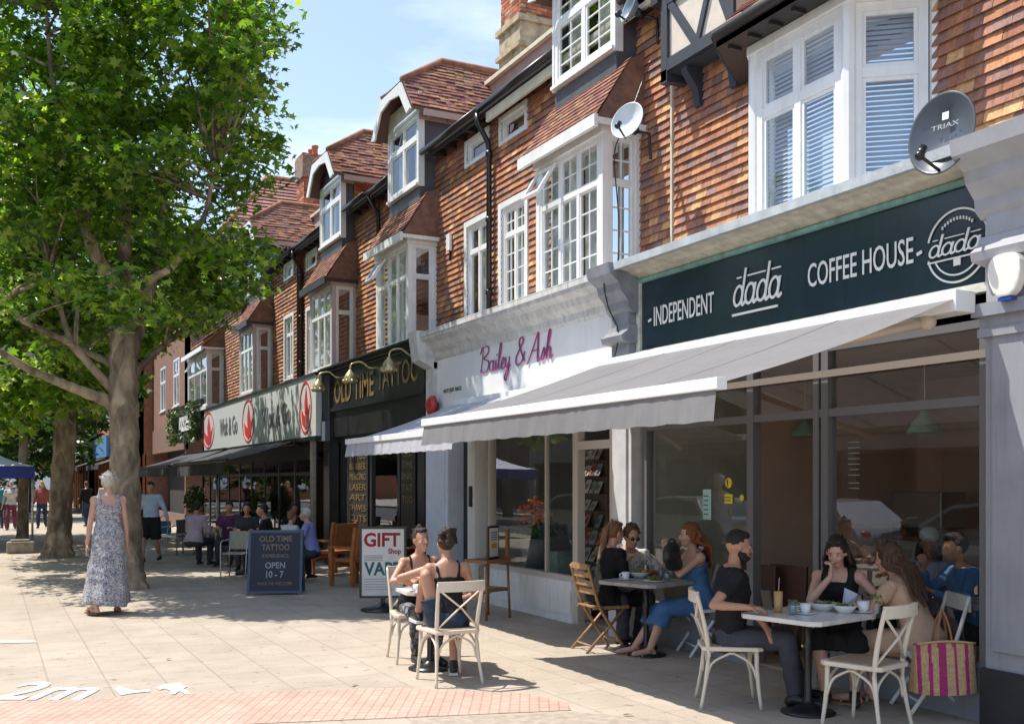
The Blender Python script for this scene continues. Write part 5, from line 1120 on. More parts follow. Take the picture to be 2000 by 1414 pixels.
# A-board
pb = G(540, 1158); t = thing('sandwich_board', 'navy sandwich board of the tattoo shop reading open', 'sign', (pb[0], pb[1], 0), R(-27 + 6)); NV = mat('navy_board', (.007, .010, .022), .5, streak=.3); FRM = mat('blue_grey_frame', (.06, .09, .13), .5)
for s in (0, 1):
    F = (lambda u, z, d: (u, -.26 + z * .25 - d, z)) if s == 0 else (lambda u, z, d: (u, .26 - z * .25 + d, z))
    q = MB(); q.box(F, -.37, .37, .03, .93, 0, .015); pn = q.build('panel', NV, t)
    q = MB(); q.box(F, -.41, -.37, 0, .97, -.005, .025); q.box(F, .37, .41, 0, .97, -.005, .025); q.box(F, -.37, .37, .93, .97, -.005, .024); q.box(F, -.37, .37, .03, .06, .016, .022); q.build('frame', FRM, t)
    if s == 0:
        TW = mat('chalk_tan', (.46, .33, .22), .7); CHW = mat('chalk_white', (.66, .68, .70), .7)
        for s_, z, h, w, m_ in (('OLD TIME', .80, .085, .50, TW), ('TATTOO', .67, .09, .42, TW), ('EXPERIENCE', .56, .05, .40, TW), ('OPEN', .40, .09, .30, CHW), ('10 - 7', .26, .10, .26, CHW), ('WALK INS WELCOME', .15, .045, .52, TW)):
            textfit('lettering', s_, m_, 0, 0, 0, -w, h, pn, bold=.02, fr=(lambda z, w: (lambda u, v, d: F(u - w / 2, z + v, .018)))(z, w))
# GIFT board
pg = G(748, 1192); t = thing('gift_sign', 'white upright board with red GIFT lettering in a black frame on a black foot', 'sign', (pg[0], pg[1], 0), R(-27 + 4))
F = FN(0); q = MB(); q.box(F, -.28, .28, .20, 1.09, 0, .02); pn = q.build('panel', mat('board_white', (.60, .60, .58), .4, var=.05), t)
q = MB(); q.box(F, -.31, -.28, .17, 1.12, -.02, .03); q.box(F, .28, .31, .17, 1.12, -.02, .03); q.box(F, -.28, .28, 1.09, 1.12, -.02, .03); q.box(F, -.28, .28, .17, .20, -.02, .03); q.box(F, -.03, .03, .04, .17, -.02, .02); q.build('frame', BLACKP, t)
q = MB(); q.lathe((0, .02, 0), [(.30, 0), (.30, .02), (.10, .06), (.05, .10)], 20); q.build('base', BLACKP, t)
for s_, z, h, w, x, m_ in (('GIFT', .86, .18, .48, -.25, mat('sign_red2', (.50, .03, .05), .5)), ('Shop', .76, .07, .17, .07, mat('sign_red2')), ('VAPE', .48, .17, .48, -.25, mat('sign_teal', (.02, .25, .24), .5))):
    textfit('lettering', s_, m_, 0, 0, 0, -w, h, pn, bold=.03, fr=(lambda z, x: (lambda u, v, d: F(u + x, z + v, .022)))(z, x))
q = MB()
for k in range(9): z = .73 - k * .02 if k < 4 else .42 - (k - 4) * .035; q.box(F, -.25, .0 if k < 4 else random.uniform(.05, .24), z, z + .008, .0205, .0225)
q.build('small_print', mat('print_grey', (.25, .25, .27), .6), pn)
# ================================================================== THINGS ON THE TABLES
CER = mat('white_ceramic', (.78, .78, .77), .2); GREEN = [(.10, .22, .03), (.16, .30, .04), (.28, .36, .05), (.06, .14, .03)]
def crockery(kind, lb, x, y, z=.741, s=1.0, col=None, grp=None):
    t = thing(kind, lb, kind.split('_')[-1], (x, y, z), random.uniform(0, 3), grp)
    if kind == 'coffee_cup':
        q = MB(); q.lathe((0, 0, .008), [(.026 * s, 0), (.036 * s, .025), (.042 * s, .07 * s), (.038 * s, .07 * s), (.030 * s, .02)], 16); q.build('cup', col or CER, t); q = MB(); q.tube(smooth([(.04 * s, 0, .06 * s), (.065 * s, 0, .055 * s), (.06 * s, 0, .03 * s), (.036 * s, 0, .025 * s)], 3), .005, 5); q.build('handle', col or CER, t)
        q = MB(); q.lathe((0, 0, 0), [(.03, 0), (.075, .01), (.075, .014), (.03, .006)], 18); q.build('saucer', CER, t)
    elif kind == 'dinner_plate' or kind == 'salad_bowl':
        r = .12 * s; hgt = .012 if kind == 'dinner_plate' else .055
        q = MB(); q.lathe((0, 0, 0), [(r * .5, 0), (r, hgt), (r * 1.0, hgt + .006), (r * .5, .008)], 22); q.build('dish', col or CER, t); q = MB()
        for i in range(60):
            a = random.uniform(0, 6.28); rr = r * .7 * math.sqrt(random.random()); p = Vector((rr * math.cos(a), rr * math.sin(a), hgt * .6 + random.uniform(.005, .04))); d = Vector((random.gauss(0, 1), random.gauss(0, 1), random.gauss(0, .6))).normalized() * .022; e = d.cross(Vector((.2, .3, 1))).normalized() * .014
            q.add([p - d, p + e, p + d, p - e], [(0, 1, 2, 3)], random.choice(GREEN + [(.45, .12, .05), (.5, .35, .15)]))
        q.build('food', mat('salad', (.1, .2, .03), .5, attr=True), t, recalc=False)
    elif kind == 'water_glass':
        q = MB(); q.lathe((0, 0, 0), [(.028, 0), (.034, .11), (.031, .11), (.026, .008)], 14); q.build('tumbler', glassmat('tumbler_glass', (.85, .9, .92)) if 'tumbler_glass' not in MATS else MATS['tumbler_glass'], t, recalc=False)
        q = MB(); q.lathe((0, 0, .009), [(.024, 0), (.028, .06)], 14); q.build('drink', mat('pale_drink', (.55, .58, .6), .1), t)
    elif kind == 'juice_drink':
        q = MB(); q.lathe((0, 0, 0), [(.026, 0), (.032, .05), (.034, .16), (.03, .16), (.001, .155)], 14); q.build('tumbler', mat('juice', (.50, .30, .12), .15), t); q = MB(); q.tube([(.0, 0, .1), (.02, .0, .26)], .004, 6); q.build('straw', mat('straw_pink', (.5, .25, .2), .5), t)
    return t
def onT(px, py, z=.741): return G(px, py, z)
for kind, px, py, lb, s in [('juice_drink', 1520, 1196, 'tall orange iced drink with straw on the white table near the man', 1), ('water_glass', 1548, 1200, 'water glass beside the orange drink on the white table', 1), ('coffee_cup', 1573, 1199, 'white cup in the middle of the white table', 1), ('salad_bowl', 1608, 1192, 'bowl heaped with green salad in front of the woman in black vest', .9), ('salad_bowl', 1650, 1197, 'white bowl of salad beside the napkin on the white table', .75), ('coffee_cup', 1686, 1196, 'white cup near the long haired woman on the white table', 1.1), ('dinner_plate', 1562, 1188, 'flat plate with food scraps at the far side of the white table', .8), ('water_glass', 1705, 1190, 'water glass at the right end of the white table', 1)]:
    x, y = onT(px, py); crockery(kind, lb, x, y, s=s)
x, y = onT(1655, 1188); t = thing('paper_napkin', 'crumpled pale blue napkin standing on the white table', 'napkin', (x, y, .80)); q = MB(); q.add([(-.06, 0, -.05), (.07, .01, -.06), (.09, -.02, .05), (-.01, .02, .10), (-.05, -.02, .03)], [(0, 1, 2), (0, 2, 3), (0, 3, 4)]); q.build('sheet', mat('napkin_blue', (.58, .64, .74), .8), t, recalc=False)
x, y = onT(1708, 1205); t = thing('leaf_vase', 'little glass jar with a green sprig at the right end of the white table', 'vase', (x, y - .02, .741)); q = MB(); q.lathe((0, 0, 0), [(.03, 0), (.032, .07), (.02, .09), (.022, .10)], 12); q.build('jar', MATS['tumbler_glass'], t, recalc=False); q = MB()
for i in range(30): p = Vector((random.gauss(0, .03), random.gauss(0, .03), random.uniform(.1, .17))); d = Vector((random.gauss(0, 1), random.gauss(0, 1), random.gauss(0, 1))).normalized() * .02; e = d.cross(Vector((.2, .3, 1))).normalized() * .01; q.add([p - d, p + e, p + d, p - e], [(0, 1, 2, 3)], random.choice(GREEN))
q.build('sprig', mat('salad'), t, recalc=False)
for kind, px, py, lb, s in [('salad_bowl', 1248, 1128, 'salad plate with greens in front of the man in sunglasses', .95), ('coffee_cup', 1222, 1132, 'white cup near the ponytailed woman on the grey table', 1), ('dinner_plate', 1278, 1136, 'plate with leftover food at the middle of the grey table', .9), ('water_glass', 1292, 1128, 'clear glass near the curly haired woman on the grey table', 1), ('water_glass', 1303, 1134, 'second clear glass at the right edge of the grey table', 1), ('coffee_cup', 816, 1158, 'white cup between the couple on the small white table', 1)]:
    x, y = onT(px, py); crockery(kind, lb, x, y, s=s)
for i, (dx, dy, lb, k) in enumerate([(-.15, .1, 'green salad on the indoor table near the woman in the cap', 'salad_bowl'), (.1, -.15, 'white cup on the indoor table', 'coffee_cup'), (-.2, -.1, 'plate of orange food on the indoor table', 'dinner_plate')]): crockery(k, lb, TI[0] + dx, TI[1] + dy)
# striped basket
def basket():
    c = Matrix.Identity(3); px, py = 1842, 1300; d = 7.35; o = D(px, py, d); t = thing('striped_basket', 'woven straw basket with magenta stripes hanging from the folding chair', 'bag', (o.x, o.y, o.z - .20), -TH + R(4)); q = MB(); n = 180; hgt = .36
    prof = lambda f, z: ((.205 + .03 * (1 - z) - .0 * z) * (1 if abs(f) < 1 else 1))
    rows = 22; vs = []; fs = []; cs = []
    for i in range(rows + 1):
        v = i / rows; w = .235 - .02 * v; dd = .075 * (1 - .45 * v); 
        for k in range(n):
            a = 2 * math.pi * k / n; e = 2 / 5.0; x = w * math.copysign(abs(math.cos(a)) ** e, math.cos(a)); y = dd * math.copysign(abs(math.sin(a)) ** e, math.sin(a)); rz = .004 * ((i + k) % 2)
            vs.append((x * (1 + rz), y * (1 + rz * 3), hgt * v + .012 * math.cos(x * 9) * v + .02 * (x / w) ** 2 * (1 - v)))
    b0 = 0
    for i in range(rows):
        for k in range(n):
            k2 = (k + 1) % n; xm = (vs[i * n + k][0] + vs[i * n + k2][0]) / 2; st_ = any(abs(xm - c_) < .014 for c_ in (-.2, -.12, -.03, .06, .15)); kk = random.uniform(.85, 1.12)
            col = (.42 * kk, .03, .15 * kk) if st_ else (.55 * kk, .37 * kk, .19 * kk)
            q.add([vs[i * n + k], vs[i * n + k2], vs[(i + 1) * n + k2], vs[(i + 1) * n + k]], [(0, 1, 2, 3)], col)
    q.add(vs[:n], [tuple(range(n))], (.5, .34, .18)); q.build('body', mat('straw_weave', (.5, .35, .2), .85, attr=True, bump=.6, bscale=110, var=.15, vscale=60), t, recalc=False)
    q = MB(); q.tube([(x, -.05 * math.cos(0), hgt + .012 + .012 * math.cos(x * 9)) for x in [-.215 + k * .043 for k in range(11)]], .009, 6); q.build('rim', mat('straw_plain', (.5, .34, .18), .8), t)
    for s in (-1, 1): q = MB(); q.tube(smooth([(-.06, s * .04, hgt - .02), (-.05, s * .03, hgt + .12), (-.01, 0, hgt + .24), (.03, s * .03, hgt + .12), (.05, s * .04, hgt - .02)], 5), .009, 6); q.build('handle', mat('tan_leather', (.26, .12, .055), .6), t)
basket()
# dark handbag held by the curly haired woman
# ================================================================== NOODLE BAR TERRACE FURNITURE
ALU = mat('aluminium', (.55, .56, .57), .3, metal=.8)
def stackchair(lb, p, ang, back):
    t = thing('terrace_chair', lb, 'chair', (p[0], p[1], 0), ang, 'metal chairs of the noodle bar terrace')
    for sx in (-1, 1):
        q = MB(); q.tube(smooth([(sx * .22, .22, 0), (sx * .23, .2, .4), (sx * .24, .15, .64), (sx * .24, -.1, .66), (sx * .2, -.22, .68)], 3), .012, 6); q.build('leg', ALU, t)
        q = MB(); q.tube([(sx * .21, -.22, 0), (sx * .2, -.18, .44), (sx * .2, -.24, .82)], .012, 6); q.build('leg', ALU, t)
    q = MB(); q.bx(-.2, .2, -.18, .22, .43, .45); q.build('seat', back, t); q = MB(); q.prism(lambda u, z, d: (u, -.19 - (z - .45) * .14 - d, z), [(-.19, .5), (.19, .5), (.19, .82), (-.19, .82)], 0, .012); q.build('backrest', back, t)
TAN = mat('tan_weave', (.38, .35, .26), .7, var=.15, vscale=40); DKW = mat('dark_weave', (.06, .055, .05), .7)
nb = [('empty tan woven metal chair in front behind the navy sandwich board', G(463, 1128), R(150), TAN), ('metal chair with the blue bag hung beside it near the man at the trunk', G(335, 1082), R(60), ALU), ('dark terrace chair at the far end of the noodle bar', G(368, 1082), R(-30), DKW), ('dark terrace chair among the diners beside the thin pole', G(430, 1088), R(100), DKW), ('dark terrace chair close to the shop glass', G(545, 1096), R(-120), DKW)]
for lb, p, a, m_ in nb: stackchair(lb, p, a, m_)
for lb, p in [('dark square terrace table left of the thin pole', G(432, 1018, .73)), ('dark terrace table in the middle of the noodle bar diners', G(505, 1032, .73)), ('small dark terrace table near the drain column', G(566, 1042, .73))]:
    pedestal('terrace_table', lb, p, .2, .7, .7, mat('dark_top', (.05, .05, .055), .25), ALU, group='dark tables of the noodle bar')
p = G(424, 1065); t = thing('pole', 'thin pale metal pole holding up the black awning', 'pole', (p[0], p[1], 0)); q = MB(); q.tube([(0, 0, 0), (0, 0, 2.2)], .025, 8); q.build('shaft', ALU, t); q = MB(); q.lathe((0, 0, 0), [(.15, 0), (.15, .02), (.03, .05)], 14); q.build('foot', ALU, t)
for lb, px, py, h_, sx in [('bushy green potted plant by the noodle bar terrace', 382, 1062, 1.5, .33), ('dark potted shrub beside the noodle bar glass', 500, 1075, 1.35, .28)]:
    p = G(px, py); t = thing('potted_plant', lb, 'plant', (p[0], p[1], 0)); q = MB(); q.lathe((0, 0, 0), [(.16, 0), (.22, .4), (.20, .4), (.15, .3)], 16); q.build('pot', BLACKP, t); q = MB()
    for i in range(700):
        v = Vector((random.gauss(0, 1), random.gauss(0, 1), random.gauss(0, 1))).normalized() * (random.random() ** .4); p_ = Vector((v.x * sx, v.y * sx, h_ - .3 + v.z * .42)); d = Vector((random.gauss(0, 1), random.gauss(0, 1), random.gauss(0, 1))).normalized() * .06; e = d.cross(Vector((.3, .1, 1))).normalized() * .03
        k = random.uniform(.5, 1.3); q.add([p_ - d, p_ + e, p_ + d, p_ - e], [(0, 1, 2, 3)], (.08 * k, .19 * k, .03 * k))
    q.build('foliage', mat('plant_leaf'), t, recalc=False)
p = G(318, 1062); t = thing('shopping_bag', 'bright blue shopping bag hanging by the metal chair', 'bag', (p[0], p[1] - .1, .28)); q = MB(); q.prism(FN(0), [(-.2, .05), (-.15, 0), (.15, 0), (.2, .06), (.17, .36), (-.17, .36)], 0, .14); q.build('body', mat('blue_bag', (.02, .16, .34), .5, bump=.3, bscale=20), t, bevel=.02); q = MB(); q.tube(smooth([(-.1, -.07, .36), (-.07, -.07, .48), (.07, -.07, .48), (.1, -.07, .36)], 4), .01, 6); q.build('handle', mat('blue_bag'), t)
# market gazebo
o = G(30, 1072); gzc = D(68, 925, 25.5); w = 1.75; gz = thing('market_gazebo', 'blue market gazebo with pale lilac roof at the left edge', 'gazebo', (gzc.x - w, gzc.y + w, 0)); q = MB()
B = [(-w, -w, 2.1), (w, -w, 2.1), (w, w, 2.1), (-w, w, 2.1)]; ap = (0, 0, 3.1); n = 10; q.sm = False
for i in range(4):
    a, b = Vector(B[i]), Vector(B[(i + 1) % 4]); vs = []
    for r_ in range(n + 1):
        f = r_ / n; g_ = f ** 1.0; zz = lambda p: p
        l = a.lerp(Vector(ap), f); r2 = b.lerp(Vector(ap), f); sag = -.18 * math.sin(math.pi * f); l.z += sag; r2.z += sag; vs += [l, r2]
    q.add(vs, [(2 * k, 2 * k + 1, 2 * k + 3, 2 * k + 2) for k in range(n)])
q.build('canopy', mat('lilac_canopy', (.72, .70, .88), .7), gz, recalc=False)
q = MB()
for i in range(4): a, b = Vector(B[i]), Vector(B[(i + 1) % 4]); q.add([a, b, b - Vector((0, 0, .30)), a - Vector((0, 0, .30))], [(0, 1, 2, 3)])
q.build('valance', mat('blue_canvas', (.03, .05, .28), .7), gz, recalc=False)
for i in range(4): q = MB(); q.tube([(B[i][0] * .97, B[i][1] * .97, 0), (B[i][0] * .97, B[i][1] * .97, 2.1)], .03, 6); q.build('leg', ALU, gz)
x, y = G(40, 1080); t = thing('stone_block', 'rough pale stone block at the foot of the gazebo leg', 'block', (x, y, 0)); q = MB(); q.bx(-.3, .3, -.2, .2, 0, .28); q.build('block', mat('stone_rough', (.30, .26, .21), .9, var=.3, vscale=8, bump=.5), t, bevel=.04)
q = MB(); q.bx(-.22, .2, -.15, .15, .28, .33); q.build('cap_stone', mat('stone_rough'), t, bevel=.02)
# parked cars on the road: what the shop glass mirrors
def car(lb, x, y, col, ang=0):
    t = thing('parked_car', lb, 'car', (x, y, -.13), ang, 'cars parked along the kerb'); M_ = mat('carpaint%s' % str(col), col, .25, coat=.6, metal=.2); L_ = 4.3; W_ = .88
    side = [(-2.1, .35), (-2.12, .75), (-2.0, .92), (-1.75, 1.0), (-1.25, 1.42), (-.3, 1.48), (.45, 1.42), (1.15, 1.0), (1.95, .86), (2.12, .65), (2.1, .35), (1.75, .25), (-1.75, .25)]
    q = MB(); n = len(side); secs = [(-W_ * .93, .97), (-W_, 1), (W_, 1), (W_ * .93, .97)]; vs = []
    for xw, k in [(-W_, 1), (-W_ * .5, 1.01), (W_ * .5, 1.01), (W_, 1)]:
        for (u, z) in side: vs.append((xw * (1 - max(0, z - .9) * .35), u, z))
    fs = [(s * n + i, s * n + (i + 1) % n, (s + 1) * n + (i + 1) % n, (s + 1) * n + i) for s in range(3) for i in range(n)] + [tuple(range(n)), tuple(range(3 * n, 4 * n))]
    q.add(vs, fs); q.build('body', M_, t, bevel=.03)
    DG = mat('car_glass', (.02, .025, .03), .05, spec=.8)
    for s in (-1, 1):
        q = MB(); F = (lambda u, z, d, s=s: (s * (W_ * (1 - max(0, z - .9) * .35) + .006), u, z)); q.add([F(u, z, 0) for u, z in [(-1.6, 1.0), (-1.15, 1.36), (-.3, 1.41), (.4, 1.36), (.95, 1.02)]], [(0, 1, 2, 3, 4)]); q.build('side_window', DG, t, recalc=False)
        for yy in (-1.3, 1.35):
            q = MB(); q.lathe((s * (W_ - .1), yy, .32), [(.2, -.11), (.32, -.11), (.33, 0), (.32, .11), (.2, .115)], 20, tilt=Matrix.Rotation(R(90), 3, 'Y')); wh = q.build('wheel', mat('tyre', (.02, .02, .02), .8), t); q = MB(); q.lathe((s * (W_ - .1), yy, .32), [(.19, -.09), (.2, .118), (.05, .10)], 16, tilt=Matrix.Rotation(R(90) , 3, 'Y')); q.build('rim', ALU, wh)
        q = MB(); q.ell((s * .62, 2.08, .66), (.16, .06, .07)); q.build('headlight', mat('lamp_clear', (.7, .72, .75), .1), t); q = MB(); q.ell((s * .62, -2.08, .78), (.16, .06, .08)); q.build('tail_light', mat('lamp_red', (.5, .01, .02), .2), t)
    q = MB(); q.add([(-.62, .5, 1.43), (.62, .5, 1.43), (.78, 1.12, 1.03), (-.78, 1.12, 1.03)], [(0, 1, 2, 3)]); q.build('windscreen', DG, t, recalc=False)
    return t
car('white hatchback parked at the kerb, mirrored in the shop glass', -3.8, 17.4, (.42, .42, .43)); car('blue grey saloon parked at the kerb, mirrored in the right pane', -3.8, 12.7, (.20, .26, .33)); car('silver estate parked at the kerb farther along the road', -3.8, 22.0, (.42, .43, .44)); car('dark parked car at the near end of the kerb', -3.8, 8.0, (.04, .04, .05)); car('pale silver car parked farthest along the kerb', -3.8, 27.4, (.50, .52, .54))
# ================================================================== TREES
BARK = None
def barkmat():
    m = bpy.data.materials.new('plane_bark'); m.use_nodes = True; MATS['plane_bark'] = m; t = m.node_tree; b = t.nodes['Principled BSDF']; N = t.nodes.new; L = t.links.new; cd = N('ShaderNodeTexCoord')
    mp_ = N('ShaderNodeMapping'); mp_.inputs['Scale'].default_value = (1, 1, .45); L(cd.outputs['Object'], mp_.inputs[0])
    v = N('ShaderNodeTexVoronoi'); v.inputs['Scale'].default_value = 9; L(mp_.outputs[0], v.inputs['Vector']); n = N('ShaderNodeTexNoise'); n.inputs['Scale'].default_value = 7; n.inputs['Detail'].default_value = 8; L(mp_.outputs[0], n.inputs['Vector'])
    n2 = N('ShaderNodeTexNoise'); n2.inputs['Scale'].default_value = 2.2; n2.inputs['Detail'].default_value = 6; L(mp_.outputs[0], n2.inputs['Vector'])
    r = N('ShaderNodeValToRGB'); r.color_ramp.elements[0].color = (.15, .112, .08, 1); r.color_ramp.elements[1].color = (.42, .33, .235, 1); r.color_ramp.elements[0].position = .40; r.color_ramp.elements[1].position = .60; em_ = r.color_ramp.elements.new(.5); em_.color = (.27, .215, .15, 1)
    a = N('ShaderNodeMath'); a.operation = 'ADD'; s1 = N('ShaderNodeMath'); s1.operation = 'MULTIPLY'; s1.inputs[1].default_value = .5; L(n.outputs['Fac'], s1.inputs[0]); s2 = N('ShaderNodeMath'); s2.operation = 'MULTIPLY'; s2.inputs[1].default_value = .5; L(n2.outputs['Fac'], s2.inputs[0]); L(s1.outputs[0], a.inputs[0]); L(s2.outputs[0], a.inputs[1])
    L(a.outputs[0], r.inputs[0]); v.inputs['Scale'].default_value = 5.5; sep = N('ShaderNodeSeparateColor'); L(v.outputs['Color'], sep.inputs[0]); rg = N('ShaderNodeMapRange'); rg.inputs[1].default_value = .0; rg.inputs[2].default_value = 1; rg.inputs[3].default_value = .68; rg.inputs[4].default_value = 1.35; L(sep.outputs[0], rg.inputs[0]); xm = N('ShaderNodeVectorMath'); xm.operation = 'SCALE'; L(r.outputs[0], xm.inputs[0]); L(rg.outputs[0], xm.inputs['Scale']); L(xm.outputs[0], b.inputs['Base Color']); L(n.outputs['Color'], mp2.inputs[0]) if False else None; b.inputs['Roughness'].default_value = .9; b.inputs['Specular IOR Level'].default_value = .15
    bp = N('ShaderNodeBump'); bp.inputs['Strength'].default_value = .7; bp.inputs['Distance'].default_value = .03; L(n.outputs['Fac'], bp.inputs['Height']); L(bp.outputs[0], b.inputs['Normal']); return m
BARK = barkmat()
rng = np.random.default_rng(11)
LOBE = []
for k in range(5):
    a = math.pi / 2 + (k - 2) * .95; LOBE.append((a, [.8, .98, 1.1, .98, .8][k])); LOBE.append((a + .475, .52))
LOBE = LOBE[:-1] + [(-math.pi / 2, .25)]
LX = np.array([r * math.cos(a) for a, r in LOBE]); LY = np.array([r * math.sin(a) for a, r in LOBE])
def leaves(name, C, size, par, origin, m, pal, up=.55):
    C = np.asarray(C); n = len(C); nr = rng.normal(size=(n, 3)); nr /= np.linalg.norm(nr, axis=1)[:, None]; nr[:, 2] = np.abs(nr[:, 2]) * .7 + up; nr /= np.linalg.norm(nr, axis=1)[:, None]
    a = rng.normal(size=(n, 3)); a -= nr * (a * nr).sum(1)[:, None]; a /= np.linalg.norm(a, axis=1)[:, None]; b = np.cross(nr, a); s = size * rng.uniform(.55, 1.15, n)
    k = len(LX); P = C[:, None, :] + (a[:, None, :] * LX[None, :, None] + b[:, None, :] * LY[None, :, None]) * s[:, None, None]
    P += nr[:, None, :] * (-(LX ** 2 + LY ** 2) * .22)[None, :, None] * s[:, None, None]; P -= np.array(origin)
    me = bpy.data.meshes.new(name); me.vertices.add(n * k); me.vertices.foreach_set('co', P.astype(np.float32).ravel()); me.loops.add(n * k); me.loops.foreach_set('vertex_index', np.arange(n * k, dtype=np.int32))
    me.polygons.add(n); me.polygons.foreach_set('loop_start', np.arange(0, n * k, k, dtype=np.int32)); me.update(calc_edges=True)
    pal = np.array(pal); c = pal[rng.integers(0, len(pal), n)] * rng.uniform(.75, 1.25, n)[:, None]; c = np.concatenate([c, np.ones((n, 1))], 1)
    at = me.attributes.new('Col', 'FLOAT_COLOR', 'FACE'); at.data.foreach_set('color', c.astype(np.float32).ravel()); me.materials.append(m)
    o = bpy.data.objects.new(name, me); COL.objects.link(o); o.parent = par; return o
LEAF = leafmat('plane_leaf', 0, 0); LPAL = [(.105, .19, .02), (.15, .25, .03), (.055, .115, .018), (.20, .28, .035), (.09, .18, .022), (.04, .085, .016), (.26, .32, .06)]
def inpoly(x, y, poly):
    c = False; n = len(poly)
    for i in range(n):
        x1, y1 = poly[i]; x2, y2 = poly[(i + 1) % n]
        if (y1 > y) != (y2 > y) and x < (x2 - x1) * (y - y1) / (y2 - y1) + x1: c = not c
    return c
def limbs(par, org, d, paths, m=BARK):
    for nm, pts in paths:
        P = [D(x, y, d + dd) - Vector(org) for x, y, dd, w in pts]; W_ = [w / 2 / FPX * (d + dd) * (.86 if nm == 'limb' else .96) for x, y, dd, w in pts]
        A = smooth([(*p, w) for p, w in zip(P, W_)], 6); q = MB(); q.tube([a[:3] for a in A], [max(a[3] * (1 + .06 * math.sin(i * 1.9 + a[0] * 3)), .008) for i, a in enumerate(A)], 14)
        q.build(nm, m, par)
def clusters(poly, d, dr, n, rad, per, gaps=(), low=False):
    out = []; tries = 0; xs = [p[0] for p in poly]; ys = [p[1] for p in poly]; k = 0
    while k < n and tries < n * 60:
        tries += 1; x = random.uniform(min(xs), max(xs)); y = random.uniform(min(ys), max(ys))
        if not inpoly(x, y, poly) or any(math.hypot((x - gx) / 1, (y - gy)) < gr for gx, gy, gr in gaps): continue
        dd = random.uniform(-1, 1); dd = dr * dd; c = np.array(D(x, y, d + (abs(dd) * .9 + .5 if (y > 400 and low and random.random() < .68) else dd))); r = rad * random.uniform(.6, 1.25); m = int(per * random.uniform(.6, 1.3))
        v = rng.normal(size=(m, 3)); v /= np.linalg.norm(v, axis=1)[:, None]; v *= (rng.random(m) ** .45)[:, None] * r; v[:, 2] *= .6; out.append(c + v); k += 1
    return np.concatenate(out)
d1 = 16.4; o1 = G(252, 1150); t1 = thing('plane_tree', 'large leafy plane tree with thick forked trunk behind the woman in the long dress', 'tree', (*o1, 0)); O1 = (o1[0], o1[1], 0)
limbs(t1, O1, d1, [('trunk', [(253, 1160, 0, 92), (251, 1135, 0, 70), (249, 1080, 0, 60), (246, 950, 0, 57), (243, 850, 0, 57), (241, 760, 0, 58), (240, 680, 0, 52), (236, 620, 0, 50), (231, 575, 0, 44), (226, 530, .1, 36)]),
    ('limb', [(228, 580, 0, 40), (212, 545, 0, 33), (180, 480, -.2, 30), (158, 407, -.3, 26), (140, 350, -.4, 22), (118, 250, -.6, 17), (100, 130, -.8, 12), (90, 20, -1, 7)]),
    ('limb', [(236, 600, .1, 40), (242, 530, .3, 36), (243, 440, .4, 33), (244, 380, .4, 31), (240, 320, .5, 27), (246, 200, .5, 20), (262, 60, .6, 13), (275, -60, .6, 8)]),
    ('limb', [(246, 640, 0, 30), (268, 588, -.2, 22), (300, 543, -.4, 18), (337, 521, -.5, 16), (376, 462, -.7, 13), (402, 415, -.8, 11), (412, 365, -.9, 9), (424, 325, -1, 6)]),
    ('limb', [(250, 730, .1, 30), (268, 655, .3, 26), (284, 605, .5, 22), (300, 549, .7, 19), (308, 500, .8, 17), (320, 400, 1, 14), (332, 345, 1.1, 12), (370, 240, 1.3, 9), (420, 120, 1.5, 6)]),
    ('limb', [(252, 750, .1, 22), (275, 716, .3, 17), (318, 676, .6, 13), (353, 648, .9, 10), (380, 628, 1.1, 7), (440, 590, 1.4, 4)]),
    ('limb', [(240, 810, 0, 36), (212, 784, -.1, 29), (170, 768, -.4, 24), (117, 747, -.8, 20), (53, 719, -1.2, 18), (0, 687, -1.5, 15), (-80, 640, -1.9, 10)]),
    ('limb', [(240, 775, 0, 28), (212, 752, -.1, 22), (184, 722, -.3, 19), (159, 694, -.4, 18), (134, 669, -.6, 17), (88, 648, -.9, 14), (46, 627, -1.2, 12), (7, 584, -1.4, 9)]),
    ('limb', [(240, 720, .2, 22), (205, 704, .5, 17), (176, 690, .7, 14), (150, 672, 1, 11), (110, 650, 1.3, 8)]),
    ('limb', [(142, 678, -.5, 14), (126, 630, -.5, 13), (110, 575, -.6, 10), (98, 520, -.7, 7)]), ('limb', [(146, 676, -.5, 12), (150, 620, -.3, 10), (153, 575, -.2, 7)]),
    ('limb', [(232, 610, 0, 26), (209, 591, .1, 20), (177, 563, .3, 16), (141, 535, .6, 14), (117, 510, .8, 13), (88, 478, 1, 11), (40, 400, 1.4, 8), (0, 350, 1.6, 5)])])
crown = [(-110, -170), (100, -240), (300, -250), (470, -220), (525, -100), (515, 0), (528, 90), (495, 130), (490, 210), (535, 270), (548, 310), (505, 345), (500, 380), (420, 380), (430, 460), (480, 480), (520, 535), (515, 580), (450, 590), (420, 640), (350, 640), (290, 600), (240, 640), (180, 700), (60, 740), (-110, 760)]
C = clusters(crown, d1, 2.5, 500, .58, 100, low=True, gaps=[(368, 395, 42), (345, 420, 26), (560, 180, 50), (410, 520, 24), (300, 460, 18)])
leaves('crown', C, .098, t1, O1, LEAF, LPAL)
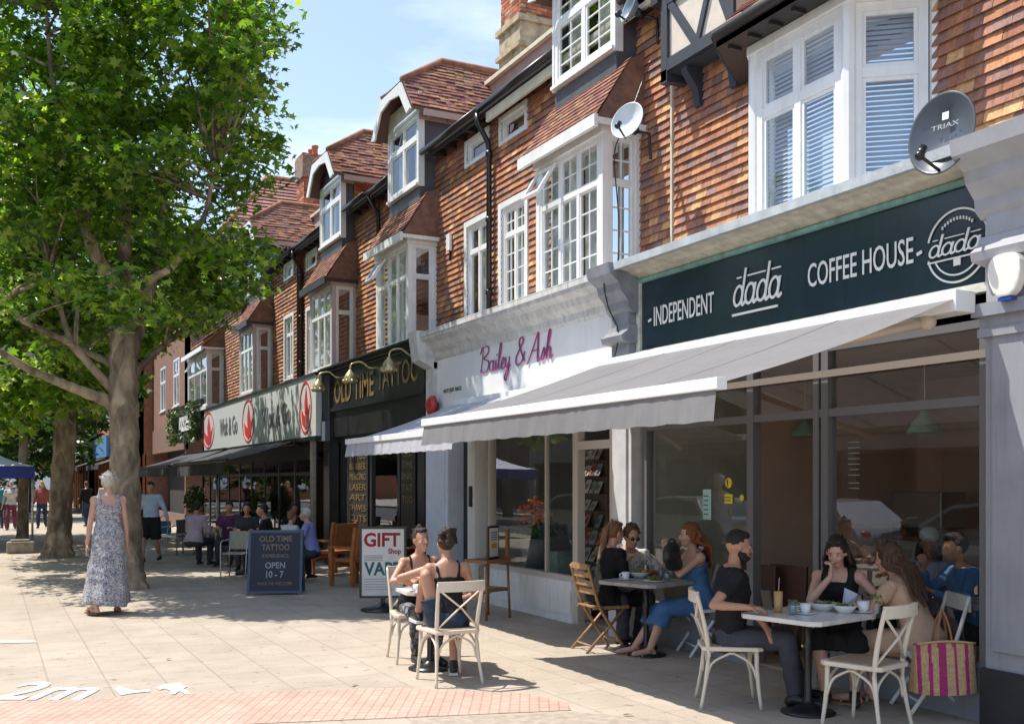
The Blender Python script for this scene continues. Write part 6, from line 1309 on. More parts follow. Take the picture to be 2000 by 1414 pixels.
def twigs(par, org, centres, n):
    pts = []
    for ch in par.children:
        if ch.name.startswith(('limb', 'trunk')): vs = ch.data.vertices; pts += [Vector(org) + vs[i].co for i in range(0, len(vs), 14 * 3)]
    q = MB(); rr = random.Random(5)
    for k in range(n):
        c = Vector(centres[rr.randrange(len(centres))]); b_ = min(pts, key=lambda p: (p - c).length + max(0, p.z - c.z) * 2)
        if (b_ - c).length > 3.2 or (b_ - c).length < .3 or b_.z < 3.2: continue
        m_ = b_.lerp(c, .5) + Vector((rr.uniform(-.2, .2), rr.uniform(-.2, .2), rr.uniform(-.05, .25))); o_ = Vector(org); q.tube(smooth([tuple(b_ - o_), tuple(m_ - o_), tuple(c - o_)], 3), [.028, .024, .02, .017, .013, .009, .005], 5)
    o = q.build('twigs', BARK, par); o['kind'] = 'stuff'
twigs(t1, O1, C[::40], 320)
d2 = 1.72 * 2000 / 148; o2 = G(115, 1088); t2 = thing('plane_tree', 'second plane tree behind the first with leaning grey brown trunk', 'tree', (*o2, 0)); O2 = (*o2, 0)
limbs(t2, O2, d2, [('trunk', [(112, 1094, 0, 78), (114, 1065, 0, 56), (118, 1000, 0, 46), (124, 900, 0, 44), (130, 800, 0, 42), (134, 740, 0, 38), (138, 660, 0, 30), (145, 560, 0, 20)]), ('limb', [(132, 790, 0, 26), (165, 740, .3, 16), (200, 690, .5, 10)]), ('limb', [(130, 770, 0, 26), (100, 700, -.3, 18), (60, 640, -.5, 12), (20, 590, -.8, 8)])])
C = clusters([(-70, 330), (230, 280), (330, 420), (430, 560), (420, 600), (330, 640), (250, 740), (215, 800), (170, 790), (120, 790), (60, 830), (-70, 830)], d2, 3.0, 300, .8, 62)
leaves('crown', C, .15, t2, O2, LEAF, LPAL)
o3 = G(42, 1066); d3 = 1.72 * 2000 / 126; t3 = thing('plane_tree', 'third plane tree with dark trunk beside the market gazebo', 'tree', (*o3, 0)); O3 = (*o3, 0)
limbs(t3, O3, d3, [('trunk', [(42, 1070, 0, 30), (43, 1040, 0, 22), (45, 940, 0, 19), (46, 820, 0, 17), (40, 700, 0, 12)])])
C = clusters([(-220, 560), (200, 600), (230, 760), (200, 850), (130, 900), (60, 900), (-220, 890)], d3 + 3, 3.0, 190, .95, 50)
leaves('crown', C, .20, t3, O3, LEAF, [(.035, .08, .015), (.05, .11, .02), (.03, .07, .015)])
for i, (x, y, h_, rr) in enumerate([(-.6, 52, 6.6, 3.6), (-3.2, 58, 7, 4.2), (1.8, 64, 6.6, 3.6), (-6, 70, 8, 5), (-1.5, 80, 8, 5)]):
    t = thing('street_tree', ['far street tree nearest the gazebo', 'far street tree left of the street end', 'far street tree close to the shops', 'far big street tree on the left', 'farthest street tree closing the view'][i], 'tree', (x, y, 0)); q = MB(); q.tube([(0, 0, 0), (.1, 0, 2), (0, .1, 4), (0, 0, h_ * .8)], [.28, .2, .16, .05], 8); q.build('trunk', BARK, t)
    n = 90; cc = []
    for k in range(n): v = rng.normal(size=3); v /= np.linalg.norm(v); v *= rr * rng.random() ** .4; v[2] *= .75; c = np.array([x, y, h_ * .68]) + v; w = rng.normal(size=(34, 3)) * .5; cc.append(c + w)
    leaves('crown', np.concatenate(cc), .32, t, (x, y, 0), LEAF, [(.03, .07, .015), (.05, .11, .02), (.025, .06, .012)])
# trees over the road (mirrored in the upper windows)
for i, (x, y) in enumerate([(-9.5, 22), (-10, 32), (-9.5, 44)]):
    t = thing('street_tree', ['kerbside tree across the road opposite the coffee house', 'kerbside tree across the road opposite the tattoo shop', 'kerbside tree across the road farthest along'][i], 'tree', (x, y, 0)); q = MB(); q.tube([(0, 0, 0), (.1, 0, 3), (0, 0, 7)], [.25, .2, .08], 8); q.build('trunk', BARK, t); cc = []
    for k in range(80): v = rng.normal(size=3); v /= np.linalg.norm(v); v *= 3 * rng.random() ** .4; c = np.array([x, y, 7.5]) + v; cc.append(c + rng.normal(size=(30, 3)) * .45)
    leaves('crown', np.concatenate(cc), .3, t, (x, y, 0), LEAF, LPAL)
# ================================================================== PEOPLE
def V(*a): return Vector(a)
def remesh(mb, name, m, parent, vox=.009, it=4, wr=0., wf=14., sub=None):
    me = bpy.data.meshes.new(name); me.from_pydata(mb.v, [], mb.f); o = bpy.data.objects.new(name, me); COL.objects.link(o)
    r = o.modifiers.new('r', 'REMESH'); r.mode = 'VOXEL'; r.voxel_size = vox; r.use_smooth_shade = True
    s = o.modifiers.new('s', 'SMOOTH'); s.factor = .55; s.iterations = it
    dg = bpy.context.evaluated_depsgraph_get(); nm = bpy.data.meshes.new_from_object(o.evaluated_get(dg)); o.modifiers.clear(); o.data = nm; bpy.data.meshes.remove(me); nm.name = name
    if wr:
        n = len(nm.vertices); co_ = np.empty(n * 3, np.float32); no = np.empty(n * 3, np.float32); nm.vertices.foreach_get('co', co_); nm.vertices.foreach_get('normal', no); co_ = co_.reshape(-1, 3); no = no.reshape(-1, 3)
        x, y, z = co_.T; w = np.sin(x * wf * 1.3 + 2.1 * np.sin(z * wf * .7 + 1)) * np.sin(z * wf * 1.1 + 1.7 * np.sin(y * wf * .9 + x * wf * .4)) + .5 * np.sin((x + y + z) * wf * 2.3 + 2 * np.sin(z * wf))
        nm.vertices.foreach_set('co', (co_ + no * (w * wr)[:, None]).ravel()); nm.update()
    nm.polygons.foreach_set('use_smooth', [True] * len(nm.polygons)); nm.materials.clear(); nm.materials.append(m); o.parent = parent; return o
def ik(a, b, l1, l2, pole):
    d = b - a; L = d.length; mx_ = (l1 + l2) * .998
    if L > mx_: b = a + d * (mx_ / L); d = b - a; L = d.length
    x = (l1 * l1 - l2 * l2 + L * L) / (2 * L); h = math.sqrt(max(l1 * l1 - x * x, 0)); u = d / L; p = Vector(pole); p = p - u * p.dot(u)
    if p.length < 1e-4: p = V(0, 0, 1) - u * u.z
    p.normalize(); return a + u * x + p * h, b
def hand(m, w, d, nrm, s, curl, thumbside, k):
    """palm, four unequal bent fingers and a side thumb"""
    d = d.normalized(); n = (nrm - d * nrm.dot(d)).normalized(); sd_ = d.cross(n).normalized() * thumbside
    pe = w + d * .085 * s
    for q in (-.5, 0, .5): m.cap(w + sd_ * .022 * q * s + d * .01, pe + sd_ * .05 * q * s, .0165 * s, .014 * s, 8)
    for i, (off, ln) in enumerate(((.031, .066), (.011, .076), (-.011, .071), (-.031, .055))):
        b = pe + sd_ * off * s; a1 = curl * .5; a2 = curl * 1.15; a3 = curl * 1.7; rr = .0088 * s * k
        p1 = b + (d * math.cos(a1) + n * math.sin(a1)) * ln * .45 * s; p2 = p1 + (d * math.cos(a2) + n * math.sin(a2)) * ln * .32 * s; p3 = p2 + (d * math.cos(a3) + n * math.sin(a3)) * ln * .25 * s
        m.cap(b - d * .012, p1, rr * 1.08, rr, 6); m.cap(p1, p2, rr, rr * .95, 6); m.cap(p2, p3, rr * .95, rr * .85, 6)
    t0 = w + d * .02 * s + sd_ * .024 * s; t1_ = t0 + (d * .6 + sd_ * .75 + n * .25).normalized() * .036 * s; t2_ = t1_ + (d * .85 + sd_ * .3 + n * .45).normalized() * .032 * s
    m.cap(t0, t1_, .0125 * s, .0105 * s, 6); m.cap(t1_, t2_, .0105 * s, .009 * s, 6)
SKIN = {'fair': mat('skin_fair', (.56, .32, .235), .5, sub=.15, var=.05, vscale=20), 'tan': mat('skin_tan', (.45, .235, .15), .5, sub=.15, var=.05, vscale=20), 'brown': mat('skin_brown', (.24, .115, .07), .5, sub=.1)}
def hairmat(n): return mat('hair_' + n, HAIRC[n], .48, spec=.4, bump=.6, bscale=110, var=.55, vscale=130, stretch=(1, 1, .12))
def cloth(name, col, **k): return mat('cloth_' + name, col, k.get('rough', .85), spec=.25, bump=k.get('bump', .25), bscale=k.get('bs', 60), var=k.get('var', .15), vscale=k.get('vs', 8), sub=0)
def printcloth(name, cols, scale, stripes=False):
    n_ = 'cloth_' + name
    if n_ in MATS: return MATS[n_]
    m = mat(n_, cols[0], .85, spec=.2); t = m.node_tree; N = t.nodes.new; L = t.links.new; b = t.nodes['Principled BSDF']; cd = N('ShaderNodeTexCoord')
    if stripes:
        v = N('ShaderNodeTexWave'); v.inputs['Scale'].default_value = scale; v.inputs['Distortion'].default_value = 2; v.inputs['Detail'].default_value = 1; L(cd.outputs['Object'], v.inputs['Vector']); out = v.outputs['Fac']
    else:
        v = N('ShaderNodeTexNoise'); v.inputs['Scale'].default_value = scale; v.inputs['Detail'].default_value = 3; v.inputs['Roughness'].default_value = .7; v.inputs['Distortion'].default_value = 1.5; L(cd.outputs['Object'], v.inputs['Vector']); out = v.outputs['Fac']
    r = N('ShaderNodeValToRGB'); r.color_ramp.interpolation = 'CONSTANT' if not stripes else 'LINEAR'; e = r.color_ramp.elements; pos = [.0, .46, .53, .60][:len(cols)]
    e[0].position = 0; e[0].color = (*cols[0], 1); e[1].position = pos[1]; e[1].color = (*cols[1], 1)
    for p_, c in zip(pos[2:], cols[2:]): x = e.new(p_); x.color = (*c, 1)
    L(out, r.inputs[0]); L(r.outputs[0], b.inputs['Base Color']); return m
TORSO_M = [(-.10, .125, .10, 0), (-.02, .165, .118, 0), (.10, .155, .105, .005), (.22, .152, .105, .012), (.34, .172, .118, .012), (.44, .175, .105, .0), (.50, .13, .078, -.01), (.535, .07, .06, -.005)]
TORSO_F = [(-.10, .135, .105, 0), (-.02, .175, .12, -.005), (.10, .142, .10, 0), (.20, .122, .088, .005), (.32, .142, .108, .02), (.38, .148, .115, .022), (.45, .145, .085, 0), (.50, .105, .068, -.01), (.535, .06, .055, -.005)]
HAIRC = {'black': (.012, .010, .009), 'dark': (.030, .017, .011), 'brown': (.085, .042, .022), 'auburn': (.22, .075, .028), 'blond': (.50, .34, .16), 'grey': (.55, .51, .42), 'light': (.20, .105, .05)}
def person(label, loc, yaw, g, P, cat='person', group=None):
    """P: sit pose in metres, local +y = facing, +x = right hand side"""
    s = P.get('s', 1.0); fem = P.get('f', False); vox = P.get('vox', .0095); near = vox < .012
    t = thing('person', label, cat, (loc[0], loc[1], P.get('z', 0)), yaw, group)
    pel = Vector(P.get('pel', (0, 0, .53 if P.get('sit') else .93))) ; pel = V(pel.x, pel.y, pel.z)
    ln = P.get('lean', .05); sd = P.get('side', 0.); U = V(math.sin(sd), math.sin(ln), math.cos(ln) * math.cos(sd)).normalized(); tw = P.get('tw', 0.)
    def rv(f): a = tw * f; return V(math.cos(a), math.sin(a), 0) - U * (V(math.cos(a), math.sin(a), 0).dot(U))
    rings = TORSO_F if fem else TORSO_M; bulk = P.get('bulk', 1.0)
    def loft(m, f0, f1, inf, seg=18):
        rs = []
        fs = [r[0] for r in rings]; sel = sorted({f0, f1, *[f for f in fs if f0 < f < f1]})
        for f in sel:
            for a, b in zip(rings, rings[1:]):
                if a[0] <= f <= b[0] + 1e-9: k = (f - a[0]) / (b[0] - a[0]); w, d, o = [a[i] + (b[i] - a[i]) * k for i in (1, 2, 3)]; break
            X = rv(max(0, f / .5)).normalized(); Y = U.cross(X); c = pel + U * f * s + Y * o * s
            rs.append([c + X * (w * bulk * s + inf) * math.copysign(abs(math.cos(2 * math.pi * i / seg)) ** .9, math.cos(2 * math.pi * i / seg)) + Y * (d * bulk * s + inf) * math.sin(2 * math.pi * i / seg) for i in range(seg)])
        n = len(rs); m.add([v for r in rs for v in r], [(j * seg + i, j * seg + (i + 1) % seg, (j + 1) * seg + (i + 1) % seg, (j + 1) * seg + i) for j in range(n - 1) for i in range(seg)] + [tuple(range(seg)), tuple(range((n - 1) * seg, n * seg))], sm=True)
    X1 = rv(1).normalized(); Y1 = U.cross(X1); sw = (.158 if fem else .182) * s; shc = pel + U * .455 * s
    nk = pel + U * .51 * s; hy, hp = P.get('head', (0, 0)); hr_ = P.get('roll', 0)
    HM = Matrix.Rotation(tw + hy, 3, 'Z') @ Matrix.Rotation(-hp, 3, 'X') @ Matrix.Rotation(hr_, 3, 'Y')
    hc = nk + U * .075 * s + V(0, math.sin(ln) * .02, 0) + HM @ V(0, .028, .085) * s
    SR, SL = shc + X1 * sw, shc - X1 * sw; la, lf = .285 * s, .25 * s; HR, HL = pel + V(.088, 0, -.03) * s, pel - V(.088, 0, .03) * s; lt, lc = .43 * s, .425 * s
    MI = Matrix.Rotation(-yaw, 3, 'Z'); toL = lambda w: MI @ (Vector(w) - V(loc[0], loc[1], 0)); wr_ = toL(P['hrw']) if 'hrw' in P else Vector(P['hr']); wl_ = toL(P['hlw']) if 'hlw' in P else Vector(P['hl']); ER, wr_ = ik(SR, wr_, la, lf, P.get('er', (.5, -.3, -1))); EL, wl_ = ik(SL, wl_, la, lf, P.get('el', (-.5, -.3, -1)))
    fr, fl = Vector(P['fr']), Vector(P['fl']); KR, fr = ik(HR, fr, lt, lc, P.get('kr', (.15, 1, .5))); KL, fl = ik(HL, fl, lt, lc, P.get('kl', (-.15, 1, .5)))
    th = (.082 if fem else .088) * s * bulk; kn = .056 * s; ca = .056 * s; an = .036 * s; ua = (.040 if fem else .05) * s * bulk; el_ = .034 * s; wq = .025 * s
    def toe(a, kdir): d = kdir; return a + V(d[0], d[1], 0).normalized() * .17 * s + V(0, 0, -.045 * s)
    tr = toe(fr, P.get('tr', (.15, 1))); tl = toe(fl, P.get('tl', (-.15, 1)))
    b = MB(); loft(b, -.10, .535, 0); b.cap(SR - X1 * .03, SL + X1 * .03, .055 * s, .055 * s, 12)
    b.cap(nk - U * .03, hc + HM @ V(0, -.02, -.05) * s, .052 * s, .046 * s, 12)
    for S, E, W_ in ((SR, ER, wr_), (SL, EL, wl_)):
        b.ell(S, .056 * s * bulk); b.cap(S, E, ua * 1.12, el_ * 1.02, 10); m_ = E.lerp(W_, .28); b.cap(E, m_, el_, el_ * 1.08, 10); b.cap(m_, W_, el_ * 1.08, wq, 10)
    for H_, K, A, T_ in ((HR, KR, fr, tr), (HL, KL, fl, tl)):
        b.cap(H_, K, th, kn, 12); m_ = K.lerp(A, .3); b.cap(K, m_, kn * .98, ca, 12); b.cap(m_, A, ca, an, 12); b.cap(A + V(0, 0, -.02), T_, .038 * s, .028 * s, 8); hl_ = A - (T_ - A).normalized() * .04 * s; hl_.z = A.z - .045 * s; b.cap(A, hl_, .036 * s, .03 * s, 8)
    hk = P.get('hand', (.7, .7)); nd = P.get('hdir', (None, None)); nn = P.get('hn', (None, None))
    for i, (E, W_, ts) in enumerate(((ER, wr_, -1), (EL, wl_, 1))):
        d = Vector(nd[i]) if nd[i] else (W_ - E).normalized(); n_ = Vector(nn[i]) if nn[i] else V(0, 0, -1) if abs(d.z) < .8 else V(-ts * -1, 0, 0) * (1 if i == 0 else 1) * (-1 if i == 0 else 1)
        hand(b, W_, d, n_, s, hk[i], ts, 1.12 if near else 1.4)
    h = lambda x, y, z: hc + HM @ V(x, y, z) * s
    def he(m, c, r): m.ell(h(*c), tuple(x * s for x in r), rot=HM, n=16)
    he(b, (0, -.012, .028), (.074, .092, .096)); he(b, (0, .02, -.015), (.060, .070, .088)); he(b, (0, .042, -.078), (.040, .040, .036)); he(b, (0, .055, .018), (.050, .034, .020))
    b.cap(h(0, .086, .012), h(0, .106, -.026), .009 * s, .0125 * s, 8); he(b, (.0, .082, -.058), (.022, .012, .012)); he(b, (.034, .062, -.025), (.022, .02, .02)); he(b, (-.034, .062, -.025), (.022, .02, .02))
    for x in (-1, 1): he(b, (x * .074, -.008, -.005), (.010, .018, .028))
    skin = SKIN[P.get('skin', 'fair')]
    body = remesh(b, 'body', skin, t, vox, 4 if near else 3)
    if near and P.get('face', True):
        q = MB()
        for x in (-1, 1): q.ell(h(x * .029, .0765, .006), (.0125 * s, .009 * s, .0075 * s), rot=HM, n=8)
        e_ = q.build('eyes', mat('eye_white', (.55, .50, .47), .3), t); q = MB()
        for x in (-1, 1): q.ell(h(x * .029, .083, .006), (.006 * s, .004 * s, .0062 * s), rot=HM, n=8)
        q.build('iris', mat('iris_dark', (.02, .012, .008), .2), e_); q = MB()
        for x in (-1, 1): q.tube([h(x * .014, .0905, .022), h(x * .030, .0885, .0275), h(x * .046, .077, .021)], [.003 * s, .0038 * s, .002 * s], 6)
        q.build('eyebrows', hairmat(P.get('hc', 'dark')), t); q = MB()
        smile = P.get('smile', 0); q.tube([h(-.024, .083, -.050 + .006 * smile), h(-.01, .094, -.056), h(.01, .094, -.056), h(.024, .083, -.050 + .006 * smile)], [.003 * s, .0065 * s, .0065 * s, .003 * s], 6); lp = q.build('lips', mat('lips', (.36, .11, .09) if P.get('skin') != 'brown' else (.16, .05, .04), .4), t)
        if smile: q = MB(); q.tube([h(-.015, .096, -.0535), h(.015, .096, -.0535)], .0035 * s, 6); q.build('teeth', mat('teeth', (.75, .72, .66), .3), lp)
    # ---------- hair
    hcx = HAIRC[P.get('hc', 'dark')]; HMAT = hairmat(P.get('hc', 'dark')); st = P.get('hair', 'short'); q = MB(); hv = max(vox, .0085)
    rnd = random.Random(hash(label) % 1000 if False else len(label))
    def cap_(z=.028, r=(.081, .094, .102), back=-.026): he(q, (0, back, z + .008), r)
    if st == 'short': cap_(r=(.080, .094, .100)); he(q, (0, .02, .095), (.064, .068, .035))
    elif st == 'fade': he(q, (0, -.020, .045), (.0765, .0885, .088)); he(q, (0, .010, .092), (.058, .066, .030))
    elif st == 'tousled':
        cap_(r=(.084, .096, .105))
        for i in range(46): a = rnd.uniform(0, 6.28); p = rnd.uniform(.0, 1.45); d = V(math.sin(p) * math.cos(a), math.sin(p) * math.sin(a), math.cos(p)); c = V(0, -.018, .045) + V(d.x * .078, d.y * .09, d.z * .088); q.cap(h(*c), h(*(c + d * .02 + V(rnd.uniform(-.015, .015), rnd.uniform(-.01, .02), .0))), .016 * s, .008 * s, 6) if not (c.y > .05 and c.z < .08) else None
    elif st in ('bun', 'curlbun'):
        cap_(r=(.079, .093, .100)); he(q, (0, .015, .098), (.06, .066, .03))
        if st == 'bun': he(q, (0, -.085, .095), (.04, .04, .04)); he(q, (0, -.02, .142), (.022, .022, .028))
        else:
            for i in range(60): a = rnd.uniform(0, 6.28); c = V(.075 * math.cos(a) * rnd.random() ** .5, -.085 + .05 * math.sin(a), .07 + rnd.uniform(-.07, .075)); he(q, tuple(c), (.024, .024, .024))
    elif st == 'pony':
        cap_(r=(.079, .094, .100)); he(q, (0, .015, .098), (.06, .066, .03)); p = [h(0, -.10, .06), h(0, -.135, .03), hc + V(-.03, -.14, -.12) * s, hc + V(-.035, -.17, -.26) * s, hc + V(-.03, -.185, -.40) * s, hc + V(-.03, -.17, -.50) * s]
        for o_ in (-.02, 0, .02): q.tube(smooth([(v.x + o_ * .8, v.y, v.z) for v in p], 4), [.02 * s] * 4 + [.026 * s] * 4 + [.024 * s] * 5 + [.02 * s] * 5 + [.012 * s] * 3, 8)
    elif st in ('long', 'curly', 'longback'):
        cap_(r=(.084, .098, .104)); he(q, (0, .008, .095), (.066, .07, .036)); L_ = P.get('hl_', .34); N_ = 30 if st != 'curly' else 46
        for i in range(N_):
            a = math.pi * (1.02 + .96 * i / (N_ - 1)) if st != 'longback' else math.pi * (1.0 + 1.0 * i / (N_ - 1)); rx, ry = .078, .092
            p0 = h(rx * math.cos(a) * .95, -.02 + ry * math.sin(a) * .95, rnd.uniform(-.02, .06)); out = HM @ V(math.cos(a), math.sin(a), 0); n_ = 6; pts = [p0]; Lx = L_ * rnd.uniform(.75, 1.1) * s; ph = rnd.uniform(0, 6); amp = .010 if st != 'curly' else .030
            for k in range(1, n_ + 1):
                f = k / n_; c = p0 + out * (.016 + (.03 if st != 'curly' else .055) * math.sin(f * 2.2)) * s + V(0, 0, -Lx * f); c += V(math.sin(ph + f * (7 if st != 'curly' else 13)), math.cos(ph + f * (6 if st != 'curly' else 12)), 0) * amp * s
                bk = -Y1; proj = (c - shc).dot(bk); zz_ = (c - shc).dot(U)
                if zz_ < .12 and abs((c - shc).dot(X1)) < .18 and proj < .125 * s and out.dot(bk) > -.3: c += bk * (.125 * s - proj)
                pts.append(c)
            w = .016 if st != 'curly' else .017; q.tube(smooth([tuple(v) for v in pts], 3), [max(w * s * (1.15 - .75 * j / 18), .005) for j in range(19)], 6)
    elif st == 'cap':
        cap_(r=(.080, .094, .098))
        for sx in (-1, 1): q.tube([h(sx * .07, -.03, 0), h(sx * .08, -.04, -.1), h(sx * .09, -.02, -.22)], [.03, .035, .02], 8)
    remesh(q, 'hair', HMAT, t, hv if near else vox * .9, 1, wr=.0022 if near else 0, wf=60)
    if st == 'cap': q = MB(); he(q, (0, -.01, .075), (.085, .1, .07)); q.prism(lambda u, z, d: h(u, z, d), [(-.06, .07), (.06, .07), (.045, .16), (-.045, .16)], .06, .068); remesh(q, 'cap', cloth('cap_grey', (.35, .34, .32)), t, .009, 2)
    if near and st not in ('fade', 'cap', 'short'):
        q = MB()
        for i in range(70):
            a = rnd.uniform(0, 6.28); ph = rnd.uniform(.15, 1.5); d = V(math.sin(ph) * math.cos(a), math.sin(ph) * math.sin(a), math.cos(ph)); c = V(0, -.024, .036) + V(d.x * .083, d.y * .096, d.z * .104)
            if c.y > .03 and c.z < .09: continue
            e = c + V(d.x * .012 + rnd.uniform(-.012, .012), d.y * .012 - .012, d.z * .008 - .022 * (1 - d.z)); m_ = (c + e) / 2 + d * .010; q.tube([h(*c), h(*m_), h(*e)], [.0022 * s, .0018 * s, .0008 * s], 4)
        q.build('loose_hair', HMAT, t, recalc=False)
    if P.get('beard'):
        q = MB(); he(q, (0, .038, -.082), (.050, .050, .038)); he(q, (.040, .022, -.052), (.019, .040, .034)); he(q, (-.040, .022, -.052), (.019, .040, .034)); q.cap(h(.062, .0, -.04), h(.066, -.008, .01), .009, .007, 6); q.cap(h(-.062, .0, -.04), h(-.066, -.008, .01), .009, .007, 6); q.tube([h(-.03, .078, -.055), h(-.018, .093, -.041), h(0, .099, -.039), h(.018, .093, -.041), h(.03, .078, -.055)], .0062 * s, 6); he(q, (0, .085, -.080), (.022, .014, .014)); remesh(q, 'beard', mat('beard_black', (.014, .011, .010), .7, bump=.5, bscale=120), t, .0075, 2)
    if P.get('shades'):
        q = MB()
        for x in (-1, 1): q.ell(h(x * .031, .092, .004), (.024 * s, .008 * s, .018 * s), rot=HM, n=10); q.tube([h(x * .052, .085, .008), h(x * .076, -.01, .008)], .0025, 5)
        q.tube([h(-.012, .096, .01), h(.012, .096, .01)], .003, 5); q.build('sunglasses', mat('dark_lens', (.015, .012, .012), .08), t)
    if P.get('topshades'):
        q = MB()
        for x in (-1, 1): q.ell(h(x * .034, .062, .108), (.026 * s, .016 * s, .012 * s), rot=HM, n=10)
        q.tube([h(-.075, -.01, .07), h(-.06, .05, .105), h(0, .075, .112), h(.06, .05, .105), h(.075, -.01, .07)], .004, 6); q.build('sunglasses', mat('dark_lens'), t)
    # ---------- clothes
    for c in g:
        kind, m_ = c[0], c[1]; q = MB(); inf = .013; wr = .0055 if near else 0
        if kind in ('tee', 'longsleeve', 'shirt'):
            loft(q, -.06, .515, inf); q.cap(SR - X1 * .03, SL + X1 * .03, .055 * s + inf, .055 * s + inf, 12)
            for S, E, W_ in ((SR, ER, wr_), (SL, EL, wl_)):
                if kind == 'tee': e2 = S.lerp(E, .62); q.ell(S, .058 * s * bulk + inf); q.tube([S, S.lerp(E, .3), e2], [ua * 1.12 + inf, ua * 1.1 + inf, ua * 1.0 + inf * 1.6], 12)
                else: q.ell(S, .058 * s * bulk + inf); q.cap(S, E, ua * 1.1 + inf, el_ + inf * 1.2, 12); q.tube([E, E.lerp(W_, .5), E.lerp(W_, c[2] if len(c) > 2 else .93)], [el_ + inf * 1.1, el_ + inf, wq + inf * .9], 12)
            remesh(q, {'tee': 't_shirt', 'longsleeve': 'top', 'shirt': 'shirt'}[kind], m_, t, vox, 2, wr, 22)
        elif kind in ('tank', 'vest'):
            loft(q, -.06, .37 if kind == 'tank' else .44, inf * .8)
            for x in (-1, 1):
                for yy in (-1, 1): q.tube([pel + U * .36 * s + X1 * x * .085 * s + Y1 * yy * (.10 + (.01 if yy > 0 else -.015)) * s, pel + U * .45 * s + X1 * x * .10 * s + Y1 * yy * .065 * s, pel + U * .52 * s + X1 * x * .095 * s], [.014 if kind == 'tank' else .03] * 3, 8)
            remesh(q, 'top', m_, t, vox, 2, wr * .7, 22)
        elif kind in ('trousers', 'shorts', 'leggings'):
            e = {'trousers': .016, 'shorts': .02, 'leggings': .007}[kind]; loft(q, -.10, .06, e * .8)
            for H_, K, A in ((HR, KR, fr), (HL, KL, fl)):
                if kind == 'shorts': q.cap(H_, H_.lerp(K, .2), th + e, th + e, 12); q.tube([H_, H_.lerp(K, c[2] if len(c) > 2 else .75)], [th + e, th * .9 + e * 1.5], 14)
                else: q.cap(H_, K, th + e, kn + e, 12); q.tube([K, K.lerp(A, .3), K.lerp(A, c[2] if len(c) > 2 else .95)], [kn + e, ca + e, an + e * 1.5], 12)
            remesh(q, kind, m_, t, vox, 2, wr * .8, 18)
        elif kind == 'sitdress':
            loft(q, -.10, c[3] if len(c) > 3 else .37, .015)
            if len(c) > 4:
                loft(q, .3, .515, .013); q.cap(SR - X1 * .03, SL + X1 * .03, .055 * s + .012, .055 * s + .012, 12)
                for S, E in ((SR, ER), (SL, EL)): q.tube([S, S.lerp(E, .3), S.lerp(E, c[4])], [ua * 1.2 + .014, ua * 1.1 + .014, ua + .018], 12)
            else:
                for x in (-1, 1):
                    for yy in (-1, 1): q.tube([pel + U * .36 * s + X1 * x * .085 * s + Y1 * yy * .10 * s, pel + U * .52 * s + X1 * x * .09 * s], [.012, .012], 8)
            for H_, K, A in ((HR, KR, fr), (HL, KL, fl)): q.cap(H_, K, th + .03, kn + .038, 12); q.tube([K, K.lerp(A, c[2])], [kn + .038, kn + .055], 14)
            q.cap((HR + HL) / 2 - V(0, 0, 0), (KR + KL) / 2, .10 * s, .085 * s, 12); kc = (KR + KL) / 2; ac = (fr + fl) / 2; q.tube([kc, kc.lerp(ac, c[2])], [.09 * s, .10 * s], 12)
            remesh(q, 'dress', m_, t, vox, 3, .005, 15)
        elif kind == 'maxi':
            loft(q, -.04, .40, .016); seg = 40; rs = []; zs = [.02, -.1, -.25, -.45, -.62, -.81]
            for j, z in enumerate(zs):
                f = j / (len(zs) - 1); w = .185 + .10 * f; d = .13 + .20 * f
                rs += [V(pel.x + .0 + (w + (.022 * f) * math.sin(7 * 2 * math.pi * i / seg + 1)) * math.cos(2 * math.pi * i / seg) - .03 * f, pel.y + (d + .02 * f * math.sin(6 * 2 * math.pi * i / seg)) * math.sin(2 * math.pi * i / seg), pel.z + z * s + .03 * f * math.sin(2 * math.pi * i / seg * 2)) for i in range(seg)]
            n = len(zs); q.add(rs, [(j * seg + i, j * seg + (i + 1) % seg, (j + 1) * seg + (i + 1) % seg, (j + 1) * seg + i) for j in range(n - 1) for i in range(seg)] + [tuple(range(seg)), tuple(range((n - 1) * seg, n * seg))], sm=True)
            for x in (-1, 1):
                for yy in (-1, 1): q.tube([pel + U * .38 * s + X1 * x * .09 * s + Y1 * yy * .085 * s, pel + U * .46 * s + X1 * x * .11 * s + Y1 * yy * .06 * s, pel + U * .515 * s + X1 * x * .105 * s], [.034, .03, .03], 8)
            remesh(q, 'long_dress', m_, t, .012, 2, .006, 12)
        elif kind == 'shoes':
            for nm_, A, T_ in (('shoe', fr, tr), ('shoe', fl, tl)):
                q = MB(); q.cap(A + V(0, 0, -.02), T_ + V(0, 0, .004), .047 * s, .037 * s, 10); q.cap(A + V(0, 0, .01), A - (T_ - A).normalized() * .045 * s + V(0, 0, -.05), .046 * s, .038 * s, 10); so = remesh(q, nm_, m_, t, max(vox, .009), 2)
                if len(c) > 2: q = MB(); d = (T_ - A); d.z = 0; d.normalize(); sdv = V(-d.y, d.x, 0); p0 = A - d * .08; p0.z = A.z - .085 * s; q.prism(lambda u, w, zz: p0 + sdv * u + d * w + V(0, 0, zz), [(-.04, 0), (.04, 0), (.05, .2), (.03, .29), (-.03, .29), (-.05, .2)], 0, .022); q.build('sole', c[2], so)
        elif kind == 'sandals':
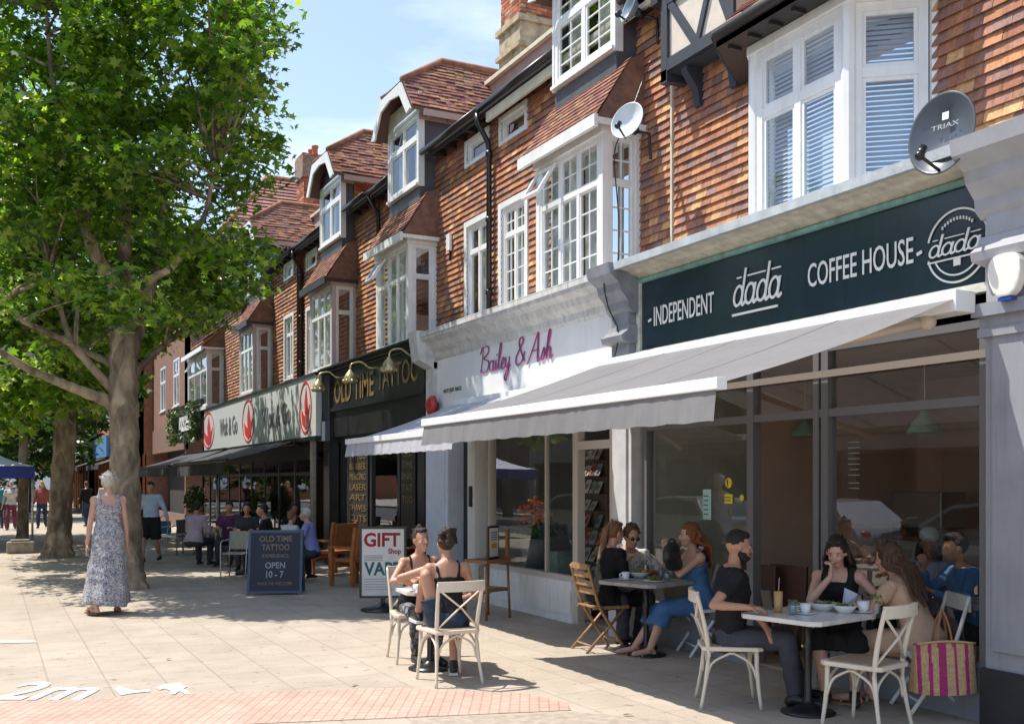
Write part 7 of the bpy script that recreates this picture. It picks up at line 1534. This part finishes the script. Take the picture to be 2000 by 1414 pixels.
            for A, T_ in ((fr, tr), (fl, tl)):
                d = (T_ - A); d.z = 0; d.normalize(); sdv = V(-d.y, d.x, 0); q = MB(); p0 = A - d * .06; p0.z = A.z - .088 * s; q.prism(lambda u, w, zz: p0 + sdv * u + d * w + V(0, 0, zz), [(-.035, 0), (.035, 0), (.045, .17), (.03, .26), (-.03, .26), (-.045, .17)], 0, .016)
                q.tube([A + sdv * .045 + d * .09 + V(0, 0, -.07), A + d * .10 + V(0, 0, -.012), A - sdv * .045 + d * .09 + V(0, 0, -.07)], .010, 6); q.tube([A + sdv * .042 + V(0, 0, -.02), A + d * .045 + V(0, 0, 0), A - sdv * .042 + V(0, 0, -.02), A - d * .05 + V(0, 0, -.01), A + sdv * .042 + V(0, 0, -.02)], .008, 6); q.build('sandal', m_, t)
    t['__'] = 0; del t['__']
    return t, dict(hr=wr_, hl=wl_, hc=hc)
BLK_C = cloth('black_jersey', (.014, .013, .014), var=.2); CHAR = cloth('charcoal', (.045, .046, .055)); DENIM = cloth('blue_denim', (.065, .16, .32), bs=140, bump=.35, vs=5, var=.22); BEIGE = cloth('beige_linen', (.50, .32, .21), var=.1)
SHOEB = mat('shoe_black', (.015, .015, .016), .45); SOLEW = mat('sole_white', (.6, .6, .58), .6); TANL = mat('tan_sandal', (.18, .07, .03), .6)
SEATED = dict(sit=True, fr=(.12, .42, .09), fl=(-.12, .42, .09))
def seat(**k): d = dict(SEATED); d.update(k); return d
def towards(c, T): return lk(c, T)
# --- the couple in the sun
person('laughing woman with top knot facing us across the small white table in the sun', (cB[0] , cB[1]), lk(cB, cA) + R(6), [('tank', BLK_C), ('leggings', printcloth('marble_grey', [(.04, .04, .045), (.10, .10, .11), (.22, .22, .24)], 9), .9), ('shoes', SHOEB)],
    seat(f=True, skin='tan', hair='bun', hc='dark', lean=.30, head=(.12, -.12), smile=1, hr=(.14, .44, .83), hl=(-.10, .42, .80), er=(1, -.2, -.5), el=(-1, -.3, -.6), hand=(1.0, .9), hdir=((-.8, .5, .2), (.9, .4, .2)), fr=(.10, .30, .09), fl=(-.06, .40, .09), s=.97))
person('woman with dark curly bun and black top seen from behind with one knee drawn up', (cA[0], cA[1]), lk(cA, cB) - R(6), [('tank', BLK_C), ('shorts', cloth('denim_shorts', (.028, .045, .075), bs=120), .55), ('shoes', SHOEB, SOLEW)],
    seat(f=True, skin='tan', hair='curlbun', hc='dark', lean=.16, head=(.1, .05), face=False, hr=(.16, .34, .66), hl=(-.26, .36, .80), er=(1, -.6, -.8), el=(-1, -.2, 0), fr=(.10, .28, .09), fl=(-.22, .26, .56), kl=(-.5, .5, 1.2), tr=(.2, 1), tl=(-.1, 1), s=.97, hdir=((-.7, .7, 0), (.3, .6, .3))))
# --- three at the grey table
person('woman with long brown ponytail and black clothes on the wooden folding chair', (C1[0] + .03, C1[1] + .0), R(-84), [('longsleeve', cloth('black_loose', (.012, .011, .012))), ('trousers', BLK_C), ('shoes', SHOEB)],
    seat(f=True, skin='fair', hair='pony', hc='light', lean=.22, head=(.0, .1), hr=(.16, .36, .70), hl=(-.10, .44, .78), s=1.0, bulk=1.05, hand=(.8, .8), fr=(.12, .36, .09), fl=(-.08, .30, .09), kr=(.2, 1, .4)))
m4 = D(1216, 1050, 10.9); person('man in sunglasses and pale floral shirt eating at the grey table facing us', (m4.x, m4.y), lk((m4.x, m4.y), (T2[0], T2[1])) + R(0), [('shirt', printcloth('floral_white', [(.55, .53, .50), (.60, .58, .55), (.20, .22, .24), (.45, .36, .32)], 16), .45), ('trousers', CHAR), ('shoes', SHOEB)],
    seat(skin='tan', hair='tousled', hc='brown', lean=.42, head=(.1, .22), shades=True, hr=(.10, .46, .90), hl=(-.16, .42, .80), er=(.35, -.2, -1), el=(-1, -.2, -.6), hand=(1.0, .8)))
person('woman with long curly auburn hair in sleeveless blue denim dress sitting side on', (C3[0] - .02, C3[1] + .0), R(76), [('sitdress', DENIM, .42), ('sandals', mat('nude_sandal', (.34, .20, .13), .6))],
    seat(f=True, skin='fair', hair='curly', hc='auburn', lean=.16, head=(-.1, .05), hl_=.36, hr=(.14, .30, 1.02), hl=(-.02, .34, 1.0), er=(.8, .1, -1), el=(-.6, .2, -1), hand=(1.1, 1.1), hdir=((-.3, .3, .8), (.2, .3, .8)), fr=(.10, .66, .08), fl=(-.06, .56, .08), kr=(.1, .6, 1), kl=(-.1, .6, 1), tr=(.1, 1), tl=(.0, 1), s=.98))
hb = thing('handbag', 'small black handbag with purple purse held up by the curly haired woman', 'bag', tuple(D(1312, 1112, 9.95)), R(20)); q = MB(); q.ell((0, 0, .14), (.13, .07, .13), n=16); q.ell((.04, 0, .05), (.12, .07, .07), n=14); remesh(q, 'bag_body', mat('black_leather', (.018, .018, .02), .4, bump=.4, bscale=20), hb, .012, 2, .004, 30); q = MB(); q.tube(smooth([(-.08, 0, .2), (-.05, 0, .28), (.04, 0, .29), (.09, 0, .2)], 4), .008, 6); q.build('handle', mat('black_leather'), hb)
# --- three at the white table
man = person('bearded man in black t shirt and grey trousers at the white table', (CM[0], CM[1]), R(-136), [('tee', cloth('black_cotton', (.016, .016, .018))), ('trousers', cloth('slate_grey', (.055, .057, .072), vs=6)), ('shoes', SHOEB)],
    seat(skin='tan', hair='fade', hc='black', beard=True, lean=.06, tw=.25, head=(.10, .12), hrw=(*G(1462, 1186, .79), .79), hlw=tuple(D(1500, 1232, 7.75)), er=(.8, -.5, -1), el=(-.5, -.4, -1), hand=(.8, .6), fr=(.02, .50, .09), fl=(-.26, .52, .09), kr=(.0, 1, .5), kl=(-.5, 1, .5), tr=(.1, 1), tl=(-.3, 1), s=1.03))
t = thing('mobile_phone', 'dark phone propped in the bearded man s hands', 'phone', (*onT(1500, 1172, .86), .79), R(-70)); q = MB(); q.box(lambda u, z, d: (u, -z * .3 + d, z), -.037, .037, 0, .145, 0, .009); q.build('case', mat('phone_navy', (.02, .035, .07), .3), t, bevel=.002); q = MB(); q.box(lambda u, z, d: (u, -z * .3 + d, z), -.032, .032, .008, .137, -.002, -.0005); q.build('screen', mat('phone_screen', (.01, .01, .012), .1), t)
person('woman with dark wavy hair and black sleeveless top resting chin on hand', (CV2[0], CV2[1]), lk(CV2, (T3[0] + .25, T3[1])) + R(0), [('vest', BLK_C), ('sitdress', BLK_C, .15, .2), ('shoes', SHOEB)],
    seat(f=True, skin='fair', hair='long', hc='dark', hl_=.30, topshades=True, lean=.24, head=(-.12, .28), hr=(.04, .30, .98), hl=(-.22, .44, .80), er=(.6, .5, -1), el=(-1, -.2, -.6), hand=(1.3, .8), hdir=((-.1, .0, 1), (.7, .6, 0)), s=.98, fr=(.06, .44, .09), fl=(-.14, .34, .09)))
person('woman with very long brown hair and beige dress seen from behind', (CL[0] - .02, CL[1]), R(14), [('sitdress', BEIGE, .25, .45, .45), ('sandals', mat('nude_sandal'))],
    seat(f=True, skin='fair', hair='longback', hc='brown', hl_=.44, lean=.42, side=-.08, head=(.0, .15), face=False, hr=(.16, .42, .80), hl=(-.18, .44, .80), er=(1, -.2, -.7), el=(-.9, -.3, -.7), s=.97, bulk=1.06, fr=(-.10, .40, .09), fl=(-.28, .42, .09)))
# --- guests behind the right pane
x = D(1812, 1050, 9.0); person('woman in pale cap and blue striped shirt behind the right shop window', (x.x, x.y), lk((x.x, x.y), (2, 1)), [('shirt', printcloth('blue_stripe', [(.10, .14, .24), (.36, .40, .48)], 30, True)), ('trousers', CHAR), ('shoes', SHOEB)], seat(f=True, skin='brown', hair='cap', hc='black', lean=.2, head=(0, .2), hr=(.18, .4, .80), hl=(-.18, .4, .80), vox=.0125))
x = D(1905, 1040, 8.3); person('person in blue denim jacket eating behind the right shop window beside the pilaster', (x.x, x.y), lk((x.x, x.y), (x.x - 2, x.y + .9)), [('longsleeve', DENIM), ('trousers', CHAR), ('shoes', SHOEB)], seat(skin='tan', hair='short', hc='black', lean=.22, head=(0, .15), hr=(.1, .38, 1.0), hl=(-.1, .40, .84), vox=.0125, hand=(1.2, .8)))
x = D(1690, 1085, 9.2); person('woman with fair hair and rust brown top at the left of the indoor table', (x.x, x.y), lk((x.x, x.y), (3, 2)), [('tank', cloth('rust', (.16, .06, .03))), ('trousers', CHAR), ('shoes', SHOEB)], seat(f=True, skin='tan', hair='short', hc='light', lean=.45, head=(0, .35), hr=(.16, .42, .84), hl=(-.16, .42, .84), vox=.0125))
# --- passers by
wk = G(212, 1198); person('woman with short silver hair walking away in a long blue patterned sleeveless dress', wk, R(2), [('maxi', printcloth('floral_blue', [(.46, .45, .44), (.13, .135, .21), (.56, .55, .52), (.22, .20, .22)], 11)), ('sandals', TANL)],
    dict(f=True, skin='fair', hair='tousled', hc='grey', face=False, lean=.02, head=(.0, .05), pel=(0, 0, .99), hr=(.245, .05, .80), hl=(-.27, .03, .80), er=(.4, -.6, 0), el=(-.4, -.6, 0), fr=(.13, .16, .09), fl=(-.18, -.20, .12), kr=(.1, 1, 0), kl=(-.1, 1, 0), hand=(.5, .5), s=1.06, bulk=1.05, tl=(-.5, 1)))
mk = G(296, 1099); person('man in light blue shirt and black shorts passing behind the big trunk', mk, R(150), [('shirt', cloth('light_blue', (.40, .48, .62)), .9), ('shorts', BLK_C, .95), ('shoes', SHOEB)],
    dict(skin='tan', hair='short', hc='dark', head=(.2, .1), hr=(.3, .1, .82), hl=(-.34, -.06, .84), fr=(.1, .2, .09), fl=(-.1, -.2, .12), s=1.0, vox=.018, kr=(.1, 1, 0), kl=(-.1, 1, 0)))
for i, (px, py, yaw, lb, g_, kw) in enumerate([
    (82, 1032, 170, 'far pedestrian with long blond hair, red checked top and dark jeans', [('longsleeve', cloth('plaid_red', (.28, .08, .08))), ('trousers', cloth('dark_jeans', (.03, .05, .09)))], dict(f=True, hair='longback', hc='blond')),
    (170, 1030, 20, 'far pedestrian in dark clothes with a patterned bag beside the second tree', [('shirt', BLK_C), ('trousers', cloth('dark_jeans', (.03, .05, .09)))], dict(hair='short', hc='brown', hr=(-.1, .3, 1.1), skin='tan')),
    (22, 1036, 175, 'far pedestrian with silver hair and white top under the gazebo', [('tee', cloth('white_tee', (.6, .6, .58))), ('trousers', cloth('wine', (.2, .04, .07)))], dict(f=True, hair='short', hc='grey')),
    (8, 1034, 10, 'far pedestrian in turquoise top at the left edge', [('tee', cloth('turquoise_top', (.04, .28, .30))), ('trousers', CHAR)], dict(hair='short', hc='dark')),
    (205, 1020, 0, 'far pedestrian in pale coat between the trunks', [('longsleeve', cloth('pale_coat', (.5, .46, .42))), ('trousers', CHAR)], dict(hair='short', hc='dark'))]):
    p = G(px, py); kw.setdefault('hr', (.28, .05, .85)); person(lb, p, R(yaw), g_ + [('shoes', SHOEB)], dict(hl=(-.28, .02, .84), fr=(.1, .2, .09), fl=(-.1, -.2, .12), vox=.024, kr=(.1, 1, 0), kl=(-.1, 1, 0), **kw))
# --- noodle bar diners
def diner(px, dd, yaw, lb, g_, **kw):
    x = D(px, 1000, dd); kw.setdefault('hr', (.15, .4, .78)); person(lb, (x.x, x.y), R(yaw), g_ + [('trousers', CHAR), ('shoes', SHOEB)], seat(vox=.018, hl=(-.15, .4, .78), lean=.2, **kw))
MAU = cloth('mauve_shirt', (.38, .30, .36)); 
diner(378, 20.5, -40, 'diner in mauve grey shirt seen from behind at the noodle bar terrace', [('shirt', MAU)], hair='short', hc='black', f=True, skin='tan', bulk=1.15)
diner(528, 18.8, 75, 'diner in black t shirt with bare arms in the middle of the noodle bar terrace', [('tee', BLK_C)], hair='short', hc='black', skin='tan')
diner(560, 17.6, -60, 'diner with fair hair tied back sitting low near the sandwich board', [('tee', cloth('white_tee', (.6, .6, .58)))], hair='bun', hc='light', f=True, s=.86)
diner(612, 17.4, 62, 'diner in lavender blue shirt leaning back beside the drain column', [('tee', cloth('lavender', (.28, .30, .60)))], hair='short', hc='grey', skin='fair', s=.95)
diner(484, 20.0, 160, 'diner facing us in dark top behind the noodle bar tables', [('tee', CHAR)], hair='long', hc='dark', f=True, skin='tan', hl_=.3)
diner(452, 21.0, 150, 'diner in purple dark top next to the thin pole', [('tee', cloth('plum', (.10, .03, .09)))], hair='short', hc='dark', skin='tan')
diner(574, 20.0, 170, 'dark haired diner at the back near the shop glass', [('tee', BLK_C)], hair='long', hc='black', f=True, skin='brown', hl_=.25)
